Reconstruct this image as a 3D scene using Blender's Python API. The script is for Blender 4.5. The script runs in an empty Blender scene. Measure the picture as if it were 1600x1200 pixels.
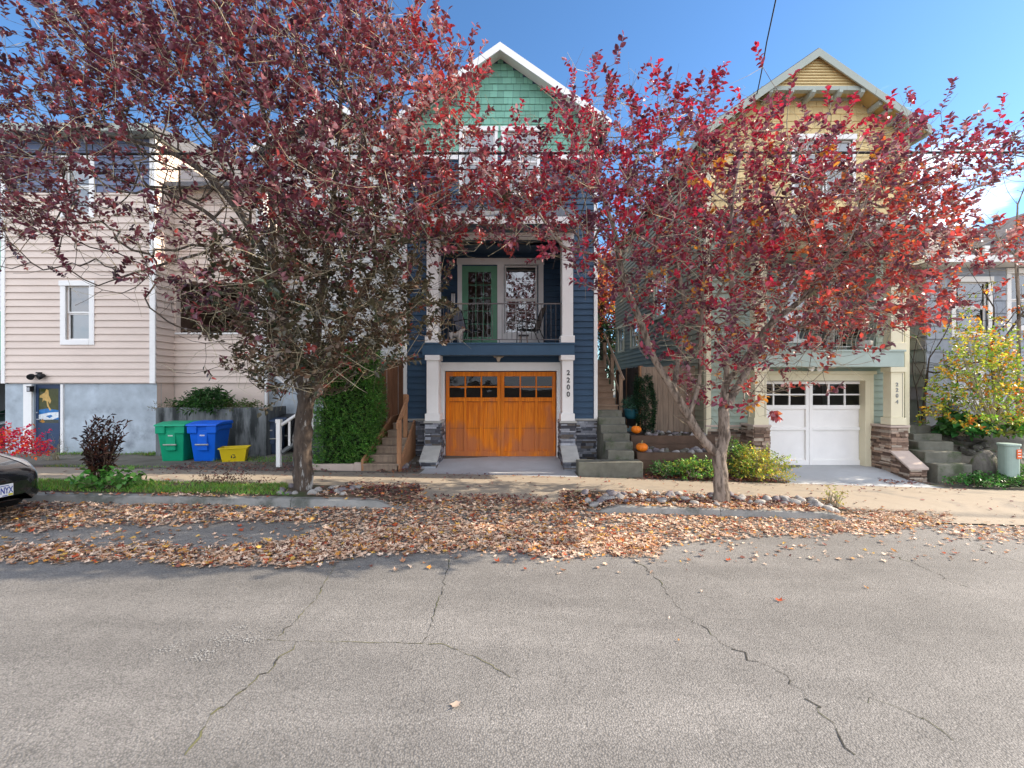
import bpy, math, random
import numpy as np
from mathutils import Vector, Matrix
random.seed(7); RNG = np.random.default_rng(7)
R = math.radians
SC = bpy.context.scene
COL = SC.collection

# ------------------------------------------------------------------ camera
HC = 1.95; F = 720.0
cam_d = bpy.data.cameras.new('camera'); cam = bpy.data.objects.new('camera', cam_d); COL.objects.link(cam)
cam.location = (0, 0, HC); cam.rotation_euler = (R(90), 0, 0)
cam_d.sensor_width = 36; cam_d.lens = 36 * F / 1600; cam_d.clip_end = 2000; cam_d.clip_start = 0.05
SC.camera = cam
# ------------------------------------------------------------------ sun and sky
SUN_EL, SUN_AZ = 28.0, 8.0        # elevation; degrees behind the facade plane, sun stands to the right (+X)
sv = Vector((math.cos(R(SUN_EL)) * math.cos(R(SUN_AZ)), math.cos(R(SUN_EL)) * math.sin(R(SUN_AZ)), math.sin(R(SUN_EL))))
sd = bpy.data.lights.new('sun', 'SUN'); sun = bpy.data.objects.new('sun', sd); COL.objects.link(sun)
sd.energy = 4.6; sd.angle = R(0.5); sd.color = (1.0, 0.87, 0.70)
sun.rotation_euler = sv.to_track_quat('Z', 'Y').to_euler()
sun.location = (20, 5, 20)
W = bpy.data.worlds.new("World"); SC.world = W; W.use_nodes = True
nt = W.node_tree; nt.nodes.clear()
def N(nt, t, **k):
    n = nt.nodes.new(t)
    for a, b in k.items(): setattr(n, a, b)
    return n
out = N(nt, 'ShaderNodeOutputWorld'); bg = N(nt, 'ShaderNodeBackground')
sky = N(nt, 'ShaderNodeTexSky', sky_type='NISHITA', sun_disc=False)
sky.sun_elevation = R(SUN_EL); sky.sun_rotation = R(90 - SUN_AZ)
sky.air_density = 1.0; sky.dust_density = 0.4; sky.ozone_density = 2.0
tc = N(nt, 'ShaderNodeTexCoord'); sep = N(nt, 'ShaderNodeSeparateXYZ')
nt.links.new(tc.outputs['Generated'], sep.inputs[0])
def mth(nt, op, a, b=None, c=None, clamp=False):
    n = N(nt, 'ShaderNodeMath', operation=op); n.use_clamp = clamp
    for i, v in enumerate((a, b, c)):
        if v is None: continue
        if isinstance(v, (int, float)): n.inputs[i].default_value = v
        else: nt.links.new(v, n.inputs[i])
    return n.outputs[0]
def maprange(nt, v, a, b, c=0., d=1., smooth=True):
    n = N(nt, 'ShaderNodeMapRange', interpolation_type='SMOOTHSTEP' if smooth else 'LINEAR')
    nt.links.new(v, n.inputs[0])
    for i, x in enumerate((a, b, c, d)): n.inputs[i + 1].default_value = x
    return n.outputs[0]
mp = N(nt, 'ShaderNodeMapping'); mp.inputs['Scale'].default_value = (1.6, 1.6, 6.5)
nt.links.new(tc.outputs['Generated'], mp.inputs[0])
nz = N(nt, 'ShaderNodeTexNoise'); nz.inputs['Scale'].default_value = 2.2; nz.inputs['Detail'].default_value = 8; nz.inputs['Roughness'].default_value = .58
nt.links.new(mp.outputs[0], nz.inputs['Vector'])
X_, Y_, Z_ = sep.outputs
behind = maprange(nt, Y_, 0.25, -0.35)                       # unseen cloud added behind the camera to fill the shaded house fronts
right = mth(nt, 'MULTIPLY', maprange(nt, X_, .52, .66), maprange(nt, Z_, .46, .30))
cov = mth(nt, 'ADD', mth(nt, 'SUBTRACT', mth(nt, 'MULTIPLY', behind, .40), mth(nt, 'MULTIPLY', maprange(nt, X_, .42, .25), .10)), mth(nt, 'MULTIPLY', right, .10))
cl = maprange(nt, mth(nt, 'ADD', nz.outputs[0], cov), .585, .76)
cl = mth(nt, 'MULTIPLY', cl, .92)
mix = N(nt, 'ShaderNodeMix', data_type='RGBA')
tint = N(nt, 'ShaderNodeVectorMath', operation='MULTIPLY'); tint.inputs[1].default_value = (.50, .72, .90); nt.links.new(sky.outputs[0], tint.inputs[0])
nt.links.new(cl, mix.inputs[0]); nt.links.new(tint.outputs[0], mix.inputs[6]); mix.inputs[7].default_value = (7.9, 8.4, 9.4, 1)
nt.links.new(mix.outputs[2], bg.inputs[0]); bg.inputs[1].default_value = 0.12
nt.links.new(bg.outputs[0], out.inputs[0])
SC.view_settings.view_transform = 'Standard'; SC.view_settings.look = 'None'
SC.view_settings.exposure = 1.24; SC.view_settings.gamma = 1
SC.cycles.max_bounces = 8; SC.cycles.transparent_max_bounces = 12; SC.cycles.use_denoising = True
SC.cycles.sample_clamp_indirect = 6

# ------------------------------------------------------------------ helpers
def PX(x, Y): return (x - 800) / F * Y
def PZ(y, Y): return HC + (600 - y) / F * Y
def clampx(x): return max(-45, min(45, x))
def g(x):
    x = clampx(x); return -.018 * x if x < 0 else -.03 * x
def sstep(a, b, v):
    t = max(0., min(1., (v - a) / (b - a))); return t * t * (3 - 2 * t)
KY = 7.2                                       # back of the kerb
DRIVES = [(-1.75, 1.25, .35), (5.2, 9.4, .35), (-60, -13, .5)]
def drive(x): return max(sstep(a - w, a, x) * (1 - sstep(b, b + w, x)) for a, b, w in DRIVES)
def H(x, y):
    """height of the ground behind the kerb"""
    h = g(x) + .12 - .105 * sstep(8.3, 10.2, y) + .10 * sstep(10.5, 11.6, y)
    if y < 8.05: h -= .10 * drive(x) * (1 - sstep(7.1, 8.05, y))
    if x < -3.0: h -= (h - .06) * sstep(9.2, 12.2, y) * sstep(-3.0, -4.2, x)
    if x > 9.9: h += 1.02 * sstep(10.2, 12.6, y) * sstep(9.9, 10.8, x)
    return h
OFF = {}
class MB:
    def __init__(s): s.v = []; s.f = []; s.c = []; s.M = None; s.col = None
    def add(s, vs, fs, col=None):
        b = len(s.v)
        if s.M is not None: vs = [tuple(s.M @ Vector(p)) for p in vs]
        s.v += [tuple(p) for p in vs]; s.f += [tuple(i + b for i in f) for f in fs]
        s.c += [col or s.col or (1, 1, 1)] * len(fs); return s
    def box(s, x0, x1, y0, y1, z0, z1, col=None):
        if x0 > x1: x0, x1 = x1, x0
        if y0 > y1: y0, y1 = y1, y0
        if z0 > z1: z0, z1 = z1, z0
        return s.add([(x0,y0,z0),(x1,y0,z0),(x1,y1,z0),(x0,y1,z0),(x0,y0,z1),(x1,y0,z1),(x1,y1,z1),(x0,y1,z1)],
                     [(3,2,1,0),(4,5,6,7),(0,1,5,4),(1,2,6,5),(2,3,7,6),(3,0,4,7)], col)
    def quad(s, a, b, c, d, col=None): return s.add([a, b, c, d], [(0, 1, 2, 3)], col)
    def prism(s, pts, d, col=None):
        """extrude polygon pts (3d) along vector d"""
        n = len(pts); q = [tuple(Vector(p) + Vector(d)) for p in pts]
        return s.add(list(pts) + q, [tuple(range(n))[::-1], tuple(range(n, 2*n))] + [(i, (i+1) % n, n + (i+1) % n, n + i) for i in range(n)], col)
    def tube(s, pts, rad, n=6, col=None, cap=True):
        P = [Vector(p) for p in pts]
        if isinstance(rad, (int, float)): rad = [rad] * len(P)
        vs = []; fs = []
        t0 = (P[1] - P[0]).normalized(); up = Vector((0, 0, 1)) if abs(t0.z) < .9 else Vector((1, 0, 0))
        u = t0.cross(up).normalized()
        for i, p in enumerate(P):
            t = (P[min(i+1, len(P)-1)] - P[max(i-1, 0)]).normalized()
            u = (u - t * u.dot(t)).normalized(); w = t.cross(u)
            for k in range(n):
                a = 2 * math.pi * k / n; vs.append(tuple(p + (u * math.cos(a) + w * math.sin(a)) * rad[i]))
        for i in range(len(P) - 1):
            for k in range(n): fs.append((i*n + k, i*n + (k+1) % n, (i+1)*n + (k+1) % n, (i+1)*n + k))
        if cap: fs += [tuple(range(n))[::-1], tuple((len(P)-1)*n + k for k in range(n))]
        return s.add(vs, fs, col)
    def lathe(s, prof, c=(0,0,0), n=20, col=None):
        vs = []; fs = []; m = len(prof)
        for k in range(n):
            a = 2 * math.pi * k / n
            for r, z in prof: vs.append((c[0] + r*math.cos(a), c[1] + r*math.sin(a), c[2] + z))
        for k in range(n):
            for i in range(m-1): fs.append((k*m+i, ((k+1) % n)*m+i, ((k+1) % n)*m+i+1, k*m+i+1))
        return s.add(vs, fs, col)
    def build(s, name, mat, parent=None, smooth=False, bevel=0, loc=None, kind=None):
        if not s.f: print('EMPTY', name, parent); s.quad((0,0,0),(.001,0,0),(.001,.001,0),(0,.001,0))
        off = Vector(OFF.get(parent.name, (0,0,0))) if parent is not None else Vector(loc or (0,0,0))
        v = np.array(s.v, dtype=np.float32).reshape(-1, 3) - np.array(off, dtype=np.float32)
        me = bpy.data.meshes.new(name); me.from_pydata(v.tolist(), [], s.f); me.update()
        ca = me.color_attributes.new('Col', 'FLOAT_COLOR', 'CORNER')
        cnt = [len(f) for f in s.f]
        cc = np.repeat(np.array(s.c, dtype=np.float32), cnt, axis=0)
        ca.data.foreach_set('color', np.hstack([cc, np.ones((len(cc), 1), np.float32)]).ravel())
        if smooth: me.polygons.foreach_set('use_smooth', [True] * len(me.polygons))
        if mat: me.materials.append(mat)
        o = bpy.data.objects.new(name, me); COL.objects.link(o)
        if parent is not None: o.parent = parent; OFF[o.name] = tuple(off)
        else: o.location = off; OFF[o.name] = tuple(off)
        if bevel:
            b = o.modifiers.new('bevel', 'BEVEL'); b.width = bevel; b.segments = 2; b.limit_method = 'ANGLE'
        if kind: o['kind'] = kind
        return o
def npmesh(name, V, Fq, C, mat, parent=None, smooth=False, loc=None):
    """V (n,3); Fq (m,k) faces of equal size; C (m,3) colour per face"""
    off = np.array(OFF.get(parent.name, (0,0,0)) if parent is not None else (loc or (0,0,0)), dtype=np.float32)
    me = bpy.data.meshes.new(name); n = len(V); m, k = Fq.shape
    me.vertices.add(n); me.vertices.foreach_set('co', (V - off).astype(np.float32).ravel())
    me.loops.add(m*k); me.loops.foreach_set('vertex_index', Fq.astype(np.int32).ravel())
    me.polygons.add(m); me.polygons.foreach_set('loop_start', np.arange(m, dtype=np.int32)*k)
    me.update(calc_edges=True)
    ca = me.color_attributes.new('Col', 'FLOAT_COLOR', 'CORNER')
    cc = np.repeat(C.astype(np.float32), k, axis=0)
    ca.data.foreach_set('color', np.hstack([cc, np.ones((len(cc), 1), np.float32)]).ravel())
    if smooth: me.polygons.foreach_set('use_smooth', [True]*m)
    me.materials.append(mat)
    o = bpy.data.objects.new(name, me); COL.objects.link(o)
    if parent is not None: o.parent = parent
    else: o.location = off.tolist()
    OFF[o.name] = tuple(off.tolist())
    return o
def tag(o, label=None, cat=None, group=None, kind=None):
    if label: o['label'] = label
    if cat: o['category'] = cat
    if group: o['group'] = group
    if kind: o['kind'] = kind
    return o
def thing(name, loc, label, cat, group=None):
    o = bpy.data.objects.new(name, None); COL.objects.link(o); o.location = loc; o.empty_display_size = .2
    OFF[o.name] = tuple(loc); return tag(o, label, cat, group)
def copytree(o, parent=None, loc=None, rz=None, scale=None):
    c = o.copy(); COL.objects.link(c); c.parent = parent
    if loc is not None: c.location = loc
    if rz is not None: c.rotation_euler[2] = rz
    if scale is not None: c.scale = (scale,)*3 if isinstance(scale, (int, float)) else scale
    for ch in list(o.children): copytree(ch, c)
    return c

# ------------------------------------------------------------------ materials
def S(r, gg=None, b=None):
    if gg is None: r, gg, b = r
    f = lambda c: ((c/255 + .055)/1.055)**2.4 if c/255 > .04045 else c/255/12.92
    return (f(r), f(gg), f(b))
def mat(name, c=(.5,.5,.5), rough=.6, var=.12, vs=3., bump=0., bs=60., attr=False, metal=0., trans=0., stretch=(1,1,1), detail=5, coat=0., spec=.3, var2=None, c2=None, c2r=(.5,.65), c2s=1.5):
    m = bpy.data.materials.new(name); m.use_nodes = True; t = m.node_tree
    b = t.nodes['Principled BSDF']; o = t.nodes['Material Output']
    co = N(t, 'ShaderNodeTexCoord'); mpn = N(t, 'ShaderNodeMapping'); mpn.inputs['Scale'].default_value = stretch
    t.links.new(co.outputs['Object'], mpn.inputs[0])
    n1 = N(t, 'ShaderNodeTexNoise'); n1.inputs['Scale'].default_value = vs; n1.inputs['Detail'].default_value = detail; n1.inputs['Roughness'].default_value = .6
    t.links.new(mpn.outputs[0], n1.inputs['Vector'])
    fac = maprange(t, n1.outputs[0], .25, .75, 1 - var, 1 + var, False)
    if attr:
        a = N(t, 'ShaderNodeAttribute', attribute_name='Col'); base = a.outputs['Color']
    else:
        rgb = N(t, 'ShaderNodeRGB'); rgb.outputs[0].default_value = (*c, 1); base = rgb.outputs[0]
    if c2 is not None:
        n3 = N(t, 'ShaderNodeTexNoise'); n3.inputs['Scale'].default_value = c2s; n3.inputs['Detail'].default_value = 6; n3.inputs['Roughness'].default_value = .65
        t.links.new(mpn.outputs[0], n3.inputs['Vector'])
        mx = N(t, 'ShaderNodeMix', data_type='RGBA'); t.links.new(maprange(t, n3.outputs[0], c2r[0], c2r[1]), mx.inputs[0])
        t.links.new(base, mx.inputs[6]); mx.inputs[7].default_value = (*c2, 1); base = mx.outputs[2]
    vm = N(t, 'ShaderNodeVectorMath', operation='SCALE'); t.links.new(base, vm.inputs[0]); t.links.new(fac, vm.inputs[3])
    t.links.new(vm.outputs[0], b.inputs['Base Color'])
    b.inputs['Roughness'].default_value = rough; b.inputs['Metallic'].default_value = metal
    b.inputs['Specular IOR Level'].default_value = spec
    if coat: b.inputs['Coat Weight'].default_value = coat; b.inputs['Coat Roughness'].default_value = .04
    if bump:
        n2 = N(t, 'ShaderNodeTexNoise'); n2.inputs['Scale'].default_value = bs; n2.inputs['Detail'].default_value = 4
        t.links.new(mpn.outputs[0], n2.inputs['Vector'])
        bp = N(t, 'ShaderNodeBump'); bp.inputs['Strength'].default_value = bump; bp.inputs['Distance'].default_value = .01
        t.links.new(n2.outputs[0], bp.inputs['Height']); t.links.new(bp.outputs[0], b.inputs['Normal'])
    if trans:
        tr = N(t, 'ShaderNodeBsdfTranslucent'); ms = N(t, 'ShaderNodeMixShader'); ms.inputs[0].default_value = trans
        sc = N(t, 'ShaderNodeVectorMath', operation='SCALE'); sc.inputs[3].default_value = 1.5
        t.links.new(vm.outputs[0], sc.inputs[0])
        t.links.new(sc.outputs[0], tr.inputs[0]); t.links.new(b.outputs[0], ms.inputs[1]); t.links.new(tr.outputs[0], ms.inputs[2])
        t.links.new(ms.outputs[0], o.inputs[0])
    return m
M = {}
M['white'] = mat('white_paint', (.84,.82,.79), .5, .05, 2.5, .08, 40)
M['cream'] = mat('cream_paint', (.70,.64,.46), .55, .06, 2.5, .08, 40)
M['navy'] = mat('navy_siding_paint', (.034,.074,.130), .5, .16, 2.0, .12, 50, stretch=(.6,.6,2))
M['navybeam'] = mat('navy_beam_paint', (.045,.098,.165), .5, .12, 2.0, .08, 50)
M['green'] = mat('green_shingle_paint', (1,1,1), .6, .10, 3, .15, 60, attr=True)
M['yellow'] = mat('yellow_shingle_paint', (1,1,1), .6, .08, 3, .15, 60, attr=True)
M['tan'] = mat('tan_siding_paint', (.68,.56,.48), .55, .07, 1.4, .12, 50, stretch=(.6,.6,2))
M['slate'] = mat('slate_blue_siding_paint', (.13,.16,.25), .55, .10, 1.4, .12, 50)
M['sage'] = mat('sage_siding_paint', (.33,.40,.335), .55, .10, 1.6, .12, 50, stretch=(.6,.6,2))
M['sageb'] = mat('sage_beam_paint', (.37,.445,.40), .55, .10, 1.6, .08, 50)
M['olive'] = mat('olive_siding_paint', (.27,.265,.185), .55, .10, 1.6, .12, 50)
M['trimg'] = mat('grey_green_trim_paint', (.36,.39,.34), .55, .06, 2, .06, 40)
M['door'] = mat('green_door_paint', (.13,.33,.20), .45, .10, 4, .04, 60)
M['shake'] = mat('roof_shingles', (.13,.13,.14), .9, .35, 9, .6, 80, stretch=(1,1,3))
M['shakeb'] = mat('brown_roof_shingles', (.22,.18,.16), .9, .3, 6, .6, 80)
M['stoneg'] = mat('grey_ledge_stone', (1,1,1), .8, .25, 14, .8, 45, attr=True)
M['cap'] = mat('stone_cap_concrete', (.42,.41,.38), .8, .12, 6, .35, 70)
M['capb'] = mat('tan_cap_concrete', (.50,.40,.34), .8, .10, 6, .35, 70)
M['metal'] = mat('grey_rail_metal', (.14,.125,.12), .45, .1, 8, 0, metal=.3)
M['metall'] = mat('pale_rail_metal', (.38,.38,.33), .5, .2, 8, 0)
M['black'] = mat('black_plastic', (.015,.015,.017), .45, .1, 8)
M['dark'] = mat('dark_interior', (.03,.03,.032), .8, .2, 3)
M['blind'] = mat('window_blind', (.62,.66,.70), .6, .05, 5)
M['blindb'] = mat('wooden_blind', (.35,.22,.14), .6, .1, 5)
M['conc'] = mat('aged_concrete', (.33,.275,.21), .85, .20, 1.3, .5, 90, c2=(.17,.15,.125), c2r=(.46,.72), c2s=1.3)
M['concs'] = mat('stair_concrete', (.155,.15,.12), .85, .35, 3, .6, 60, c2=(.07,.085,.045), c2r=(.50,.70), c2s=2.2)
M['concg'] = mat('smooth_concrete', (.40,.41,.42), .8, .12, 1.5, .3, 60)
M['foundation'] = mat('foundation_concrete', (.42,.475,.52), .8, .38, 1.3, .35, 30, c2=(.24,.27,.30), c2r=(.50,.72), c2s=1.1)
M['stain'] = mat('stained_concrete', (.17,.18,.18), .85, .45, 1.6, .4, 30, stretch=(2.2,2.2,.45), c2=(.035,.04,.04), c2r=(.45,.62), c2s=1.3)
M['kerb'] = mat('kerb_concrete', (.24,.235,.22), .85, .25, 3, .6, 60, c2=(.11,.115,.10), c2r=(.5,.68), c2s=2)
M['soil'] = mat('soil', (.085,.062,.045), .95, .4, 3, 1, 40, c2=(.05,.06,.025), c2r=(.5,.65), c2s=2)
M['yard'] = mat('packed_gravel', (.15,.135,.11), .95, .35, 2.0, .9, 50, c2=(.07,.09,.04), c2r=(.54,.68), c2s=1.3)
M['wood'] = mat('weathered_wood', (.27,.20,.145), .75, .3, 3, .3, 40, stretch=(5,5,.7))
M['woodw'] = mat('warm_cedar', (.34,.17,.085), .7, .3, 3, .3, 40, stretch=(5,5,.7))
M['woodt'] = mat('tan_stair_wood', (.33,.22,.145), .7, .2, 3, .3, 40)
M['woodd'] = mat('dark_timber', (.10,.062,.042), .8, .35, 2.5, .4, 40)
M['fencer'] = mat('red_cedar_fence', (.20,.085,.04), .75, .3, 3, .3, 40, stretch=(5,5,.7))
M['bark'] = mat('bark', (.070,.052,.040), .9, .6, 9, 1.0, 22, stretch=(2.0,2.0,.5), c2=(.30,.29,.27), c2r=(.57,.66), c2s=6)
M['barkw'] = mat('pale_bark', (.25,.20,.16), .85, .4, 9, 1.0, 22, stretch=(2.0,2.0,.5), c2=(.09,.068,.052), c2r=(.46,.60), c2s=6)
M['twig'] = mat('twig_bark', (.34,.29,.19), .8, .3, 5)
M['leaf'] = mat('tree_leaf', (1,1,1), .40, .15, 5, attr=True, trans=.26, spec=.5)
M['bushleaf'] = mat('bush_leaf', (1,1,1), .42, .15, 5, attr=True, trans=.28)
M['fallen'] = mat('fallen_leaf', (1,1,1), .6, .2, 20, attr=True, trans=.12)
M['grass'] = mat('grass_blade', (1,1,1), .5, .15, 5, attr=True, trans=.25)
M['rock'] = mat('river_rock', (.28,.265,.25), .75, .3, 6, .5, 30)
M['rockd'] = mat('basalt_boulder', (.12,.11,.095), .85, .4, 3, .8, 14, c2=(.07,.085,.035), c2r=(.52,.66), c2s=2.5)
M['rockp'] = mat('purple_river_rock', (.17,.15,.16), .75, .3, 6, .5, 30)
M['rockw'] = mat('pale_river_rock', (.38,.35,.31), .75, .2, 6, .4, 30)
M['pumpkin'] = mat('pumpkin_skin', (.80,.20,.012), .45, .15, 6, .1, 30)
M['stem'] = mat('pumpkin_stem', (.30,.25,.12), .8, .2, 20)
M['bingreen'] = mat('green_bin_plastic', (.004,.34,.17), .45, .10, 3)
M['binblue'] = mat('blue_bin_plastic', (.003,.12,.66), .42, .10, 3)
M['binnavy'] = mat('slate_bin_plastic', (.05,.075,.13), .45, .10, 3)
M['binyellow'] = mat('yellow_bin_plastic', (.72,.53,.012), .45, .10, 3)
M['carpaint'] = mat('black_car_paint', (.012,.012,.014), .22, .05, 2, coat=1.0)
M['carpaintg'] = mat('grey_car_paint', (.05,.055,.065), .3, .05, 2, coat=1.0)
M['rubber'] = mat('tyre_rubber', (.02,.02,.02), .85, .2, 8)
M['chrome'] = mat('rim_metal', (.35,.35,.36), .3, .05, 8, metal=.9)
M['lamp'] = mat('headlight_lens', (.35,.36,.38), .12, .25, 9, coat=1.0)
M['plate'] = mat('plate_white', (.75,.76,.78), .5, .04, 9)
M['plateb'] = mat('plate_blue', (.02,.05,.30), .5, .04, 9)
M['platey'] = mat('plate_yellow', (.60,.52,.04), .5, .04, 9)
M['digit'] = mat('dark_house_digit', (.02,.022,.025), .4, .05, 9)
M['digitg'] = mat('grey_house_digit', (.22,.23,.22), .4, .05, 9)
M['wire'] = mat('wire_rubber', (.012,.012,.014), .6, .05, 9)
M['pot'] = mat('teal_glaze', (.02,.10,.13), .25, .2, 5)
M['utility'] = mat('utility_box_paint', (.27,.35,.31), .6, .12, 3)
M['sticker'] = mat('orange_sticker', (.62,.12,.03), .6, .05, 9)
M['fabric'] = mat('grey_sling_fabric', (.16,.17,.21), .8, .1, 20)
M['fabricb'] = mat('brown_sling_fabric', (.12,.095,.08), .8, .1, 20)
M['chairbrown'] = mat('brown_chair_fabric', (.05,.022,.018), .8, .2, 8)
M['fur'] = mat('dog_fur', (1,1,1), .85, .1, 20, attr=True, bump=.3, bs=90)
M['bone'] = mat('bone', (.55,.47,.37), .6, .12, 12)
M['greenwall'] = mat('bright_green_wall', (.02,.30,.16), .6, .08, 2)
M['cottage'] = mat('grey_blue_shingle_paint', (1,1,1), .65, .09, 2.2, .35, 50, attr=True, stretch=(4,4,.7))
M['white2'] = mat('pale_house_siding', (.60,.59,.56), .6, .06, 1.6, .1, 40)
M['navydoor'] = mat('navy_door_paint', (.035,.06,.12), .45, .1, 3)
M['panecol'] = mat('coloured_glass', (1,1,1), .2, .25, 14, attr=True, coat=.6)
M['ivory'] = mat('terracotta_pot', (.35,.13,.07), .7, .1, 6)
M['meter'] = mat('meter_grey', (.07,.08,.09), .5, .1, 6)
def glass_mat(ior=1.9, add=.12, nm='window_glass'):
    m = bpy.data.materials.new(nm); m.use_nodes = True; t = m.node_tree; t.nodes.clear()
    o = N(t, 'ShaderNodeOutputMaterial'); gl = N(t, 'ShaderNodeBsdfGlossy'); tr = N(t, 'ShaderNodeBsdfTransparent'); ms = N(t, 'ShaderNodeMixShader')
    gl.inputs['Roughness'].default_value = .02; tr.inputs[0].default_value = (.75,.78,.78,1)
    fr = N(t, 'ShaderNodeFresnel'); fr.inputs[0].default_value = ior
    t.links.new(mth(t, 'ADD', fr.outputs[0], add), ms.inputs[0]); t.links.new(tr.outputs[0], ms.inputs[1]); t.links.new(gl.outputs[0], ms.inputs[2])
    co = N(t, 'ShaderNodeTexCoord'); n2 = N(t, 'ShaderNodeTexNoise'); n2.inputs['Scale'].default_value = 1.6
    t.links.new(co.outputs['Object'], n2.inputs['Vector'])
    bp = N(t, 'ShaderNodeBump'); bp.inputs['Strength'].default_value = .25; bp.inputs['Distance'].default_value = .02
    t.links.new(n2.outputs[0], bp.inputs['Height']); t.links.new(bp.outputs[0], gl.inputs['Normal'])
    t.links.new(ms.outputs[0], o.inputs[0]); return m
M['glass'] = glass_mat(); M['glassd'] = glass_mat(1.45, 0., 'dark_glass')
def asphalt():
    m = bpy.data.materials.new('asphalt'); m.use_nodes = True; t = m.node_tree; b = t.nodes['Principled BSDF']
    co = N(t, 'ShaderNodeTexCoord').outputs['Object']
    def noise(s, d=4, r=.6, st=None):
        n = N(t, 'ShaderNodeTexNoise'); n.inputs['Scale'].default_value = s; n.inputs['Detail'].default_value = d; n.inputs['Roughness'].default_value = r
        if st:
            mq = N(t, 'ShaderNodeMapping'); mq.inputs['Scale'].default_value = st; t.links.new(co, mq.inputs[0]); t.links.new(mq.outputs[0], n.inputs['Vector'])
        else: t.links.new(co, n.inputs['Vector'])
        return n.outputs[0]
    vo = N(t, 'ShaderNodeTexVoronoi'); vo.inputs['Scale'].default_value = 85; t.links.new(co, vo.inputs['Vector'])
    sp = N(t, 'ShaderNodeSeparateColor'); t.links.new(vo.outputs['Color'], sp.inputs[0])
    st = maprange(t, sp.outputs[0], .0, 1., .80, 1.16, False)
    st = mth(t, 'ADD', st, maprange(t, sp.outputs[1], .95, .99, 0, .35))
    dk = maprange(t, vo.outputs['Distance'], .35, .85, 1.0, .62)
    big = mth(t, 'MULTIPLY', maprange(t, noise(.35, 3, .5, (.5, 1.4, 1)), .35, .65, .84, 1.12), maprange(t, noise(1.1, 6, .7, (.18, 1.6, 1)), .42, .62, .90, 1.05))
    mid = maprange(t, noise(2.6, 5), .3, .7, .92, 1.08)
    f = mth(t, 'MULTIPLY', mth(t, 'MULTIPLY', st, dk), mth(t, 'MULTIPLY', big, mid))
    v = N(t, 'ShaderNodeVectorMath', operation='SCALE'); v.inputs[0].default_value = (.192, .180, .168)
    t.links.new(f, v.inputs[3]); t.links.new(v.outputs[0], b.inputs['Base Color']); b.inputs['Roughness'].default_value = .82
    bp = N(t, 'ShaderNodeBump'); bp.inputs['Strength'].default_value = .7; bp.inputs['Distance'].default_value = .006
    t.links.new(mth(t, 'SUBTRACT', mth(t, 'MULTIPLY', noise(160, 2), .6), vo.outputs['Distance']), bp.inputs['Height']); t.links.new(bp.outputs[0], b.inputs['Normal'])
    return m
M['asphalt'] = asphalt()
def garagewood():
    m = bpy.data.materials.new('stained_garage_wood'); m.use_nodes = True; t = m.node_tree; b = t.nodes['Principled BSDF']
    co = N(t, 'ShaderNodeTexCoord').outputs['Object']
    mq = N(t, 'ShaderNodeMapping'); mq.inputs['Scale'].default_value = (26, 26, 1.2); t.links.new(co, mq.inputs[0])
    n = N(t, 'ShaderNodeTexNoise'); n.inputs['Scale'].default_value = 1.6; n.inputs['Detail'].default_value = 6; t.links.new(mq.outputs[0], n.inputs['Vector'])
    cr = N(t, 'ShaderNodeValToRGB'); cr.color_ramp.elements[0].color = (.54,.125,.004,1); cr.color_ramp.elements[1].color = (.86,.25,.008,1)
    cr.color_ramp.elements[0].position = .3; cr.color_ramp.elements[1].position = .7; t.links.new(n.outputs[0], cr.inputs[0])
    n2 = N(t, 'ShaderNodeTexNoise'); n2.inputs['Scale'].default_value = 1.7; n2.inputs['Detail'].default_value = 5
    mq2 = N(t, 'ShaderNodeMapping'); mq2.inputs['Scale'].default_value = (1.6,1,.9); t.links.new(co, mq2.inputs[0]); t.links.new(mq2.outputs[0], n2.inputs['Vector'])
    se = N(t, 'ShaderNodeSeparateXYZ'); t.links.new(co, se.inputs[0])
    low = maprange(t, se.outputs[2], 1.25, .25)
    wf = mth(t, 'MULTIPLY', maprange(t, mth(t, 'ADD', n2.outputs[0], mth(t, 'MULTIPLY', low, .16)), .50, .72), .75)
    mx = N(t, 'ShaderNodeMix', data_type='RGBA'); t.links.new(wf, mx.inputs[0]); t.links.new(cr.outputs[0], mx.inputs[6]); mx.inputs[7].default_value = (.46,.15,.06,1)
    t.links.new(mx.outputs[2], b.inputs['Base Color']); b.inputs['Roughness'].default_value = .5; b.inputs['Specular IOR Level'].default_value = .2
    return m
M['gwood'] = garagewood()

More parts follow.
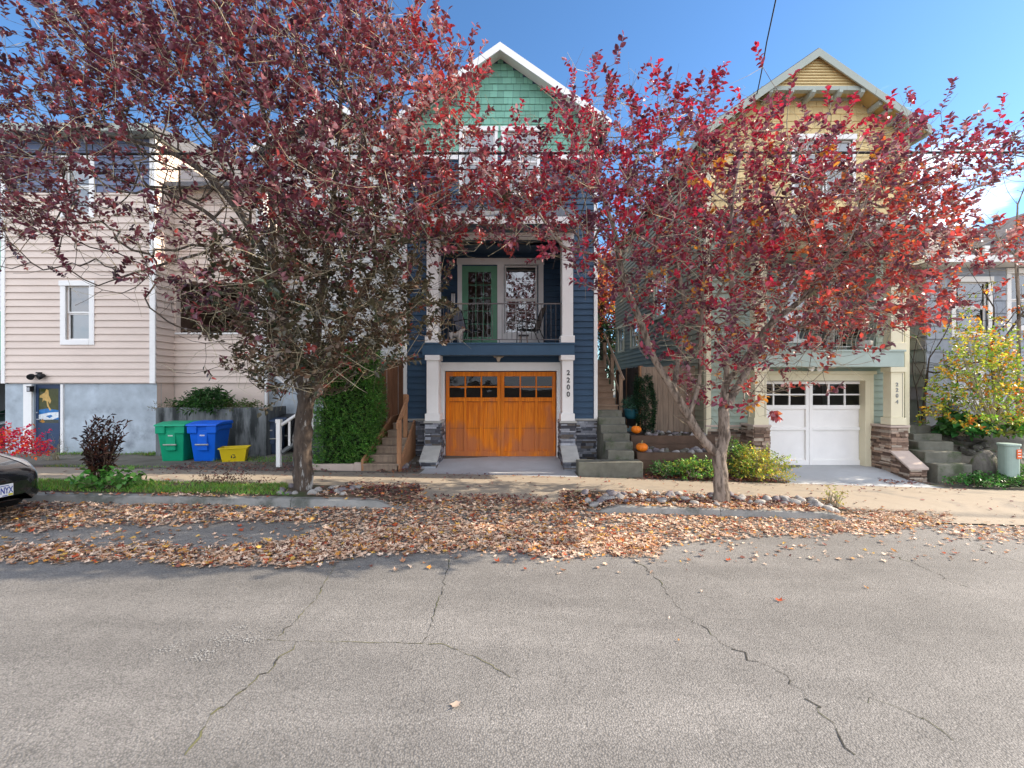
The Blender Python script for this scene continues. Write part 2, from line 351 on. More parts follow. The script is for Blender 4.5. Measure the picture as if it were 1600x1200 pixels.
# ------------------------------------------------------------------ wall builders
def tr3(facing, plane):
    if facing == '-y': return lambda a, d, z: (a, plane - d, z)
    if facing == '+y': return lambda a, d, z: (a, plane + d, z)
    if facing == '+x': return lambda a, d, z: (plane + d, a, z)
    return lambda a, d, z: (plane - d, a, z)
def subtract(a0, a1, cuts):
    segs = [(a0, a1)]
    for c0, c1 in cuts:
        ns = []
        for s0, s1 in segs:
            if c1 <= s0 or c0 >= s1: ns.append((s0, s1)); continue
            if c0 > s0: ns.append((s0, c0))
            if c1 < s1: ns.append((c1, s1))
        segs = ns
    return segs
def lap(mb, a0, a1, z0, z1, plane, facing='-y', holes=(), expo=.16, lip=.026, base=.004, lim=None, pieces=None, cfun=None, gap=.006):
    """lapped boards (or single shingles when pieces is set) as real geometry"""
    T = tr3(facing, plane); z = z0; k = 0
    while z < z1 - .005:
        zt = min(z + expo, z1); br = sorted({z, zt} | {h for ho in holes for h in (ho[2], ho[3]) if z < h < zt})
        la, lb = (a0, a1) if lim is None else lim((z + zt) / 2)
        if lb - la < .02: z = zt; k += 1; continue
        if pieces:
            cuts = []; p = la - random.uniform(0, pieces)
            while p < lb:
                w = random.uniform(.6, 1.4) * pieces; cuts.append((max(p, la), min(p + w - gap, lb), random.uniform(.8, 1.35))); p += w
            cuts = [c for c in cuts if c[1] - c[0] > .01]
        else: cuts = [(la, lb, 1.)]
        for p0, p1, lf in cuts:
            col = cfun() if cfun else None
            for s0, s1 in zip(br[:-1], br[1:]):
                o0 = base + lip * lf * (1 - (s0 - z) / expo); o1 = base + lip * lf * (1 - (s1 - z) / expo)
                for q0, q1 in subtract(p0, p1, [(h[0], h[1]) for h in holes if h[2] < s1 - 1e-4 and h[3] > s0 + 1e-4]):
                    if q1 - q0 < .004: continue
                    s1_ = s1 - .009 if s1 == zt and not pieces else s1
                    mb.quad(T(q0, o0, s0), T(q1, o0, s0), T(q1, o1, s1_), T(q0, o1, s1_), col)
                    if s0 == z: mb.quad(T(q0, 0, s0), T(q1, 0, s0), T(q1, o0, s0), T(q0, o0, s0), col)
                    if pieces:
                        mb.quad(T(q0, 0, s0), T(q0, o0, s0), T(q0, o1, s1), T(q0, 0, s1), col); mb.quad(T(q1, 0, s0), T(q1, 0, s1), T(q1, o1, s1), T(q1, o0, s0), col)
        z = zt; k += 1
def core(mb, a0, a1, z0, z1, plane, facing='-y', holes=(), th=.16, col=None):
    """wall with real openings: outer face, inner face and reveals"""
    T = tr3(facing, plane)
    As = sorted({a0, a1} | {v for h in holes for v in h[:2]}); Zs = sorted({z0, z1} | {v for h in holes for v in h[2:4]})
    for i in range(len(As)-1):
        for j in range(len(Zs)-1):
            am, zm = (As[i]+As[i+1])/2, (Zs[j]+Zs[j+1])/2
            if any(h[0] < am < h[1] and h[2] < zm < h[3] for h in holes): continue
            for d in (0, -th): mb.quad(T(As[i], d, Zs[j]), T(As[i+1], d, Zs[j]), T(As[i+1], d, Zs[j+1]), T(As[i], d, Zs[j+1]), col)
    for h in holes:
        for p, q in (((h[0],h[2]),(h[1],h[2])), ((h[1],h[2]),(h[1],h[3])), ((h[1],h[3]),(h[0],h[3])), ((h[0],h[3]),(h[0],h[2]))):
            mb.quad(T(p[0], 0, p[1]), T(q[0], 0, q[1]), T(q[0], -th, q[1]), T(p[0], -th, p[1]), col)
def tbox(mb, facing, plane, a0, a1, d0, d1, z0, z1, col=None):
    T = tr3(facing, plane); p = T(a0, d0, z0); q = T(a1, d1, z1)
    mb.box(p[0], q[0], p[1], q[1], z0, z1, col)
def window(parent, a0, a1, z0, z1, plane, facing='-y', trim=.09, mt='white', sash='white', cols=1, rows=1, blind=None, blind2=None, head=.03, name='window', grid_top=(1,1), grid_bot=(1,1), single=False, proud=.045):
    f = MB(); B = lambda *a: tbox(f, facing, plane, *a)
    t = trim
    B(a0 - t, a0, -.02, proud, z0 - t, z1); B(a1, a1 + t, -.02, proud, z0 - t, z1); B(a0, a1, -.02, proud + .006, z0 - t, z0)
    B(a0 - t - .02, a1 + t + .02, -.02, proud + .02, z1, z1 + t + head)
    w = f.build(name, M[mt], parent, bevel=.004)
    s = MB(); B = lambda *a: tbox(s, facing, plane, *a); b = .04; zm = (z0 + z1) / 2
    parts = [(z0, z1)] if single else [(z0, zm), (zm, z1)]
    for i, (p, q) in enumerate(parts):
        dd = -.06 if i == 0 and not single else -.03
        B(a0, a0 + b, dd - .03, dd, p, q); B(a1 - b, a1, dd - .03, dd, p, q); B(a0 + b, a1 - b, dd - .03, dd, p, p + b); B(a0 + b, a1 - b, dd - .03, dd, q - b, q)
        gc, gr = grid_bot if i == 0 else grid_top
        for k in range(1, gc): a = a0 + b + (a1 - a0 - 2*b) * k / gc; B(a - .008, a + .008, dd - .025, dd - .004, p + b, q - b)
        for k in range(1, gr): z = p + b + (q - p - 2*b) * k / gr; B(a0 + b, a1 - b, dd - .024, dd - .005, z - .008, z + .008)
    s.build('sash', M[sash], w)
    gl = MB(); T = tr3(facing, plane)
    for i, (p, q) in enumerate(parts):
        dd = -.078 if i == 0 and not single else -.048
        gl.quad(T(a0+b, dd, p+b), T(a1-b, dd, p+b), T(a1-b, dd, q-b), T(a0+b, dd, q-b))
    gl.build('pane', M['glass'], w)
    for i, bl in enumerate((blind, blind2)):
        if not bl: continue
        p, q = parts[min(i, len(parts)-1)]
        bm = MB(); z = p + b
        while z < q - b:
            bm.quad(T(a0 + .03, -.13, z), T(a1 - .03, -.13, z), T(a1 - .03, -.105, z + .038), T(a0 + .03, -.105, z + .038)); z += .042
        bm.build('blind', M[bl], w)
    return w
def ledge(mb, a0, a1, z0, z1, plane, facing='-y', pal=None, top=None, seed=1):
    rnd = random.Random(seed); z = z0
    while z < z1 - .012:
        h = min(rnd.choice([.028, .035, .045, .055, .07]), z1 - z); a = a0
        while a < a1 - .005:
            w = min(rnd.uniform(.09, .34), a1 - a)
            if a1 - a - w < .04: w = a1 - a
            zt = z + h
            if top is not None and top(a + w/2) < z + h/2: a += w; continue
            d = rnd.uniform(.004, .034); c = rnd.choice(pal); k = rnd.uniform(.7, 1.3); c = tuple(x * k for x in c)
            tbox(mb, facing, plane, a + .003, a + w - .003, -.02, d, z + .0025, zt - .0025, c)
            a += w
        z += h
GREY = [(.10,.105,.12),(.17,.18,.21),(.06,.06,.07),(.26,.27,.30),(.14,.12,.105),(.36,.37,.40)]
BRWN = [(.25,.17,.125),(.15,.095,.07),(.36,.27,.21),(.09,.06,.045),(.30,.20,.14),(.42,.35,.28)]
def text(s, size, x, y, z, m, parent, name='house_number', extr=.006, rot=(R(90), 0, 0), align='CENTER'):
    cu = bpy.data.curves.new(name, 'FONT'); cu.body = s; cu.size = size; cu.extrude = extr; cu.align_x = align; cu.offset = .003
    ob = bpy.data.objects.new(name, cu); COL.objects.link(ob)
    dg = bpy.context.evaluated_depsgraph_get(); me = bpy.data.meshes.new_from_object(ob.evaluated_get(dg)); bpy.data.objects.remove(ob)
    me.name = name; me.materials.clear(); me.materials.append(m)
    o = bpy.data.objects.new(name, me); COL.objects.link(o); o.parent = parent
    off = OFF.get(parent.name, (0,0,0)); o.location = (x - off[0], y - off[1], z - off[2]); o.rotation_euler = rot
    OFF[o.name] = off; return o

# ------------------------------------------------------------------ ground, road, pavement
def sheet(name, xs, ys, hf, mt, kind='structure', mask=None):
    mb = MB(); nx, ny = len(xs), len(ys)
    mb.v = [(x, y, hf(x, y)) for y in ys for x in xs]
    mb.f = [(j*nx+i, j*nx+i+1, (j+1)*nx+i+1, (j+1)*nx+i) for j in range(ny-1) for i in range(nx-1)
            if mask is None or mask((xs[i]+xs[i+1])/2, (ys[j]+ys[j+1])/2)]
    mb.c = [(1,1,1)] * len(mb.f)
    return mb.build(name, mt, None, smooth=True, kind=kind)
def rng(a, b, s):
    n = max(1, int(round((b - a) / s))); return [a + (b - a) * i / n for i in range(n + 1)]
farx = [-600, -200, -80, -45]; 
sheet('ground', farx + rng(-44, -14, 5) + rng(-13, 16, .25) + rng(20, 45, 5) + [80, 200, 600], [KY-.1] + rng(KY, 13, .2) + [14, 16, 20, 30, 60, 150, 600], lambda x, y: H(x, y) - .012 if y >= KY else H(x, KY) - .05, M['yard'])
sheet('ground_far_side', [-600, -45, 0, 45, 600], [-600, -60, -7.2], lambda x, y: g(x) - .02, M['soil'])
sheet('road', rng(-45, 45, 3), [-7.2, 0, KY-.14], lambda x, y: g(x), M['asphalt'])
walk = sheet('pavement', rng(-30, 30, .25), rng(8.05, 9.68, .16), lambda x, y: H(x, y), M['conc'])
sheet('driveway', rng(-2.3, 1.9, .15), rng(KY - .13, 8.05, .12), lambda x, y: max(H(x, y), g(x) + .004) if y > KY else g(x) + .02, M['conc'])
sheet('driveway', rng(4.9, 20.0, .15), rng(KY - .13, 8.05, .12), lambda x, y: (H(x, y) + .001) if y > KY else g(x) + .02, M['conc'], mask=lambda x, y: x > 5.25 or x < 5.0)
# short concrete aprons between the pavement and the garage doors
for x0, x1, zf in ((-1.95, 1.4, .112), (5.75, 9.1, -.118)):
    sheet('garage_apron', rng(x0, x1, .2), rng(9.68, 11.9, .2), lambda x, y: H(x, y) + .002 + (zf - H(x, y)) * sstep(10.2, 11.5, y), M['concg'])
# pavement joints
jn = MB()
for x in (-10.4, -8.9, -7.4, -5.9, -4.4, -2.9, -1.9, -.4, 1.1, 2.7, 4.2, 5.7, 7.2, 8.7, 10.2): 
    jn.v += []; jn.quad((x-.006, 8.05, H(x,8.06)+.003), (x+.006, 8.05, H(x,8.06)+.003), (x+.006, 9.68, H(x,9.68)+.003), (x-.006, 9.68, H(x,9.68)+.003))
jn.build('pavement_joints', M['soil'], None, kind='structure')
# kerb
def kerb(x0, x1):
    mb = MB(); xs = rng(x0, x1, .3)
    prof = lambda x: [(KY-.14, g(x)-.03), (KY-.125, H(x, KY)-.012), (KY-.10, H(x, KY)+.003), (KY+.02, H(x, KY)+.004), (KY+.02, H(x,KY)-.1)]
    n = 5; mb.v = [(x, *p) for x in xs for p in prof(x)]
    mb.f = [(i*n+k, (i+1)*n+k, (i+1)*n+k+1, i*n+k+1) for i in range(len(xs)-1) for k in range(n-1)]; mb.c = [(1,1,1)]*len(mb.f)
    return mb
for i, (x0, x1) in enumerate(((-30, -7.6), (-7.59, -3.4), (-3.39, -1.5), (1.05, 3.2), (3.21, 5.5))):
    kerb(x0, x1).build('kerb', M['kerb'], None, kind='structure')
# cracks in the asphalt with moss in them
def crack(pts, w, m, nm='road_crack', jit=.02):
    P = []
    for (xa, ya), (xb, yb) in zip(pts[:-1], pts[1:]):
        n = max(2, int(math.hypot(xb-xa, yb-ya) / .05))
        for i in range(n): t = i/n; P.append((xa+(xb-xa)*t, ya+(yb-ya)*t))
    P.append(pts[-1]); q = [(x + random.gauss(0, jit), y + random.gauss(0, jit)) for x, y in P]
    mb = MB()
    for (xa, ya), (xb, yb) in zip(q[:-1], q[1:]):
        dx, dy = xb-xa, yb-ya; L = math.hypot(dx, dy) or 1; w0 = w * random.uniform(.08, .62); nx, ny = -dy/L*w0, dx/L*w0
        mb.quad((xa-nx, ya-ny, g(xa)+.0035), (xb-nx, yb-ny, g(xb)+.0035), (xb+nx, yb+ny, g(xb)+.0035), (xa+nx, ya+ny, g(xa)+.0035))
    mb.build(nm, m, None, kind='structure')
def gp(x, y):
    Y = 5.
    for _ in range(8): Y = (HC - g((x-800)/F*Y)) * F / (y - 600)
    return ((x-800)/F*Y, Y)
M['crack'] = mat('crack_dirt', (.035,.033,.028), .95, .3, 20, c2=(.08,.085,.035), c2r=(.5,.6), c2s=2)  # dark dirt in the cracks, mossy in patches
M['moss'] = mat('mossy_crack', (.12,.115,.055), .95, .3, 20, c2=(.035,.033,.028), c2r=(.5,.6), c2s=4)
crack([gp(*p) for p in ((990,875),(1025,900),(1045,930),(1075,965),(1130,1005),(1215,1050),(1265,1090),(1300,1130),(1330,1180))], .008, M['crack'])
crack([gp(*p) for p in ((703,872),(690,925),(662,1005))], .007, M['crack'], jit=.008)
crack([gp(*p) for p in ((526,882),(490,940),(432,1000))], .007, M['moss'], jit=.008)
crack([gp(*p) for p in ((415,1000),(520,1004),(690,1006),(750,1030),(800,1060))], .006, M['moss'], jit=.008)
crack([gp(*p) for p in ((462,1004),(430,1040),(370,1085),(325,1130),(290,1180))], .011, M['moss'])
crack([gp(*p) for p in ((1380,862),(1440,885),(1480,905),(1530,925))], .006, M['crack'])
crack([gp(*p) for p in ((1330,1085),(1400,1105),(1450,1130),(1490,1160))], .006, M['crack'])
crack([gp(*p) for p in ((1500,835),(1560,870),(1620,885))], .006, M['crack'])
# worn white paint scrawl on the asphalt
mb = MB(); rr = random.Random(5)
for (x, y) in ((370,980),(362,990),(345,1000),(320,1022),(300,1030),(268,1012),(285,1003),(262,1016),(355,1002),(385,1002),(400,1001),(330,1018),(318,1030)):
    X, Y = gp(x, y)
    for _ in range(30):
        a, b = X + rr.gauss(0, .05), Y + rr.gauss(0, .03); s = rr.uniform(.003, .007); z = g(a) + .0055
        mb.add([(a + s*math.cos(k*1.2566+b*9), b + s*math.sin(k*1.2566+b*9), z) for k in range(5)], [(0,1,2,3,4)])
M['wpaint'] = mat('worn_white_paint', (.27,.262,.25), .8, .3, 20)
mb.build('worn_road_paint', M['wpaint'], None, kind='structure')

# ------------------------------------------------------------------ shared house pieces
def gable_roof(root, xc, zap, half, y0, y1, mt_top, mt_rake, th=.12, slope=.694, rake=.19):
    """two pitched slabs, fascia boards on the front rake"""
    for s in (-1, 1):
        mb = MB(); x1 = xc + s*half; z1 = zap - slope*half
        mb.prism([(xc, y0, zap), (x1, y0, z1), (x1, y0, z1 - th), (xc, y0, zap - th)], (0, y1 - y0, 0)); mb.build('roof', M[mt_top], root)
        rk = MB(); rk.prism([(xc, y0-.035, zap-.025), (x1 - s*.0, y0-.035, z1-.025), (x1, y0-.035, z1-.025-rake), (xc, y0-.035, zap-.025-rake)], (0, .033, 0)); rk.build('rake_board', M[mt_rake], root)
        ef = MB(); ef.box(x1, x1 + s*.025, y0, y1, z1 - .2, z1 - .02); ef.build('eave_fascia', M[mt_rake], root)
def column(root, x0, x1, y0, y1, z0, z1, mt, cap=True, base=True, panel=False):
    mb = MB(); zb = z0 + (.17 if base else 0); zt = z1 - (.12 if cap else 0)
    mb.box(x0, x1, y0, y1, zb, zt)
    if base: mb.box(x0-.035, x1+.035, y0-.035, y1+.035, z0, zb)
    if cap: mb.box(x0-.035, x1+.035, y0-.035, y1+.035, zt, z1)
    c = mb.build('column', M[mt], root, bevel=.006)
    if panel:
        p = MB(); 
        p.box(x1-.045, x1-.037, y0-.003, y0+.01, zb+.02, zt-.03)
        p.build('groove', M['black'], c)
    return c

# ------------------------------------------------------------------ navy house, number 2200
HY = 11.6
nv = thing('navy_house', (-.29, 11.6, .12), 'narrow navy blue house with green shingled gable and orange wooden garage door', 'house')
nx0, nx1 = PX(632, HY), PX(932, HY); nxc = -.29; nza = 10.27
wl = MB(); gar = (PX(694.5, HY), PX(871.5, HY), .0, 2.31); rec = (-1.9, 1.36, 2.95, 5.5)
wins = [(PX(722,HY), PX(773,HY), PZ(300,HY), PZ(206,HY)), (PX(788,HY), PX(839,HY), PZ(300,HY), PZ(206,HY))]
core(wl, nx0, nx1, -.3, 6.9, HY, '-y', [gar, rec]); core(wl, nx0, nx1, 6.88, 8.3, HY, '-y', [w for w in [(a,b,6.88,d) for a,b,c,d in wins]])
# fix: upper wall openings start at the sill
wl = MB(); core(wl, nx0, nx1, -.3, 8.6, HY, '-y', [gar, rec] + wins)
zr = lambda x: nza - .694*abs(x - nxc) - .13
wl.add([(nx0, HY, 8.6), (nx1, HY, 8.6), (nxc, HY, zr(nxc))], [(0,1,2)])
wl.prism([(nx0, HY, 8.3), (nx0, HY+10, 8.3), (nx0, HY+10, -.3), (nx0, HY, -.3)], (.16, 0, 0)); wl.prism([(nx1-.16, HY, 8.3), (nx1-.16, HY+10, 8.3), (nx1-.16, HY+10, -.3), (nx1-.16, HY, -.3)], (.16, 0, 0))
wl.box(nx0, nx1, HY+9.9, HY+10, -.3, 8.3); wl.box(nx0+.16, nx1-.16, HY+.17, HY+9.9, 6.0, 6.06)
wl.build('wall', M['navy'], nv)
sid = MB()
lap(sid, nx0, nx1, 1.05, 7.59, HY, '-y', [gar, rec] + wins, expo=.155)
sid.build('siding', M['navy'], nv)
def gcol():
    k = random.uniform(.82, 1.15); return (.18*k, .40*k, .30*k)
sg = MB(); zb = PZ(237, HY)
lap(sg, nx0, nx1, zb, nza, HY, '-y', wins, expo=.17, lip=.018, pieces=.17, cfun=gcol, lim=lambda z: (max(nx0, nxc-(nza-.13-z)/.694), min(nx1, nxc+(nza-.13-z)/.694)))
sg.build('gable_shingles', M['green'], nv)
tr = MB(); tr.box(nx0-.01, wins[0][0]-.1, HY-.05, HY, 7.585, 7.78); tr.box(wins[1][1]+.1, nx1+.01, HY-.05, HY, 7.585, 7.78)
for x0, x1 in ((nx0-.02, nx0+.07), (nx1-.07, nx1+.02)):
    tr.box(x0, x1, HY-.052, HY-.0, 1.05, 7.58); tr.box(x0, x1, HY-.052, HY, 7.785, 8.4)
tr.build('corner_trim', M['white'], nv, bevel=.004)
gable_roof(nv, nxc, nza, 2.68, 11.2, 21.8, 'shake', 'white')
sf = MB()
for s in (-1, 1): sf.prism([(nxc, 11.21, nza-.125), (nxc+s*2.6, 11.21, nza-.125-.694*2.6), (nxc+s*2.6, 11.21, nza-.14-.694*2.6), (nxc, 11.21, nza-.14)], (0, .38, 0))
sf.build('soffit', M['white'], nv)
for w in wins: window(nv, *w, HY, '-y', trim=.075, blind='blind', blind2='blind', grid_top=(2,2), grid_bot=(2,2), head=.04)
sk = MB()
for s in (-1, 1):
    fx = nx0 if s < 0 else nx1
    lap(sk, HY+.02, HY+10, 1.0, 8.25, fx, '-x' if s < 0 else '+x', expo=.155)
sk.build('side_siding', M['navy'], nv)
# stone base
st = MB(); sz = 1.03
ledge(st, nx0, gar[0]-.10, -.1, sz, HY, '-y', GREY, seed=3); ledge(st, gar[1]+.10, nx1, -.1, sz, HY, '-y', GREY, seed=4)
ledge(st, HY-.02, HY+1.2, -.1, sz, nx1, '+x', GREY, seed=5); ledge(st, HY-.02, HY+.5, -.1, sz, nx0, '-x', GREY, seed=6)
st.build('stone_veneer', M['stoneg'], nv)
cp = MB(); cp.box(nx0-.03, gar[0]-.11, HY-.06, HY, sz, sz+.05); cp.box(gar[1]+.11, nx1+.04, HY-.06, HY, sz, sz+.05)
cp.build('stone_ledge', M['cap'], nv, bevel=.008)
CY = 11.0
cxl = (PX(666.5, CY), PX(685, CY)); cxr = (PX(878.5, CY), PX(895.5, CY))
def pier(root, x0, x1, y0, y1, z1, pal, capm, seed, wing=(.62, .5, .2), gz=0.):
    mb = MB(); mb.box(x0+.01, x1-.01, y0+.01, y1-.02, gz-.1, z1-.01, pal[0])
    ledge(mb, x0, x1, gz-.1, z1, y0, '-y', pal, seed=seed); ledge(mb, y0, y1, gz-.1, z1, x0, '-x', pal, seed=seed+1); ledge(mb, y0, y1, gz-.1, z1, x1, '+x', pal, seed=seed+2)
    L, zt, zl = wing; fy = y0 - L; a0, a1 = x0 + .01, x1 - .01
    mb.prism([(a0+.01, y0+.02, gz-.1), (a0+.01, fy+.01, gz-.1), (a0+.01, fy+.01, zl-.04), (a0+.01, y0+.02, zt-.04)], (a1-a0-.02, 0, 0), pal[0])
    ledge(mb, a0, a1, gz-.1, zl-.04, fy, '-y', pal, seed=seed+3)
    tp = lambda y: zl - .05 + (zt - zl) * (y - fy) / L
    ledge(mb, fy, y0, gz-.1, zt-.03, a0, '-x', pal, top=tp, seed=seed+4); ledge(mb, fy, y0, gz-.1, zt-.03, a1, '+x', pal, top=tp, seed=seed+5)
    p = mb.build('stone_pier', M['stoneg'], root)
    c = MB(); c.box(x0-.035, x1+.035, y0-.035, y1, z1, z1+.05)
    n = 6; c.prism([(a0-.035, y0-.005, zt+.01), (a0-.035, fy-.04, zl+.0), (a0-.035, fy-.04, zl-.05), (a0-.035, y0-.005, zt-.045)], (a1-a0+.07, 0, 0))
    c.build('stone_cap', M[capm], p, bevel=.01)
for (x0, x1), sd_ in ((cxl, 11), (cxr, 31)):
    pier(nv, x0-.03, x1+.05, CY-.03, HY-.03, PZ(661, CY), GREY, 'cap', sd_, wing=(.56, PZ(696,CY), PZ(719,10.4)), gz=-.02)
    column(nv, x0, x1, CY, CY+.42, PZ(657.5, CY), 2.64, 'white')
    column(nv, x0, x1, CY, CY+.42, 2.935, 5.445, 'white', cap=False)
bm = MB(); bm.box(PX(660, CY), PX(897.5, CY), CY-.02, HY+.0, 2.64, 2.90); bm.box(PX(659, CY), PX(898.5, CY), CY-.045, HY, 2.90, 2.935)
bm.box(-1.9, 1.36, HY, 12.6, 2.86, 2.94)
bm.build('balcony_floor', M['navybeam'], nv, bevel=.004)
po = MB(); po.box(-1.95, 1.4, HY+.0, 12.6, 5.5, 5.56); po.box(-2.0, -1.9, HY+.17, 12.62, 2.8, 5.56); po.box(1.36, 1.46, HY+.17, 12.62, 2.8, 5.56)
dh = (PX(722, 12.6), PX(777, 12.6), 2.94, PZ(416, 12.6)); wh = (PX(788.5, 12.6), PX(839, 12.6), PZ(521, 12.6), PZ(415, 12.6))
core(po, -1.95, 1.42, 2.8, 5.56, 12.6, '-y', [dh, wh]); lap(po, -1.9, 1.36, 2.94, 5.5, 12.6, '-y', [dh, wh], expo=.155)
lap(po, HY+.0, 12.6, 2.94, 5.5, -1.9, '+x', expo=.155, base=.0); lap(po, HY+.0, 12.6, 2.94, 5.5, 1.36, '-x', expo=.155, base=.0)
po.build('balcony_wall', M['navy'], nv)
hd = MB(); hd.box(PX(667, CY), PX(897, CY), CY+.02, CY+.2, 5.45, 5.57); hd.build('balcony_header', M['white'], nv, bevel=.004)
PYE = 10.4
pr = MB(); pr.prism([(-2.25, PYE, 5.735), (-2.25, HY, 6.40), (-2.25, HY, 6.32), (-2.25, PYE, 5.655)], (3.75, 0, 0)); pr.build('porch_roof', M['shake'], nv)
pf = MB(); pf.box(-2.26, 1.51, PYE-.03, PYE, 5.56, 5.72); pf.box(-2.26, -2.24, PYE, HY, 5.57, 5.7); pf.box(1.49, 1.51, PYE, HY, 5.57, 5.7); pf.build('porch_fascia', M['white'], nv, bevel=.004)
ps = MB(); ps.box(-2.24, 1.49, PYE, HY-.01, 5.572, 5.59); ps.prism([(-2.2, PYE+.1, 5.59), (-2.2, HY, 5.59), (-2.2, HY, 6.3)], (.05,0,0)); ps.prism([(1.4, PYE+.1, 5.59), (1.4, HY, 5.59), (1.4, HY, 6.3)], (.05,0,0)); ps.build('porch_soffit', M['navy'], nv)
# balcony door and window trims
dt = MB(); T0 = 12.6 - .05
dt.box(PX(715,12.6), PX(722,12.6), T0, 12.6, 2.94, PZ(414,12.6)); dt.box(PX(777,12.6), PX(787.5,12.6), T0, 12.6, 2.94, PZ(414,12.6)); dt.box(PX(841,12.6), PX(849,12.6), T0, 12.6, 2.94, PZ(414,12.6))
dt.box(PX(714,12.6), PX(850,12.6), T0-.012, 12.6, PZ(414,12.6), PZ(404,12.6)); dt.box(PX(787.5,12.6), PX(841,12.6), T0, 12.6, 2.94, wh[2]-.005)
dt.build('door_surround', M['white'], nv, bevel=.004)
def glazed_door(root, a0, a1, z0, z1, Y, mt, gc=3, gr=5, gx=.17, gtop=.16, gbot=.28):
    d = MB(); g0, g1, h0, h1 = a0+gx, a1-gx, z0+gbot, z1-gtop
    for b in ((a0, g0, z0, z1), (g1, a1, z0, z1), (g0, g1, z0, h0), (g0, g1, h1, z1)): d.box(b[0], b[1], Y, Y+.045, b[2], b[3])
    o = d.build('door', M[mt], root, bevel=.003)
    m_ = MB()
    for k in range(1, gc): a = g0 + (g1-g0)*k/gc; m_.box(a-.009, a+.009, Y+.006, Y+.03, h0, h1)
    for k in range(1, gr): z = h0 + (h1-h0)*k/gr; m_.box(g0, g1, Y+.007, Y+.029, z-.009, z+.009)
    m_.build('muntins', M[mt], o)
    gl = MB(); gl.quad((g0, Y+.02, h0), (g1, Y+.02, h0), (g1, Y+.02, h1), (g0, Y+.02, h1)); gl.build('pane', M['glassd'], o)
    hn = MB(); hn.tube([(a0+.06, Y-.04, z0+1.0), (a0+.16, Y-.045, z0+1.0)], .011, 8); hn.lathe([(0,0),(.03,0),(.03,.012),(0,.012)], (a0+.06, Y-.0, z0+1.0), 12); hn.build('handle', M['metal'], o)
    return o
glazed_door(nv, dh[0], dh[1], 2.95, dh[3], 12.58, 'door')
window(nv, *wh, 12.6, '-y', trim=.005, head=0, grid_bot=(3,3), proud=.03, blind=None)
# room behind the glass: tan floor and back wall
rm = MB(); rm.box(-1.9, 1.36, 12.8, 16.5, 2.84, 2.9); rm.box(-1.9, 1.36, 16.5, 16.55, 2.9, 5.6); rm.build('room', M['woodt'], nv)
# railing
def railing(root, x0, x1, Y, z0, z1, mt, n, belly=0., rad=.007, knots=False):
    mb = MB(); mb.box(x0, x1, Y-.012, Y+.012, z1-.03, z1); mb.box(x0, x1, Y-.01, Y+.01, z0, z0+.02)
    for i in range(n + 1):
        x = x0 + .02 + (x1 - x0 - .04) * i / n
        if belly:
            P = [(x, Y - belly*math.sin(max(0, min(1, (1-t)*1.25 - .05))*math.pi)**1.2 if .0 < t < 1 else Y, z0 + .02 + (z1-z0-.05)*t) for t in [j/9 for j in range(10)]]
            mb.tube(P, rad, 6)
        else:
            mb.tube([(x, Y, z0+.02), (x, Y, z1-.03)], rad, 6)
            if knots and i % 4 == 2: mb.lathe([(0,-.014),(.014,-.004),(.014,.004),(0,.014)], (x, Y, z0 + (z1-z0)*.72), 8)
    for x in (x0 + .15, (x0+x1)/2, x1 - .15): mb.tube([(x, Y, z0-.06), (x, Y, z0+.01)], rad, 6)
    return mb.build('railing', M[mt], root)
railing(nv, PX(684, CY+.1), PX(877.5, CY+.1), CY+.1, 3.01, 3.90, 'metal', 25, knots=True)
# garage surround + door
gt = MB(); GA, GB, GZ = PX(697, 11.7), PX(868, 11.7), PZ(581, 11.7); gz0 = .115
for a0, a1 in ((gar[0]-.13, GA-.02), (GB+.02, gar[1]+.09)): gt.box(a0, a1, HY-.05, HY+.12, gz0-.05, GZ+.02)
gt.box(gar[0]-.13, gar[1]+.09, HY-.05, HY+.12, GZ+.02, GZ+.20); gt.box(gar[0]-.15, gar[1]+.11, HY-.07, HY, GZ+.20, GZ+.235)
gt.build('garage_surround', M['white'], nv, bevel=.005)
def garage_door(root, A, B, z0, z1, Y, mt, panels, split, rails, winz, name='garage_door'):
    mid = (A + B) / 2; d = MB(); d.box(A, B, Y+.03, Y+.06, z0, winz[0]-.02); d.box(A, B, Y+.03, Y+.06, winz[1]+.02, z1)
    sw = .085
    for (a, b) in ((A, mid-.004), (mid+.004, B)):
        d.box(a, a+sw, Y-.014, Y+.03, z0, z1); d.box(b-sw, b, Y-.014, Y+.03, z0, z1)
        for q0, q1 in ((z0, z0+.13), (winz[0]-.10, winz[0]), (winz[1], z1)) + rails: d.box(a+sw, b-sw, Y-.014, Y+.03, q0, q1)
        ia, ib = a+sw, b-sw
        for k in range(1, panels): x = ia + (ib-ia)*k/panels; d.box(x-.04, x+.04, Y-.014, Y+.03, z0+.13, winz[0]-.10)
        for k in range(1, 3): x = ia + (ib-ia)*k/3; d.box(x-.018, x+.018, Y-.014, Y+.03, winz[0], winz[1])
        zm = (winz[0]+winz[1])/2; d.box(ia, ib, Y-.010, Y+.018, zm-.018, zm+.018)
    o = d.build(name, M[mt], root, bevel=.004)
    for (a, b) in ((A, mid), (mid, B)):
        gl = MB(); gl.quad((a+.05, Y+.024, winz[0]), (b-.05, Y+.024, winz[0]), (b-.05, Y+.024, winz[1]), (a+.05, Y+.024, winz[1])); gl.build('pane', M['glassd'], o)
    gp_ = MB()
    for zz in split: gp_.box(A+.002, B-.002, Y-.0135, Y-.010, zz-.003, zz+.003)
    gp_.build('section_joint', M['black'], o)
    return o
garage_door(nv, GA, GB, gz0, GZ, 11.7, 'gwood', 3, (.83, 1.50), (), (PZ(621,11.7), PZ(588,11.7)))
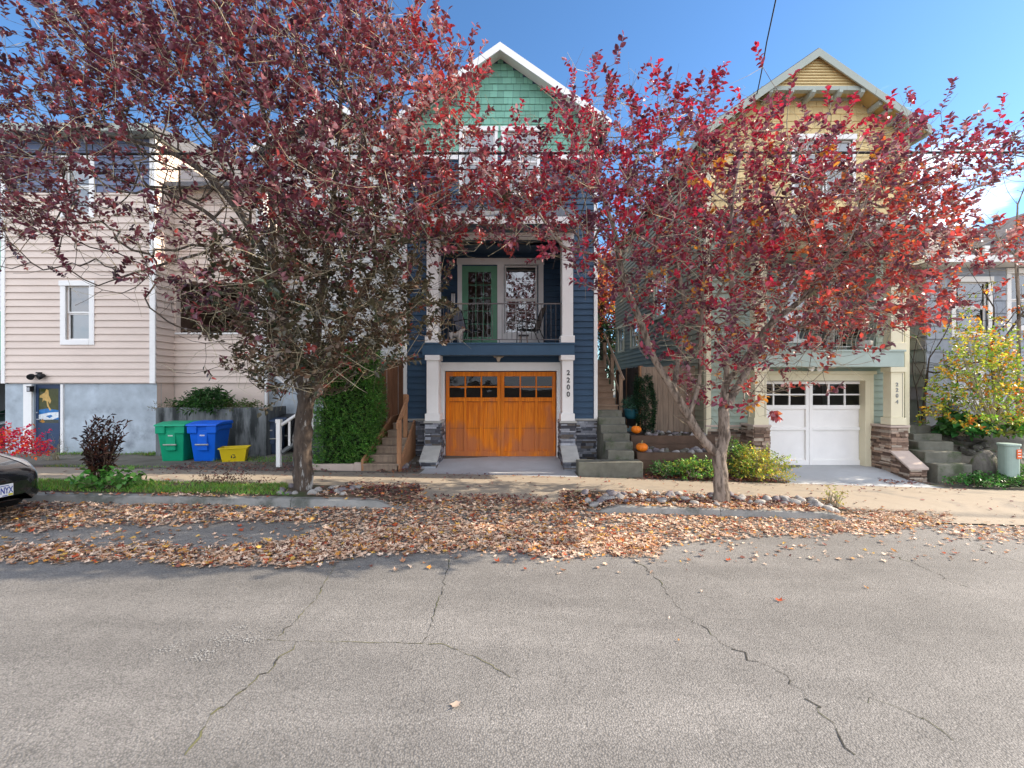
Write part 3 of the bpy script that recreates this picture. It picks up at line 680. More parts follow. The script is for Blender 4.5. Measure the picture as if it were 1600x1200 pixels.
gi = MB(); gi.box(nx0+.17, nx1-.17, 14.5, 14.6, 0, 2.8); gi.box(nx0+.17, nx1-.17, 11.8, 14.6, 2.7, 2.75); gi.build('garage_interior', M['dark'], nv)
text('2', .165, PX(888, CY), CY-.004, PZ(586, CY), M['digit'], nv); text('2', .165, PX(888, CY), CY-.004, PZ(597.5, CY), M['digit'], nv)
text('0', .165, PX(888, CY), CY-.004, PZ(608.5, CY), M['digit'], nv); text('0', .165, PX(888, CY), CY-.004, PZ(619.5, CY), M['digit'], nv)
# wall lantern on the balcony
ln = MB(); lx, lz = PX(709, 12.6), PZ(472, 12.6); ln.box(lx-.05, lx+.05, 12.52, 12.58, lz-.02, lz+.22); ln.box(lx-.06, lx+.06, 12.42, 12.53, lz+.2, lz+.23); ln.box(lx-.06, lx+.06, 12.42, 12.53, lz-.12, lz-.10)
lo = ln.build('wall_lantern', M['black'], nv); l2 = MB(); l2.box(lx-.045, lx-.012, 12.43, 12.51, lz-.1, lz+.2); l2.box(lx+.012, lx+.045, 12.43, 12.51, lz-.1, lz+.2); l2.build('shade', M['white'], lo)
# horned skull ornament above the garage
sk = thing('skull_ornament', (PX(779, 11.5), 11.42, PZ(560, 11.45)), 'small pale horned skull ornament hanging above the orange garage door', 'ornament')
b = MB(); b.M = Matrix.Translation(sk.location); b.lathe([(0,-.085),(.03,-.08),(.042,-.04),(.06,.0),(.062,.03),(.04,.055),(0,.06)], (0,0,0), 12)
ho = b.build('skull', M['bone'], sk, smooth=True)
for s in (-1, 1):
    b = MB(); b.M = Matrix.Translation(sk.location); b.tube([(s*.045, 0, .035), (s*.09, 0, .035), (s*.125, -.01, .055), (s*.135, -.01, .095)], [.02, .018, .013, .004], 8); b.build('horn', M['bone'], ho, smooth=True)
b = MB(); b.M = Matrix.Translation(sk.location); b.box(-.03, .03, .03, .14, -.01, .04); b.build('bracket', M['black'], sk)

# ------------------------------------------------------------------ sage green and yellow house, number 2204
sh = thing('sage_house', (7.42, 11.6, -.1), 'narrow sage green house with yellow shingled gable and white garage door', 'house')
sx0, sx1, sxc, sza = 4.9, 9.94, 7.42, 10.09
dz = -.215
gar = (PX(1178, HY)-.03, PX(1350, HY)+.04, -.4, PZ(594.5, HY)); rec = (5.85, 9.15, 2.75, 5.28)
wins = [(PX(1240,HY), PX(1284,HY), PZ(305,HY), PZ(219,HY)), (PX(1290,HY), PX(1331,HY), PZ(305,HY), PZ(219,HY))]
wl = MB(); core(wl, sx0, sx1, -.5, 8.4, HY, '-y', [gar, rec] + wins)
wl.add([(sx0, HY, 8.4), (sx1, HY, 8.4), (sxc, HY, sza-.13)], [(0,1,2)])
swins = [(17.75, 18.9, 3.45, 4.35), (20.1, 21.1, 3.45, 4.45), (14.6, 15.8, 4.2, 5.6)]
core(wl, HY, HY+10.2, -.5, 8.2, sx0, '-x', swins); wl.prism([(sx1-.16, HY, 8.2), (sx1-.16, HY+10, 8.2), (sx1-.16, HY+10, -.5), (sx1-.16, HY, -.5)], (.16,0,0))
wl.box(sx0, sx1, HY+10.1, HY+10.2, -.5, 8.2); wl.box(sx0+.17, sx1-.17, HY+.17, HY+10, 5.9, 5.95); wl.build('wall', M['sage'], sh)
sid = MB(); lap(sid, sx0, sx1, .83, PZ(335, HY), HY, '-y', [gar, rec] + wins, expo=.155); sid.build('siding', M['sage'], sh)
def ycol():
    k = random.uniform(.88, 1.1); return (.66*k, .50*k, .24*k)
sg = MB(); ztri = PZ(134, 11.2)
lap(sg, sx0, sx1, PZ(335, HY), PZ(158, HY), HY, '-y', wins, expo=.18, lip=.018, pieces=.2, cfun=ycol, lim=lambda z: (max(sx0, sxc-(sza-.13-z)/.694), min(sx1, sxc+(sza-.13-z)/.694)))
sg.build('gable_shingles', M['yellow'], sh)
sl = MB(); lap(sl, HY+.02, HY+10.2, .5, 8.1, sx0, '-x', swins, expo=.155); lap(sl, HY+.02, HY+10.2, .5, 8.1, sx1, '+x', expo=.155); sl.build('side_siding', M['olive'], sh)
for w in swins: window(sh, *w, sx0, '-x', trim=.09, mt='cream', blind='blind', sash='white')
# projecting louvred triangle with its beam and brackets
ty = 11.22; hw = (sza - .2 - ztri) / .694
tri = MB(); tri.prism([(sxc-hw-.2, ty+.03, ztri), (sxc+hw+.2, ty+.03, ztri), (sxc, ty+.03, ztri+.694*(hw+.2))], (0, .2, 0), (.5,.36,.14))
lap(tri, sxc-2, sxc+2, ztri, sza-.2, ty+.03, '-y', expo=.072, lip=.028, cfun=lambda: (.60,.46,.23), lim=lambda z: (sxc-(sza-.1-z)/.694, sxc+(sza-.1-z)/.694))
tri.build('louvred_gable', M['yellow'], sh)
bm = MB(); bm.box(PX(1190, ty), PX(1362, ty), ty-.02, ty+.12, PZ(141.5, ty), ztri); bm.build('gable_beam', M['trimg'], sh, bevel=.005)
so = MB(); so.box(PX(1195, ty), PX(1358, ty), ty+.12, HY, PZ(141.5, ty)+.03, PZ(141.5, ty)+.06, (.5,.36,.14)); so.build('gable_soffit', M['yellow'], sh)
bd = MB(); bd.box(PX(1180, HY), PX(1385, HY), HY-.05, HY, PZ(158, HY), PZ(149, HY)); bd.build('band', M['trimg'], sh)
for x in (1203, 1236, 1270, 1312, 1346):
    b = MB(); xx = PX(x, ty); zz = PZ(141.5, ty)
    b.prism([(xx-.045, ty-.06, zz+.02), (xx-.045, ty-.06, zz-.07), (xx-.045, ty+.03, zz-.13), (xx-.045, HY-.02, zz-.13), (xx-.045, HY-.02, zz+.02)], (.09, 0, 0)); b.build('bracket', M['trimg'], sh, bevel=.004)
for x in (1219, 1252, 1291, 1330): 
    b = MB(); xx = PX(x, HY); b.box(xx-.06, xx+.06, HY-.09, HY-.05, PZ(157,HY), PZ(149,HY)+.05); b.build('dentil', M['trimg'], sh)
gable_roof(sh, sxc, sza, 2.72, 11.15, 21.9, 'shake', 'trimg', rake=.2)
sf = MB()
for s in (-1, 1): sf.prism([(sxc, 11.16, sza-.125), (sxc+s*2.68, 11.16, sza-.125-.694*2.68), (sxc+s*2.68, 11.16, sza-.15-.694*2.68), (sxc, 11.16, sza-.15)], (0, .43, 0), (.5,.36,.14))
sf.build('soffit', M['yellow'], sh)
# eave outlooker along the rakes
ol = MB()
for s in (-1, 1):
    for k in range(5):
        x = sxc + s*(1.55 + .24*k); z = sza - .16 - .694*abs(x - sxc); ol.box(x-.04, x+.04, 11.2, HY-.02, z-.11, z)
ol.build('outlooker', M['trimg'], sh)
for w in wins: window(sh, *w, HY, '-y', trim=.07, blind='blind', blind2='blind', grid_top=(2,2), grid_bot=(1,1), head=.06)
tr = MB()
for x0, x1 in ((sx0-.02, sx0+.09), (sx1-.09, sx1+.02)): tr.box(x0, x1, HY-.052, HY, .83, 8.2)
for s, x in ((-1, sx0), (1, sx1)): tr.box(x + s*.002, x + s*.03, HY-.05, HY+.1, .5, 8.1)
tr.build('corner_trim', M['cream'], sh, bevel=.004)
st = MB(); sz = PZ(667, HY)
ledge(st, sx0, gar[0]-.10, -.4, sz, HY, '-y', BRWN, seed=13); ledge(st, gar[1]+.12, sx1, -.4, sz, HY, '-y', BRWN, seed=14)
ledge(st, HY-.02, HY+1.0, -.4, sz, sx0, '-x', BRWN, seed=15); ledge(st, HY-.02, HY+.6, -.4, sz, sx1, '+x', BRWN, seed=16); st.build('stone_veneer', M['stoneg'], sh)
cp = MB(); cp.box(sx0-.04, gar[0]-.11, HY-.06, HY, sz, sz+.05); cp.box(gar[1]+.13, sx1+.04, HY-.06, HY, sz, sz+.05); cp.build('stone_ledge', M['capb'], sh, bevel=.008)
cl = (5.80, 6.08); cr_ = (9.05, 9.36)
pier(sh, cl[0]-.04, cl[1]+.05, CY-.03, HY-.03, PZ(667,CY), BRWN, 'capb', 51, wing=(.3, .05, -.0), gz=-.2)
pier(sh, cr_[0]-.03, cr_[1]+.06, CY-.03, HY-.03, PZ(668,CY), BRWN, 'capb', 61, wing=(.5, PZ(704,CY), PZ(731,10.45)), gz=-.3)
for c in (cl, cr_):
    column(sh, c[0], c[1], CY, CY+.24, PZ(664, CY), 2.355, 'cream', panel=True); column(sh, c[0], c[1], CY, CY+.24, 2.765, 5.24, 'cream', cap=False, panel=True)
bm = MB(); bm.box(PX(1166, CY), PX(1411.5, CY), CY-.03, HY, 2.36, 2.72); bm.box(PX(1164, CY), PX(1413.5, CY), CY-.055, HY, 2.72, 2.765); bm.box(5.85, 9.15, HY, 12.6, 2.68, 2.76); bm.build('balcony_floor', M['sageb'], sh, bevel=.004)
po = MB(); po.box(5.8, 9.2, HY, 12.6, 5.28, 5.34); po.box(5.75, 5.85, HY+.17, 12.62, 2.6, 5.3); po.box(9.15, 9.25, HY+.17, 12.62, 2.6, 5.3)
dh = (PX(1308,12.6), PX(1356,12.6), 2.76, 4.9); wh = (PX(1222,12.6), PX(1298,12.6), 3.15, 4.9)
core(po, 5.8, 9.2, 2.6, 5.34, 12.6, '-y', [dh, wh]); lap(po, 5.85, 9.15, 2.76, 5.28, 12.6, '-y', [dh, wh], expo=.155)
lap(po, HY, 12.6, 2.76, 5.28, 5.85, '+x', expo=.155, base=0); lap(po, HY, 12.6, 2.76, 5.28, 9.15, '-x', expo=.155, base=0); po.build('balcony_wall', M['sageb'], sh)
dt = MB(); dt.box(dh[0]-.1, dh[0], 12.55, 12.6, 2.76, 4.9); dt.box(dh[1], dh[1]+.1, 12.55, 12.6, 2.76, 4.9); dt.box(dh[0]-.12, dh[1]+.12, 12.53, 12.6, 4.9, 5.03); dt.build('door_surround', M['white'], sh, bevel=.004)
glazed_door(sh, dh[0], dh[1], 2.77, 4.9, 12.58, 'white', gc=1, gr=1, gx=.1, gtop=.12, gbot=.2)
window(sh, *wh, 12.6, '-y', trim=.08, blind='blind')
hd = MB(); hd.box(cl[0], cr_[1], CY+.02, CY+.2, 5.245, 5.36); hd.build('balcony_header', M['cream'], sh)
pr = MB(); pr.prism([(5.3, PYE, 5.53), (5.3, HY, 6.2), (5.3, HY, 6.12), (5.3, PYE, 5.45)], (4.2, 0, 0)); pr.build('porch_roof', M['shake'], sh)
pf = MB(); pf.box(5.29, 9.51, PYE-.03, PYE, 5.36, 5.52); pf.build('porch_fascia', M['trimg'], sh); ps = MB(); ps.box(5.3, 9.5, PYE, HY-.01, 5.37, 5.385); ps.build('porch_soffit', M['sageb'], sh)
railing(sh, 6.10, 9.05, CY+.1, 2.84, 3.80, 'metall', 27, belly=.15)
gt = MB(); GA, GB, GZ = PX(1178,11.75), PX(1350,11.75), PZ(595.5,11.75); gz0 = -.115
for a0, a1 in ((gar[0]-.12, GA-.01), (GB+.01, gar[1]+.17)): gt.box(a0, a1, HY-.05, HY+.17, gz0-.08, GZ+.01)
gt.box(gar[1]-.04, GB+.02, HY-.048, HY+.17, gz0-.08, GZ+.008)
gt.box(gar[0]-.12, gar[1]+.17, HY-.05, HY+.17, GZ+.01, GZ+.17); gt.box(gar[0]-.14, gar[1]+.22, HY-.09, HY, GZ+.17, GZ+.25)
gt.build('garage_surround', M['cream'], sh, bevel=.005)
zA = PZ(672, 11.75)
garage_door(sh, GA, GB, gz0, GZ, 11.75, 'white', 1, (zA+.035,), ((zA-.0, zA+.07),), (PZ(633,11.75), PZ(600,11.75)))
gi = MB(); gi.box(sx0+.17, sx1-.17, 14.5, 14.6, -.3, 2.5); gi.box(sx0+.17, sx1-.17, 11.9, 14.6, 2.5, 2.55); gi.build('garage_interior', M['dark'], sh)
for ch, y in (('2', 603.5), ('2', 612), ('0', 621), ('4', 630.5)): text(ch, .125, PX(1401.5, CY), CY-.004, PZ(y, CY), M['digitg'], sh)
# twin floodlight under the balcony
def floodlight(loc, label, s=1., white=False, group=None):
    t = thing('floodlight', loc, label, 'floodlight', group); mm = Matrix.Translation(loc) @ Matrix.Scale(s, 4)
    b = MB(); b.M = mm; b.lathe([(0,-.01),(.05,-.01),(.05,.02),(0,.02)], (0,0,0), 12); b.tube([(0,0,0),(0,-.02,-.05)], .02, 8); bb = b.build('base', M['black'], t)
    for sx in (-1, 1):
        b = MB(); b.M = mm @ Matrix.Translation((sx*.10, -.05, -.06)) @ Matrix.Rotation(R(115), 4, 'X') @ Matrix.Rotation(R(-sx*25), 4, 'Y')
        b.lathe([(0,-.06),(.03,-.055),(.052,.0),(.06,.06),(.05,.062),(0,.05)], (0,0,0), 14)
        h = b.build('lamp_head', M['white'] if white else M['black'], t, smooth=True)
        b = MB(); b.M = mm; b.tube([(0,-.02,-.04), (sx*.09,-.04,-.05)], .013, 6); b.build('arm', M['black'], t)
    return t
floodlight((PX(1271, 11.35), 11.35, PZ(571, 11.35)), 'twin floodlight under the sage balcony above the white garage door', 1.1, True)

# ------------------------------------------------------------------ tan house on the left
TY = 12.6
th = thing('tan_house', (-12, TY, .05), 'pinkish tan clapboard house with grey concrete basement and navy basement door', 'house')
tx0, tx1 = PX(5, TY), PX(243, TY); RY = 13.3; rx0, rx1 = tx1, PX(412, RY)
zt0, zt1, zt2 = PZ(598, TY), PZ(301, TY), 8.65
w1 = (PX(104,TY), PX(141,TY), PZ(531,TY), PZ(447,TY)); w2 = (PX(104,TY), PX(141,TY), PZ(333,TY), PZ(250,TY))
dh = (PX(50,TY), PX(93,TY), -.1, PZ(600.5,TY))
wl = MB(); core(wl, tx0, tx1, zt0-.02, zt2, TY, '-y', [w1, w2])
wl.prism([(tx0, TY, 8.6), (tx0, TY+9, 8.6), (tx0, TY+9, zt0-.02), (tx0, TY, zt0-.02)], (.15,0,0)); wl.prism([(tx1-.15, TY+.0, 8.6), (tx1-.15, TY+9, 8.6), (tx1-.15, TY+9, zt0-.02), (tx1-.15, TY, zt0-.02)], (.148,0,0))
wl.box(tx0+.16, tx1-.16, TY+4, TY+4.05, 0, 8.6)
wl.build('wall', M['tan'], th)
sd_ = MB(); lap(sd_, tx0, tx1, zt0, zt1, TY, '-y', [w1, w2], expo=.19, lip=.03); lap(sd_, TY, RY, zt0, zt2, tx1, '+x', expo=.19, lip=.03); sd_.build('siding', M['tan'], th)
su = MB(); lap(su, tx0, tx1, zt1, zt2-.0, TY, '-y', [w2], expo=.19, lip=.03); su.build('upper_siding', M['slate'], th)
fn = MB(); core(fn, tx0, tx1-.0, -.3, zt0-.02, TY+.05, '-y', [dh]); fn.box(tx1-.13, tx1-.03, TY+.09, RY, -.3, zt0-.024); fn.box(tx0, tx0+.15, TY+.21, TY+9, -.3, zt0-.025); fn.build('foundation', M['foundation'], th)
fr = MB(); fr.box(tx1-.03, tx1-.008, TY+.06, RY, .2, zt0-.01); fr.box(rx0-.02, rx1, RY+.02, RY+.14, .2, zt0-.005); fr.build('rendered_base', M['tan'], th)
tr = MB(); tr.box(tx0-.02, tx0+.09, TY-.05, TY+.01, zt0-.02, zt2); tr.box(tx1-.13, tx1+.02, TY-.05, TY+.0, zt0-.02, zt2); tr.box(tx0-.02, tx0, TY, TY+.2, zt0, zt2); tr.build('corner_trim', M['white'], th, bevel=.004)
window(th, *w1, TY, '-y', trim=.14, blind='blind', blind2='blindb', head=.0); window(th, *w2, TY, '-y', trim=.14, blind='blind', blind2='blind', head=.0)
ev = MB(); ev.box(tx0-.35, tx1+.1, TY-.42, TY+9, zt2+.02, zt2+.05); ev.box(tx0-.38, tx1+.13, TY-.46, TY-.42, zt2-.02, zt2+.18); ev.build('eave', M['trimg'], th)
rf = MB(); rf.prism([(tx0-.4, TY-.45, zt2+.19), (tx0-.4, TY+4.5, zt2+1.3), (tx0-.4, TY+9.2, zt2+.19), (tx0-.4, TY+9.2, zt2+.05), (tx0-.4, TY-.4, zt2+.05)], (tx1-tx0+.55, 0, 0)); rf.build('roof', M['shake'], th)
# recessed wing with the covered porch opening
hol = (PX(276,RY), PX(392,RY), PZ(521,RY), PZ(442,RY))
wg = MB(); core(wg, rx0, rx1, zt0-.02, 7.6, RY, '-y', [hol]); wg.box(rx1-.12, rx1, RY+.16, RY+8, 0, 7.6); wg.build('wing_wall', M['tan'], th)
ws = MB(); lap(ws, rx0, rx1-.0, zt0, 7.6, RY, '-y', [hol], expo=.19, lip=.03); ws.build('wing_siding', M['tan'], th)
wp = MB(); wp.box(rx0, rx1-.12, RY+.17, RY+2.6, 2.95, 3.0); wp.box(rx0, rx1-.12, RY+2.6, RY+2.7, 3.0, 5.4); wp.box(rx0-.0, rx0+.05, RY+.17, RY+2.6, 3.0, 4.9); wp.box(rx0, rx1-.12, RY+.17, RY+2.7, 4.9, 5.0); wp.build('porch', M['woodd'], th)  # dark timber colour stands in for the shade inside the porch
wd = MB(); wd.box(-8.6, -7.8, RY+2.55, RY+2.6, 3.0, 4.8); wd.build('porch_door', M['navydoor'], th)
wt = MB(); wt.box(hol[0]-.02, hol[1]+.02, RY-.06, RY+.2, hol[2]-.03, hol[2]+.02); wt.box(rx1-.2, rx1+.02, RY-.05, RY+.0, zt0-.02, 7.6); wt.box(rx1, rx1+.022, RY-.05, RY+.15, zt0-.02, 7.6); wt.build('wing_trim', M['white'], th, bevel=.004)
wr = MB(); wr.prism([(rx0, RY-.4, 7.62), (rx0, RY+8, 9.0), (rx0, RY+8, 8.9), (rx0, RY-.4, 7.5)], (rx1-rx0+.3, 0, 0)); wr.build('wing_roof', M['shake'], th)
# basement door and its jambs
jm = MB(); jm.box(PX(36,TY), PX(49,TY), TY+.0, TY+.12, -.1, dh[3]); jm.box(PX(94,TY), PX(98,TY), TY+.0, TY+.12, -.1, dh[3]); jm.build('door_jamb', M['white'], th, bevel=.004)
d = MB(); a0, a1 = dh[0]+.0, dh[1]-.0; g0, g1, h0, h1 = PX(60,12.7), PX(93,12.7)-.03, PZ(661,12.7), PZ(607,12.7); z0 = -.03
for b in ((a0, g0, z0, dh[3]), (g1, a1, z0, dh[3]), (g0, g1, z0, h0), (g0, g1, h1, dh[3])): d.box(b[0], b[1], 12.7, 12.75, b[2], b[3])
for a, b in ((a0+.1, a0+.32), (a0+.42, a0+.66)): d.box(a, b, 12.688, 12.70, z0+.12, z0+.62)
do = d.build('door', M['navydoor'], th, bevel=.004)
pc = MB(); P = lambda x, y: (g0 + (g1-g0)*x, 12.715, h1 - (h1-h0)*y)
pc.quad(P(0,0), P(1,0), P(1,1), P(0,1), (.055,.065,.02))  # flat coloured shapes laid over the pane
def poly(pts, col, k): pc.add([(P(x,y)[0], 12.715 - .002*k, P(x,y)[2]) for x, y in pts], [tuple(range(len(pts)))], col)
poly([(0,.62),(.4,.58),(1,.63),(1,1),(0,1)], (.02,.17,.45), 1); poly([(0,.76),(.5,.70),(1,.68),(1,.83),(.6,.92),(.2,.9),(0,.95)], (.70,.74,.76), 2); poly([(.35,.8),(.6,.76),(.7,.8),(.55,.86)], (.03,.17,.42), 3)
poly([(0,.92),(.5,.9),(1,.9),(1,1),(0,1)], (.06,.07,.06), 3); poly([(.06,.95),(.2,.88),(.32,.97),(.2,1)], (.45,.2,.03), 4)
poly([(.05,.2),(.3,.12),(.38,.02),(.48,.05),(.5,.2),(.62,.35),(.56,.45),(.45,.36),(.5,.5),(.62,.62),(.55,.64),(.42,.5),(.38,.36),(.25,.34),(.18,.4),(.2,.28),(.04,.26)], (.60,.38,.12), 2)
pc.build('coloured_pane', M['panecol'], do)
hn = MB(); hn.lathe([(0,0),(.03,0),(.03,.03),(0,.04)], (a0+.08, 12.66, 1.15), 12); hn.tube([(a0+.07,12.66,.98),(a0+.17,12.655,.975)], .018, 8); hn.build('handle', M['chrome'], do)
lb = thing('wall_light', (PX(46,12.5), 12.55, PZ(607,12.5)), 'small black box light beside the navy basement door', 'wall light'); b = MB(); b.M = Matrix.Translation(lb.location); b.box(-.05,.05,-.08,.03,-.09,.05); b.box(-.06,.06,-.09,.03,.05,.065); b.build('housing', M['black'], lb, bevel=.006); b = MB(); b.M = Matrix.Translation(lb.location); b.box(-.035,.035,-.083,-.078,-.07,.03); b.build('lens', M['lamp'], lb)
floodlight((PX(58,12.5), 12.55, PZ(583,12.5)), 'black twin floodlight on the tan siding above the basement door', 1.35)
# downspout
ds = MB(); xx = PX(416, 13.2); ds.tube([(xx, 13.2, 7.4), (xx, 13.2, 1.4), (xx+.02, 13.15, .5), (xx+.03, 13.1, .16), (xx-.15, 12.9, .06)], .045, 8)
tag(ds.build('downspout', M['white'], None, loc=(xx, 13.2, .06)), 'white downspout on the right corner of the tan house', 'downspout')
# low retaining wall
rw = MB(); q0, q1 = PX(243, 12.2), PX(416, 12.2); zt = PZ(637, 12.2)
rw.box(q0, q1, 12.2, 12.32, -.1, zt); rw.box(q1-.12, q1, 12.32, 13.28, -.1, zt-.002); rwo = rw.build('retaining_wall', M['stain'], None, loc=((q0+q1)/2, 12.2, 0), bevel=.01)
tag(rwo, 'stained concrete retaining wall behind the bins below the tan house', 'wall')
so_ = MB(); so_.box(q0, q1-.12, 12.32, 13.2, zt-.12, zt-.05); so_.build('planter_soil', M['soil'], rwo)
# strip of the bright green and white building at the left edge
gh = thing('green_white_building', (-19, 15, .1), 'bright green and white building seen as a sliver at the far left edge', 'building')
gx1 = -14.2
b = MB(); b.box(-24, gx1, 13.0, 22, 2.35, 4.0); b.build('green_wall', M['greenwall'], gh)
b = MB(); b.box(-24, gx1+.02, 12.98, 22, 4.0, 5.1); lap(b, -24, gx1, 4.1, 5.0, 12.98, '-y', expo=.16); b.build('white_wall', M['white2'], gh)
b = MB(); b.box(-24, gx1, 13.0, 22, 5.1, 6.0); b.build('green_wall', M['greenwall'], gh)
b = MB(); b.box(-24, gx1, 13.0, 22, 6.0, 9.0); lap(b, -24, gx1, 6.0, 9.0, 13.0, '-y', expo=.16); b.build('upper_wall', M['slate'], gh)
b = MB(); b.box(-24, gx1, 21, 22, -.2, 2.35); b.box(-24, -23.7, 13, 21, -.2, 2.35); b.box(gx1-.3, gx1, 17, 21, -.2, 2.35); b.build('carport_wall', M['concg'], gh)

# ------------------------------------------------------------------ pale house behind the big tree
WY = 14.6
ph = thing('pale_house', (-5.4, WY, .3), 'pale off-white house set back behind the large purple tree', 'house')
px0, px1 = PX(418, WY), -3.35
pw = [(PX(420,WY)+.05, PX(432,WY)+.1, 2.9, 4.0), (-5.9, -4.9, 3.0, 4.6), (-5.9, -4.9, 6.4, 7.8)]
b = MB(); core(b, px0, px1, -.2, 9.0, WY, '-y', pw); b.prism([(px1-.15, WY, 9.0), (px1-.15, WY+8, 9.0), (px1-.15, WY+8, -.2), (px1-.15, WY, -.2)], (.15,0,0)); b.prism([(px0, WY, 9.0), (px0, WY+8, 9.0), (px0, WY+8, -.2), (px0, WY, -.2)], (.15,0,0)); pm = (px0+px1)/2
b.add([(px0,WY,9.0),(px1,WY,9.0),(pm,WY,10.6)],[(0,1,2)]); b.build('wall', M['white2'], ph)
b = MB(); lap(b, px0, px1, 2.4, 9.0, WY, '-y', pw, expo=.17); lap(b, WY, WY+8, 1.2, 9.0, px1, '+x', expo=.17); b.build('siding', M['white2'], ph)
for w in pw: window(ph, *w, WY, '-y', trim=.1, blind='blind')
gable_roof(ph, pm, 10.75, (px1-px0)/2+.3, WY-.4, WY+8.2, 'shake', 'white', slope=.6)
# dark concrete side ramp in front of it, with white stair rail
rmp = MB(); ax0, ax1 = PX(419, 13.6), PX(520, 13.6); rmp.prism([(ax0, 13.6, -.1), (ax1, 13.6, -.1), (ax1, 13.6, PZ(640,13.6)), (PX(463,13.6), 13.6, PZ(607,13.6)), (PX(432,13.6), 13.6, PZ(586,13.6)), (ax0, 13.6, PZ(586,13.6))], (0, .25, 0))
ro = rmp.build('concrete_side_wall', M['foundation'], None, loc=(ax0, 13.6, 0)); tag(ro, 'dark blue-grey concrete wall with sloping top between tan house and big tree', 'wall')
c = MB(); c.prism([(PX(432,13.6), 13.56, PZ(586,13.6)), (PX(465,13.6), 13.56, PZ(608,13.6)), (PX(465,13.6), 13.56, PZ(613,13.6)), (PX(432,13.6), 13.56, PZ(591,13.6))], (0, .3, 0)); c.build('sloping_cap', M['white'], ro)
ws_ = thing('white_stair_railing', (PX(436, 10.2), 10.2, .17), 'weathered white stair railing with square post left of the big tree trunk', 'railing')
b = MB(); pX = PX(436, 10.2); b.box(pX-.045, pX+.045, 10.15, 10.24, .12, PZ(655,10.2)); b.box(pX-.055, pX+.055, 10.14, 10.25, PZ(661,10.2), PZ(655,10.2)); b.build('post', M['white'], ws_, bevel=.006)
rail = lambda t, dz: (pX + .05 + 1.5*t, 10.2 + 1.4*t, PZ(664,10.2) + dz + 1.35*t)
b = MB(); b.tube([rail(0,0), rail(1,0)], .035, 4); b.build('handrail', M['white'], ws_)
b = MB(); b.tube([rail(0,-.62), rail(1,-.62)], .05, 4); b.build('stringer', M['stain'], ws_)
for k in range(1, 12):
    b = MB(); t = k/12; p, q = rail(t, -.6), rail(t, -.02); b.box(p[0]-.02, p[0]+.02, p[1]-.02, p[1]+.02, p[2], q[2]); b.build('baluster', M['white'], ws_)
sc_ = thing('shaded_steps', (-4.6, 10.9, .1), 'dark concrete steps behind the white stair railing', 'steps'); b = MB()
for k in range(7): b.box(-4.95+.0*k, -3.9, 10.4+.26*k, 12.6, -.1+.17*k, .25+.17*k)
b.build('treads', M['stain'], sc_)

# ------------------------------------------------------------------ cottage at the far right
KYC = 13.0
ct = thing('grey_blue_cottage', (16, 13, 1.0), 'grey-blue shingled cottage with brown roof behind the yellowing shrub at right', 'house')
cx0, cx1 = PX(1447, KYC), 22.
def ccol():
    k = random.uniform(.86, 1.1); return (.34*k, .37*k, .42*k)
cw = [(PX(1492,KYC), PX(1520,KYC)+.4, PZ(520,KYC), PZ(441,KYC)), (PX(1492,KYC), PX(1530,KYC), PZ(625,KYC), PZ(583,KYC)), (PX(1578,KYC), PX(1640,KYC), PZ(510,KYC), PZ(428,KYC))]
b = MB(); core(b, cx0, cx1, .3, PZ(404,KYC), KYC, '-y', cw, col=(.34,.37,.42)); b.prism([(cx0,KYC,5.45),(cx0,KYC+8,5.45),(cx0,KYC+8,.3),(cx0,KYC,.3)], (.15,0,0), (.34,.36,.33)); b.build('wall', M['cottage'], ct)
b = MB(); b.box(cx0+.2, cx1, KYC+2.5, KYC+2.6, .5, 5.4); b.box(cx0+.2, cx1, KYC+.2, KYC+2.5, 2.6, 2.65); b.box(cx0+.2, cx1, KYC+.2, KYC+2.5, 5.3, 5.4); b.build('room', M['dark'], ct)
b = MB(); lap(b, cx0, cx1, PZ(637,KYC)+.5, PZ(404,KYC), KYC, '-y', cw, expo=.36, lip=.03, pieces=.5, cfun=ccol, gap=.004); b.build('shingles', M['cottage'], ct)
b = MB(); lap(b, KYC, KYC+8, 1.5, 5.4, cx0, '-x', expo=.36, lip=.03, pieces=.5, cfun=lambda: tuple(x*random.uniform(.9,1.1) for x in (.36,.37,.33)), gap=.004); b.build('side_shingles', M['cottage'], ct)
b = MB(); b.box(cx0-.03, cx1, KYC-.04, KYC, .3, PZ(637,KYC)+.48); b.build('foundation', M['concg'], ct)
for w in cw: window(ct, *w, KYC, '-y', trim=.12, blind=None)
ez = PZ(405, KYC-.5)
b = MB(); b.prism([(cx0-.5, KYC-.55, ez+.02), (cx0+3.3, KYC+4, ez+2.2), (cx1, KYC+4, ez+2.2), (cx1, KYC-.55, ez+.02)], (0,.0,.10)); b.prism([(cx0-.5, KYC-.55, ez+.02), (cx0-.5, KYC+8.5, ez+.02), (cx0+3.3, KYC+4, ez+2.2)], (0,0,.1)); b.build('roof', M['shakeb'], ct)
b = MB(); b.box(cx0-.5, cx1, KYC-.6, KYC-.56, ez-.10, ez+.09); b.box(cx0-.52, cx0-.48, KYC-.6, KYC+8.5, ez-.1, ez+.09); b.build('eave_fascia', M['white'], ct); b = MB(); b.box(cx0-.48, cx1, KYC-.56, KYC, ez-.1, ez-.07); b.build('soffit', M['white'], ct)
gy = KYC-.1; ga = (PX(1700,gy), PZ(305,gy)); gl_ = (PX(1515,gy), PZ(393,gy))
b = MB(); gz_ = gl_[1]; slp = (ga[1]-gz_)/(ga[0]-gl_[0]); b.prism([(gl_[0]+.3, gy+.1, gz_-.15), (ga[0], gy+.1, ga[1]-.1), (2*ga[0]-gl_[0]-.3, gy+.1, gz_-.15)], (0,3.5,0), (.34,.37,.42)); b.build('gable_wall', M['cottage'], ct)
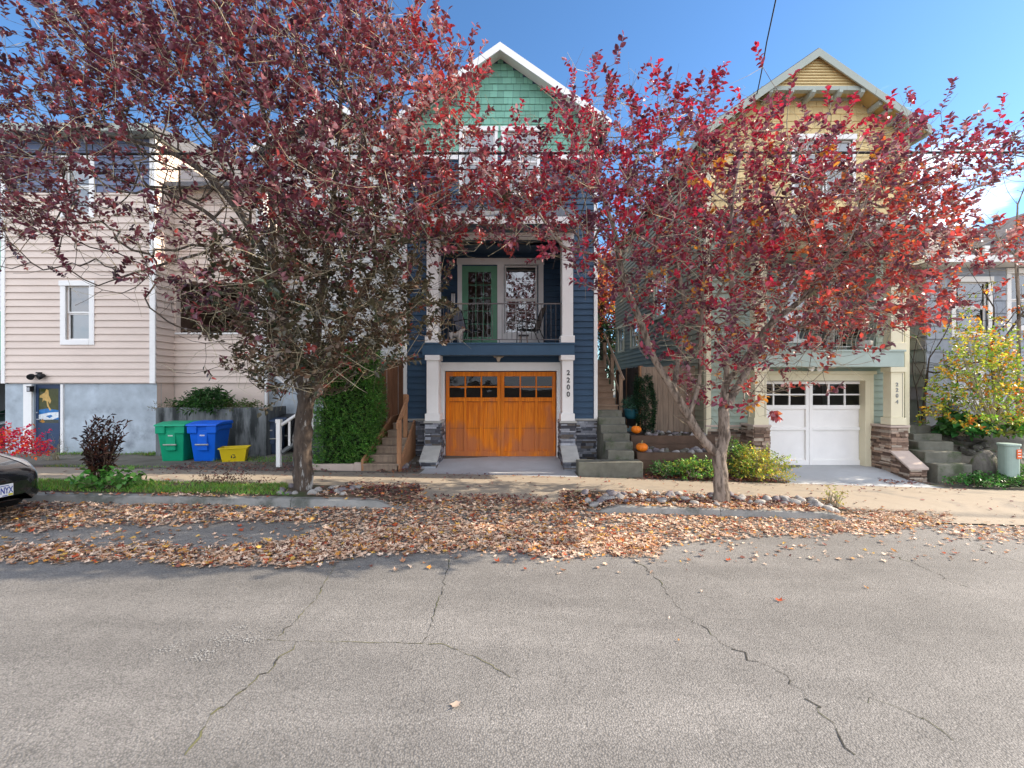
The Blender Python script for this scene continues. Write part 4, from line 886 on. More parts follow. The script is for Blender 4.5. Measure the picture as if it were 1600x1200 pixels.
for s in (-1, 1):
    b = MB(); e = (ga[0] + s*(ga[0]-gl_[0]), gz_); b.prism([(ga[0], gy-.35, ga[1]+.1), (e[0], gy-.35, e[1]+.05), (e[0], gy-.35, e[1]-.17), (ga[0], gy-.35, ga[1]-.12)], (0, .04, 0)); b.build('rake_board', M['metal'], ct)
    b = MB(); b.prism([(ga[0], gy-.31, ga[1]+.1), (e[0], gy-.31, e[1]+.05), (e[0], gy-.31, e[1]-.03), (ga[0], gy-.31, ga[1]+.02)], (0, 3.8, 0)); b.build('gable_roof', M['shakeb'], ct)
b = MB(); b.box(gl_[0]-.0, gl_[0]+.14, gy-.42, gy-.2, gz_-.2, gz_+.04); b.build('rafter_end', M['white'], ct)
gm = thing('gas_meter', (PX(1477,12.8), 12.75, .95), 'dark gas meter with pipes on the cottage foundation', 'meter'); L = Vector(gm.location)
b = MB(); b.M = Matrix.Translation(L); b.box(.0,.26,-.1,.1,.18,.42); b.lathe([(0,.42),(.09,.42),(.07,.5),(0,.52)], (.13,0,0), 12); b.build('body', M['meter'], gm, bevel=.03)
b = MB(); b.M = Matrix.Translation(L); b.tube([(-.1,0,-.15),(-.1,0,.55),(-.02,0,.62),(.06,0,.55),(.06,0,.45)], .022, 8); b.tube([(.2,0,.45),(.2,0,.62),(.34,0,.62),(.34,.1,.62)], .022, 8); b.build('pipe', M['meter'], gm, smooth=True)
b = MB(); b.M = Matrix.Translation(L); b.lathe([(0,0),(.06,0),(.06,.03),(0,.03)], (0,0,0), 14); 
b = MB(); b.M = Matrix.Translation(L) @ Matrix.Translation((.40,-.02,.42)) @ Matrix.Rotation(R(90),4,'X'); b.lathe([(0,-.04),(.07,-.04),(.07,.04),(0,.045)], (0,0,0), 14); b.build('regulator', M['concg'], gm)
vt = thing('wall_vent', (PX(1431,13.8), 13.8, PZ(583,13.8)), 'grey rounded vent box on the shaded side of the cottage', 'vent'); b = MB(); b.M = Matrix.Translation((11.6, 13.9, 2.25)); b.box(-.22,.0,-.35,.35,-.2,.2); b.build('hood', M['concg'], vt, bevel=.08); vt.location = (11.6,13.9,2.25); OFF[vt.name] = (11.6,13.9,2.25)
for c_ in vt.children:
    for v in c_.data.vertices: v.co -= Vector((11.6,13.9,2.25)) - Vector((PX(1431,13.8), 13.8, PZ(583,13.8)))

# ------------------------------------------------------------------ stairs, fences, terraces
ls = thing('wooden_steps', (PX(596,10.3), 10.05, .1), 'weathered brown timber steps between the clipped hedge and navy house', 'steps')
sy = 10.0; x0, x1 = PX(568, 10), PX(622, 10)
for k in range(6):
    b = MB(); z1 = .06 + .155*(k+1); y = sy + .27*k; xl = x0 + .06*k; b.box(xl, x1, y, y+.04, z1-.155 - (.1 if k == 0 else 0), z1-.035); b.build('riser', M['wood'], ls)
    b = MB(); b.box(xl-.01, x1+.01, y-.025, y+.30 if k < 5 else y+1.2, z1-.035, z1); b.build('tread', M['wood'], ls, bevel=.005)
b = MB(); b.prism([(x1+.01, sy-.02, 0), (x1+.01, sy-.02, .2), (x1+.01, sy+1.5, 1.05), (x1+.01, sy+2.4, 1.05), (x1+.01, sy+2.4, 0)], (.04,0,0)); b.prism([(x0-.05, sy-.0, 0), (x0-.05, sy-.02, .3), (x0+.2, sy+1.5, 1.15), (x0+.2, sy+2.4, 1.15), (x0+.2, sy+2.4, 0)], (.05,0,0)); b.build('stringer', M['woodw'], ls)
for (x, y, zt, z0_) in ((PX(623,10), 10.0, PZ(656,10), 0), (PX(636,10.9)-.06, 10.95, PZ(616,10.9), .1)):
    b = MB(); b.box(x-.045, x+.045, y, y+.09, z0_, zt); b.build('post', M['woodw'], ls, bevel=.006)
b = MB(); xa = PX(623,10); b.prism([(xa-.05, 9.97, PZ(662,10)), (xa-.05, 10.98, PZ(617,10.95)), (xa-.05, 10.98, PZ(617,10.95)-.12), (xa-.05, 9.97, PZ(662,10)-.12)], (.05, 0, 0)); b.build('handrail', M['woodw'], ls)
def board_fence(name, p0, p1, z0, z1, mt, label, bw=.14, post='woodw', group=None, cap=False):
    p0, p1 = Vector((*p0, 0)), Vector((*p1, 0)); L = (p1 - p0).length; d = (p1 - p0).normalized(); nrm = Vector((d.y, -d.x, 0))
    t = thing(name, (p0.x, p0.y, z0), label, 'fence', group); b = MB(); n = int(L / bw)
    for i in range(n):
        a = p0 + d*(L*i/n + .004); c = p0 + d*(L*(i+1)/n - .004); j = random.uniform(-.006, .006); zz = z1 + random.uniform(-.012, .012)
        b.prism([(a.x, a.y, z0), (c.x, c.y, z0), (c.x, c.y, zz), (a.x, a.y, zz)], tuple(nrm*(.02+j)))
    b.build('boards', M[mt], t)
    for f in (0, .5, 1):
        b = MB(); q = p0 + d*L*f - nrm*.0; b.box(q.x-.045, q.x+.045, q.y-.0, q.y+.09, z0-.1, z1+.02); b.build('post', M[post], t)
    return t
board_fence('cedar_fence', (PX(586,12.2), 12.25), (-2.72, 12.25), .6, PZ(562,12.25), 'fencer', 'dark red cedar fence at the top of the timber steps')
SX = PX(932, 10.5)+.04
cs = thing('concrete_stairs', (2.4, 9.9, 0), 'mossy concrete stairs climbing between the navy house and the terraces', 'stairs')
rx = (1003, 991, 989, 984, 980, 977, 972); ty_ = (719, 704, 690, 677, 664, 652, 641)
b = MB(); b.box(PX(903,10), PX(1003,10), 9.9, 10.3, -.1, PZ(721,10)); b.build('bottom_step', M['concs'], cs, bevel=.015)
for k in range(1, 7):
    y = 9.98 + .28*k; z = PZ(ty_[k], y+.05); b = MB(); b.box(2.14, PX(rx[k], y), y, y+.3 if k < 6 else y+.6, -.1, z); b.build('step', M['concs'], cs, bevel=.015)
ws2 = thing('wooden_stairs', (2.6, 12.0, 1.2), 'tan timber upper stairs with handrail beside the navy house', 'stairs')
for k in range(8):
    y = 11.98 + .27*k; z = 1.23 + .178*(k+1); xr = PX(965, 12.0) - .0*k
    b = MB(); b.box(2.17, xr, y, y+.03, z-.178, z-.03); b.box(2.15, xr+.02, y-.03, y+.27, z-.03, z); b.build('step', M['woodt'], ws2, bevel=.004)
xr = PX(966, 12.0)+.05
for k, (y, zt) in enumerate(((12.0, PZ(585,12.0)), (13.05, PZ(553,13.05)), (14.1, PZ(530,14.1)-.1))):
    b = MB(); b.box(xr-.02, xr+.07, y, y+.09, 1.2+.6*k, zt); b.build('post', M['woodt'], ws2, bevel=.004)
b = MB(); b.tube([(xr+.03, 11.75, PZ(594,11.75)+.02), (xr+.03, 14.2, PZ(521,14.2))], .035, 4); b.build('handrail', M['woodt'], ws2)
b = MB(); b.tube([(xr+.03, 12.0, PZ(622,12)), (xr+.03, 14.2, PZ(545,14.2))], .03, 4); b.build('lower_rail', M['woodt'], ws2)
b = MB(); 
for k in range(9): x = 2.2 + .06*k; b.box(x, x+.025, 14.6, 14.63, 2.6, 3.6)
b.build('landing_gate', M['metal'], ws2)
board_fence('side_fence', (PX(965,15.9), 15.9), (PX(1001,12.4), 12.4), .7, 2.42, 'woodd', 'dark board fence running back beside the upper stairs')
board_fence('front_fence', (PX(1002,12.3), 12.3), (4.88, 12.3), .55, PZ(573,12.3), 'wood', 'weathered grey board fence facing the street behind the terraces')
def terrace(name, x0, x1, y0, y1, z0, z1, label):
    t = thing(name, ((x0+x1)/2, y0, z0), label, 'retaining wall'); b = MB(); n = max(1, int((z1-z0)/.2 + .5))
    for i in range(n): b.box(x0, x1, y0, y0+.06, z0 + (z1-z0)*i/n + .003, z0 + (z1-z0)*(i+1)/n - .003)
    b.box(x0, x0+.05, y0+.06, y1, z0, z1-.006); b.build('boards', M['woodd'], t, bevel=.004); b = MB(); b.box(x0+.05, x1, y0+.06, y1, z0, z1-.05); b.build('fill', M['soil'], t)
terrace('lower_terrace', PX(996,10.3), 5.2, 10.3, 11.0, -.15, PZ(707,10.3), 'lower dark timber terrace wall topped with river rocks')
terrace('upper_terrace', PX(986,11.0), 4.85, 11.0, 12.4, -.1, PZ(680.5,11.0), 'upper dark timber terrace wall below the weathered fence')
rs = thing('garden_steps', (9.3, 10.4, 0), 'worn concrete steps at the right beside the sage house pier', 'steps')
for k, (y, zt, xa, xb) in enumerate(((10.3, .15, 9.52, 10.3), (10.65, .38, 9.55, 10.4), (11.0, .57, 9.7, 10.55), (11.35, .72, 9.9, 10.6), (11.7, .9, 9.95, 10.65))):
    b = MB(); b.box(xa, xb, y, y+.5, -.3, zt); b.build('step', M['concs'], rs, bevel=.02)
b = MB(); b.box(PX(499,10.0)-.25, PX(553,10.0), 10.0, 10.1, .05, .21); b.box(PX(553,10), PX(567,10), 10.0, 10.12, .05, .24); tag(b.build('hedge_kerb', M['capb'], None, loc=(-3.5, 10, .05), bevel=.01), 'pale concrete edging at the foot of the clipped hedge', 'edging')

# ------------------------------------------------------------------ bins
def wheelie(loc, label, mt, rz=0., s=1., words=None, stripe=True, gname=None):
    t = thing('wheeled_bin', loc, label, 'wheelie bin', gname); B = lambda: setattr(b, 'M', MM) 
    MM = Matrix.Translation(loc) @ Matrix.Rotation(rz, 4, 'Z') @ Matrix.Scale(s, 4)
    b = MB(); b.M = MM
    lo = [(-.24,-.27,.03),(.24,-.27,.03),(.24,.22,.03),(-.24,.22,.03)]; hi = [(-.31,-.37,.86),(.31,-.37,.86),(.31,.33,.86),(-.31,.33,.86)]
    b.add(lo + hi, [(3,2,1,0),(0,1,5,4),(1,2,6,5),(2,3,7,6),(3,0,4,7)])
    b.box(-.115, .115, -.365, -.30, .30, .80); b.box(-.335, -.11, -.40, -.33, .72, .9); b.box(.11, .335, -.40, -.33, .72, .9); b.box(-.335, .335, -.34, .36, .78, .9)
    body = b.build('body', M[mt], t, bevel=.018)
    b = MB(); b.M = MM; b.prism([(-.36,-.43,.9),(-.36,.40,.9),(-.36,.34,.985),(-.36,-.1,.99),(-.36,-.40,.945)], (.72,0,0)); b.build('lid', M[mt], t, bevel=.02)
    b = MB(); b.M = MM; b.tube([(-.15,-.385,.45),(.15,-.385,.45)], .017, 8); b.build('bar', M['metall'], t)
    for sx in (-1, 1):
        b = MB(); b.M = MM @ Matrix.Translation((sx*.29, .28, .13)) @ Matrix.Rotation(R(90), 4, 'Y'); b.lathe([(0,-.03),(.12,-.03),(.13,0),(.12,.03),(0,.03)], (0,0,0), 16); b.build('wheel', M['rubber'], t)
    b = MB(); b.M = MM
    for k in range(7): b.box(-.05+.016*k, -.04+.016*k, -.373, -.366, .655, .685)
    b.build('lettering', M['white'], body)
    return t
wheelie((PX(264, 11.0)+.0, 11.35, .06), 'green wheelie bin in front of the concrete retaining wall', 'bingreen', rz=.10, s=.98)
wheelie((PX(313, 11.0)+.02, 11.35, .06), 'bright blue wheelie bin between the green bin and yellow tub', 'binblue', rz=.08, s=.99)
wheelie((PX(424, 12.6), 12.75, .02), 'slate blue wheelie bin by the white downspout', 'binnavy', rz=.2, s=1.02)
b = MB(); b.M = Matrix.Translation((PX(451,12.9), 13.1, .02)); 
wheelie((PX(452,13.0), 13.15, .05), 'black wheelie bin with open gap under its lid behind the white stair railing', 'black', rz=-.2, s=1.05)
yt = thing('recycling_tub', (PX(367,11.2), 11.2, .06), 'open yellow recycling tub right of the blue bin', 'tub'); MM = Matrix.Translation(yt.location) @ Matrix.Rotation(.35, 4, 'Z')
b = MB(); b.M = MM; th_ = .008
lo = [(-.23,-.16),(.23,-.16),(.23,.16),(-.23,.16)]; hi = [(-.29,-.2),(.29,-.2),(.29,.2),(-.29,.2)]
v = [(x,y,.0) for x,y in lo] + [(x,y,.36) for x,y in hi] + [(x*.96,y*.96,.36) for x,y in hi] + [(x*.96,y*.96,.02) for x,y in lo]
b.add(v, [(3,2,1,0)] + [(i,(i+1)%4,4+(i+1)%4,4+i) for i in range(4)] + [(4+i,4+(i+1)%4,8+(i+1)%4,8+i) for i in range(4)] + [(8+i,8+(i+1)%4,12+(i+1)%4,12+i) for i in range(4)] + [(12,13,14,15)])
bd = b.build('tub', M['binyellow'], yt)
b = MB(); b.M = MM; 
for a in ((-.315,.315,-.225,-.195),(-.315,.315,.195,.225),(-.315,-.285,-.195,.195),(.285,.315,-.195,.195)): b.box(*a, .335, .365)
b.build('rim', M['binyellow'], yt, bevel=.006)
b = MB(); b.M = MM @ Matrix.Translation((-.0,-.187,.16)) @ Matrix.Rotation(R(84),4,'X')
for k in range(3):
    a = k*2.094 + .5; p = lambda r, q: (r*math.cos(q), r*math.sin(q), 0)
    b.add([p(.032,a),p(.055,a),p(.055,a+1.1),p(.032,a+1.1)], [(0,1,2,3)]); b.add([p(.022,a+1.1),p(.068,a+1.1),p(.045,a+1.7)], [(0,1,2)])
for j in range(9): b.add([(-.07+.016*j,.085,0),(-.06+.016*j,.085,0),(-.06+.016*j,.10,0),(-.07+.016*j,.10,0)], [(0,1,2,3)])
b.build('recycling_mark', M['digit'], bd)
# utility box
ub = thing('utility_box', (PX(1576,10.0), 10.0, -.05), 'pale green utility pedestal with orange sticker at the right', 'utility box')
MM = Matrix.Translation(ub.location)
b = MB(); b.M = MM
rr_ = lambda w, d: [(w*math.cos(a)*(abs(math.cos(a))**-.35 if abs(math.cos(a))>.01 else 1), d*math.sin(a)*(abs(math.sin(a))**-.35 if abs(math.sin(a))>.01 else 1)) for a in [2*math.pi*k/20 for k in range(20)]]
b.prism([(x,y,0) for x,y in rr_(.16,.14)], (0,0,.66)); b.build('pedestal', M['utility'], ub, smooth=False, bevel=.008)
b = MB(); b.M = MM; b.prism([(x,y,.66) for x,y in rr_(.18,.16)], (0,0,.05)); b.build('lid', M['utility'], ub, bevel=.012)
b = MB(); b.M = MM; b.box(.01,.115,-.157,-.15,.40,.60); st_ = b.build('sticker', M['sticker'], ub)
b = MB(); b.M = MM
for z in (.56,.50,.44): b.box(.03,.095,-.1595,-.1572,z,z+.018)
b.build('sticker_text', M['white'], st_)

# ------------------------------------------------------------------ foliage tools
LEAF = np.array([[0,0,0],[.35,.30,.06],[.72,.24,.02],[1,0,-.10],[.72,-.24,.02],[.35,-.30,.06]], dtype=np.float32)
def frames(D, roll):
    D = D / np.linalg.norm(D, axis=1, keepdims=True); up = np.tile(np.array([0,0,1.]), (len(D),1)); up[np.abs(D[:,2]) > .95] = (1,0,0)
    U = np.cross(up, D); U /= np.linalg.norm(U, axis=1, keepdims=True); V = np.cross(D, U)
    c, s = np.cos(roll)[:,None], np.sin(roll)[:,None]
    return D, U*c + V*s, V*c - U*s
def leaves(P, D, size, C, roll=None, width=1.0, fold=1.0):
    """one folded oval leaf per row: returns verts, quads, colours"""
    n = len(P); roll = RNG.normal(0, .6, n) if roll is None else roll
    D, U, V = frames(D, roll); sz = np.asarray(size).reshape(-1, 1) * np.ones((n, 1)); cf = RNG.uniform(.3, 1.9, (n, 1)) * fold
    pts = [P + sz*(D*q[0] + U*q[1]*width + V*q[2]*cf*1.6 - 0) for q in LEAF]
    Vv = np.stack(pts, 1).reshape(-1, 3); b = (np.arange(n)*6)[:, None]
    Fq = np.concatenate([b + np.array([[0,5,4,3]]), b + np.array([[0,3,2,1]])], 1).reshape(-1, 4)
    return Vv, Fq, np.repeat(C, 2, 0)
def shoots(tips, dirs, n_per, length, size, palf, spread=.75, droop=-.1, width=1.0):
    """leafy twigs: alternate leaves along short shoots"""
    P = []; D = []; C = []; L = []
    tw = []
    for t, d in zip(tips, dirs):
        d = Vector(d).normalized(); ln = length * random.uniform(.55, 1.35); k = max(2, int(n_per * random.uniform(.6, 1.4) * ln / length))
        side = d.cross(Vector((random.gauss(0,1), random.gauss(0,1), random.gauss(0,1)))).normalized(); bend = Vector((0, 0, droop))
        col = palf(t); tw.append((t, tuple(Vector(t) + d*ln + bend*ln)))
        for i in range(k):
            f = (i + random.random()*.6) / k; p = Vector(t) + d*ln*f + bend*ln*f*f
            side.rotate(Matrix.Rotation(2.4 + random.gauss(0,.3), 3, d)); ld = (d*.6 + side*spread + Vector((random.gauss(0,.25), random.gauss(0,.25), random.gauss(-.12,.3)))).normalized()
            P.append(p); D.append(ld); kk = random.uniform(.65, 1.35); c = col if random.random() > .3 else palf(t); C.append((c[0]*kk, c[1]*kk, c[2]*kk)); L.append(size * random.uniform(.6, 1.2))
    return np.array(P), np.array(D), np.array(L), np.array(C), tw
def grow(limbs, tips, jit=.035, seg=.16, balance=.45):
    """skeleton: hand-laid limbs, every tip joined to the cheapest node. nodes, parents"""
    nodes = []; par = []; plen = []; idx = {}
    for li, (start, pts) in enumerate(limbs):
        pts = [Vector(p) for p in pts]
        if start is None: prev = -1
        else:
            s = Vector(start); prev = min(range(len(nodes)), key=lambda i: (Vector(nodes[i]) - s).length)
            pts = [Vector(nodes[prev])] + pts
        # catmull-rom through the points
        Q = []
        for i in range(len(pts)-1):
            a, b, c, d = pts[max(i-1,0)], pts[i], pts[i+1], pts[min(i+2,len(pts)-1)]; n = max(1, int((c-b).length/.13))
            for k in range(n):
                t = k/n; Q.append(.5*((2*b) + (c-a)*t + (2*a-5*b+4*c-d)*t*t + (3*b-a-3*c+d)*t**3))
        Q.append(pts[-1])
        for j, q in enumerate(Q):
            if j == 0 and prev >= 0: continue
            nodes.append(tuple(q)); par.append(prev); plen.append((plen[prev] + (Vector(nodes[-1])-Vector(nodes[prev])).length) if prev >= 0 else 0.); prev = len(nodes)-1
    A = np.zeros((len(nodes) + len(tips)*14, 3)); A[:len(nodes)] = nodes; PLn = np.zeros(len(A)); PLn[:len(nodes)] = plen; n = len(nodes)
    low = min(x[2] for x in nodes); ok = np.ones(len(A), bool); ok[:n] = A[:n,2] > low + 1.25
    T = np.array(tips); dm = np.array([np.min(np.linalg.norm(A[:n] - t, axis=1)) for t in T]); order = np.argsort(dm); parr = list(par); tipn = {}
    for oi in order:
        t = T[oi]; dd = np.linalg.norm(A[:n]-t, axis=1); cost = dd + balance*PLn[:n]*.35 + np.where(ok[:n], 0, 9) + .25*np.maximum(0, A[:n,2]-t[2])
        i = int(np.argmin(cost)); d = dd[i]; k = max(1, min(13, int(d/seg))); p0 = A[i].copy(); prev = i; off = RNG.normal(0, jit*min(2.5, d+.2), 3)
        for j in range(1, k+1):
            f = j/k; q = p0 + (t-p0)*f + off*4*f*(1-f)*.5 + np.array([0,0,-.10*d*math.sin(f*math.pi)]) + RNG.normal(0, .008, 3)*(j < k)
            A[n] = q; PLn[n] = PLn[prev] + d/k; parr.append(prev); prev = n; n += 1
        tipn[oi] = prev
    return A[:n], parr, tipn
def limbs_mesh(A, par, tip_r=.0032, ex=2.2, base_r=None, root=None, name='trunk', m='bark', flare=1.0, knob=0.):
    n = len(A); ch = [[] for _ in range(n)]
    for i, p in enumerate(par):
        if p >= 0: ch[p].append(i)
    r = np.zeros(n)
    for i in range(n-1, -1, -1):
        r[i] = tip_r if not ch[i] else max(sum(r[c]**ex for c in ch[i])**(1/ex), tip_r) + .00015
    if base_r: r = tip_r + (r - tip_r) * (base_r - tip_r) / (r[0] - tip_r)
    mb = MB(); starts = [0]
    while starts:
        s = starts.pop(); chain = [s] if par[s] < 0 else [par[s], s]; rad = [r[s]] if par[s] < 0 else [min(r[par[s]], r[s]*1.15), r[s]]; cur = s
        while ch[cur]:
            nx = max(ch[cur], key=lambda c: r[c]); starts += [c for c in ch[cur] if c != nx]; chain.append(nx); rad.append(r[nx]); cur = nx
        if len(chain) < 2: continue
        R0 = max(rad); sides = 18 if R0 > .09 else 10 if R0 > .04 else 6 if R0 > .012 else 4 if R0 > .006 else 3
        if R0 > .09 and flare > 1:
            for k in range(len(rad)):
                h = A[chain[k]][2] - A[0][2]; rad[k] *= 1 + (flare-1)*math.exp(-h/.16)
        mb.tube([A[c] for c in chain], rad, sides, cap=False)
    if knob:
        for i, v in enumerate(mb.v):
            a = math.sin(v[0]*37 + v[2]*5) * math.sin(v[1]*41 - v[2]*3) + .6*math.sin(v[2]*19 + v[0]*23)
            j = int(np.argmin(np.abs(A[:60,2]-v[2]))) if i < 1500 else None
            if j is not None and math.hypot(v[0]-A[j][0], v[1]-A[j][1]) < .3:
                q = Vector((v[0]-A[j][0], v[1]-A[j][1], 0)); mb.v[i] = (v[0] + q.x*knob*a, v[1] + q.y*knob*a, v[2])
    return mb.build(name, M[m], root, smooth=True), r

# ------------------------------------------------------------------ two purple-leaved plum trees by the kerb
def cells(spec, x0):
    out = []
    for y, s in spec:
        for i, c in enumerate(s):
            if c in ' .0': continue
            out.append((x0 + i*50, y, int(c)))
    return out
T1 = cells([(-90,'....22333322'),
            (-40,'...2344555443'),
            (10, '...345666666543'),
            (60, '..13567788888874'),
            (110,'.2345677888888775'),
            (160,'.3455667888888765'),
            (210,'35444455788888853'),
            (260,'35544345677888883'),
            (310,'.3653323458888886531'),
            (360,'.44532345689999874311'),
            (410,'.221123457999993'),
            (460,'.....12569999984'),
            (510,'.......125999994'),
            (560,'........1379963'),
            (595,'..........383')], -75)
T2 = cells([(145,'..1221201'),
            (190,'.2565544322122..1222'),
            (240,'2577888765433456421'),
            (290,'5799999888888764'),
            (340,'467899999999986'),
            (390,'..3578999999998741'),
            (440,'...3567788988831'),
            (490,'....35777788762'),
            (540,'.....3565754'),
            (590,'......45552'),
            (630,'......233')], 775)
def tip_pts(cs, k, Y0, amp, cx, cyy, rx, ry, sun=None):
    T = []; K = []
    for x, y, d in cs:
        n = d * k; n = int(n) + (random.random() < n - int(n))
        e = max(0., 1 - ((x-cx)/rx)**2*.75 - ((y-cyy)/ry)**2*.6); dep = amp * (.35 + .75*math.sqrt(e))
        for _ in range(n):
            u = random.uniform(-1, 1); Y = Y0 + dep * (abs(u)**.8) * (1 if u > 0 else -1); px = x + random.uniform(-27, 27); py = y + random.uniform(-27, 27)
            T.append((PX(px, Y*.8+Y0*.2), Y, PZ(py, Y*.8+Y0*.2))); K.append((px, py))
    return T, K
def plum(name, label, base, limbs, cs, k, Y0, amp, ell, pal, n_per, lsize, base_r, m, seed, bare=None, flare=1.3):
    random.seed(seed); root = thing(name, base, label, 'tree', 'plum trees by the kerb')
    T, K = tip_pts(cs, k, Y0, amp, *ell)
    A, par, tipn = grow(limbs, T); tr, r = limbs_mesh(A, par, base_r=base_r, root=root, m=m, flare=flare, knob=.20)
    tips = []; dirs = []; lo = []
    for i, (px, py) in enumerate(K):
        j = tipn[i]; p = par[j]; d = Vector(A[j]) - Vector(A[p]); d = d.normalized()*.6 + Vector((0,0,.55)) + Vector((random.gauss(0,.4), random.gauss(0,.4), random.gauss(0,.3)))
        f = bare(px, py) if bare else 1.
        if random.random() < f: tips.append(tuple(A[j])); dirs.append(tuple(d)); lo.append((px, py))
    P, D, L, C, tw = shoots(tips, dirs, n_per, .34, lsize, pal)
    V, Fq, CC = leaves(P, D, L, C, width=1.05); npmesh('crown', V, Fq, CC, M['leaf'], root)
    b = MB()
    for a, c in tw: b.tube([a, c], [.0035, .0018], 3, cap=False)
    # bare fine twigs
    for _ in range(int(len(T)*.9)):
        j = tipn[random.randrange(len(T))]; d = Vector((random.gauss(0,1), random.gauss(0,1), random.gauss(.3,.8))).normalized()*random.uniform(.2,.75); q = Vector(A[j]); md = q + d*.5 + Vector((random.gauss(0,.07), 0, random.gauss(0,.07)))
        b.tube([q, md, q+d], [.004, .003, .0015], 3, cap=False)
    b.build('twigs', M['twig'], root)
    return root
P3 = lambda x, y, Y: (PX(x, Y), Y, PZ(y, Y))
z1b = H(PX(474,7.6), 7.6)
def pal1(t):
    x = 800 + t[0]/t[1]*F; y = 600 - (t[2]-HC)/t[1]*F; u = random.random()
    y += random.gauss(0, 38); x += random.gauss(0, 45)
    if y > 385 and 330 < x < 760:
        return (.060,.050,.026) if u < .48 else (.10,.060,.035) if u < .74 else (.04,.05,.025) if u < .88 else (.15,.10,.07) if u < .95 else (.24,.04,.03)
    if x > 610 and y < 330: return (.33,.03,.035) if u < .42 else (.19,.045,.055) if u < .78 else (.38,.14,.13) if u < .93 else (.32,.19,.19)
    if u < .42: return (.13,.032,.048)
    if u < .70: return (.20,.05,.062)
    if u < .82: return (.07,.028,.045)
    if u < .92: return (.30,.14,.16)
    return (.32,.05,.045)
def pal2(t):
    x = 800 + t[0]/t[1]*F; y = 600 - (t[2]-HC)/t[1]*F; u = random.random(); y += random.gauss(0, 30); x += random.gauss(0, 40)
    if x > 1180 and y > 290:
        return (.42,.05,.04) if u < .28 else (.14,.045,.062) if u < .62 else (.52,.15,.04) if u < .70 else (.28,.06,.07) if u < .88 else (.38,.20,.19)
    if x > 1060 and y > 260 and u < .08: return (.52,.22,.03)
    if u < .34: return (.38,.02,.045)
    if u < .64: return (.15,.04,.068)
    if u < .84: return (.24,.035,.06)
    if u < .92: return (.09,.03,.05)
    return (.34,.18,.20)
Y1 = 7.62
plum('plum_tree', 'big purple-bronze plum tree with pale lichen trunk left of the navy house', (PX(474,Y1), Y1, z1b), [
    (None, [(PX(474,Y1), Y1, z1b-.1), P3(473,700,Y1), P3(475,650,Y1), P3(481,610,Y1)]),
    (P3(481,610,Y1), [P3(462,560,Y1-.1), P3(440,500,Y1-.3), P3(415,440,Y1-.5), P3(372,380,Y1-.7), P3(320,330,Y1-.8), P3(255,300,Y1-.9)]),
    (P3(481,610,Y1), [P3(492,560,Y1), P3(500,480,Y1+.1), P3(512,400,Y1+.2), P3(522,300,Y1+.2), P3(532,200,Y1+.2), P3(530,90,Y1+.2)]),
    (P3(481,610,Y1), [P3(515,565,Y1+.1), P3(548,500,Y1+.3), P3(585,420,Y1+.5), P3(640,350,Y1+.6), P3(700,300,Y1+.6)]),
    (P3(440,500,Y1-.3), [P3(430,420,Y1-.1), P3(425,330,Y1+.1), P3(420,230,Y1+.2), P3(400,120,Y1+.3)]),
    (P3(585,420,Y1+.5), [P3(590,330,Y1), P3(610,240,Y1-.3), P3(665,170,Y1-.5), P3(745,110,Y1-.6)]),
    (P3(372,380,Y1-.7), [P3(300,400,Y1-1.0), P3(230,420,Y1-1.2), P3(170,440,Y1-1.2)]),
    (P3(430,420,Y1-.1), [P3(350,300,Y1+.5), P3(270,240,Y1+.8), P3(180,215,Y1+.9), P3(90,200,Y1+.9)]),
    (P3(512,400,Y1+.2), [P3(540,320,Y1-.7), P3(560,250,Y1-1.1), P3(570,180,Y1-1.2)]),
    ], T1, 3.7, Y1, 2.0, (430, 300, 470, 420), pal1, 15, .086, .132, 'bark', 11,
    bare=lambda x, y: .35 if (200 < x < 400 and 200 < y < 440) else .5 if (x < 330 and y > 380) else .95, flare=1.25)
Y2 = 7.55; z2b = H(PX(1127,Y2), Y2)
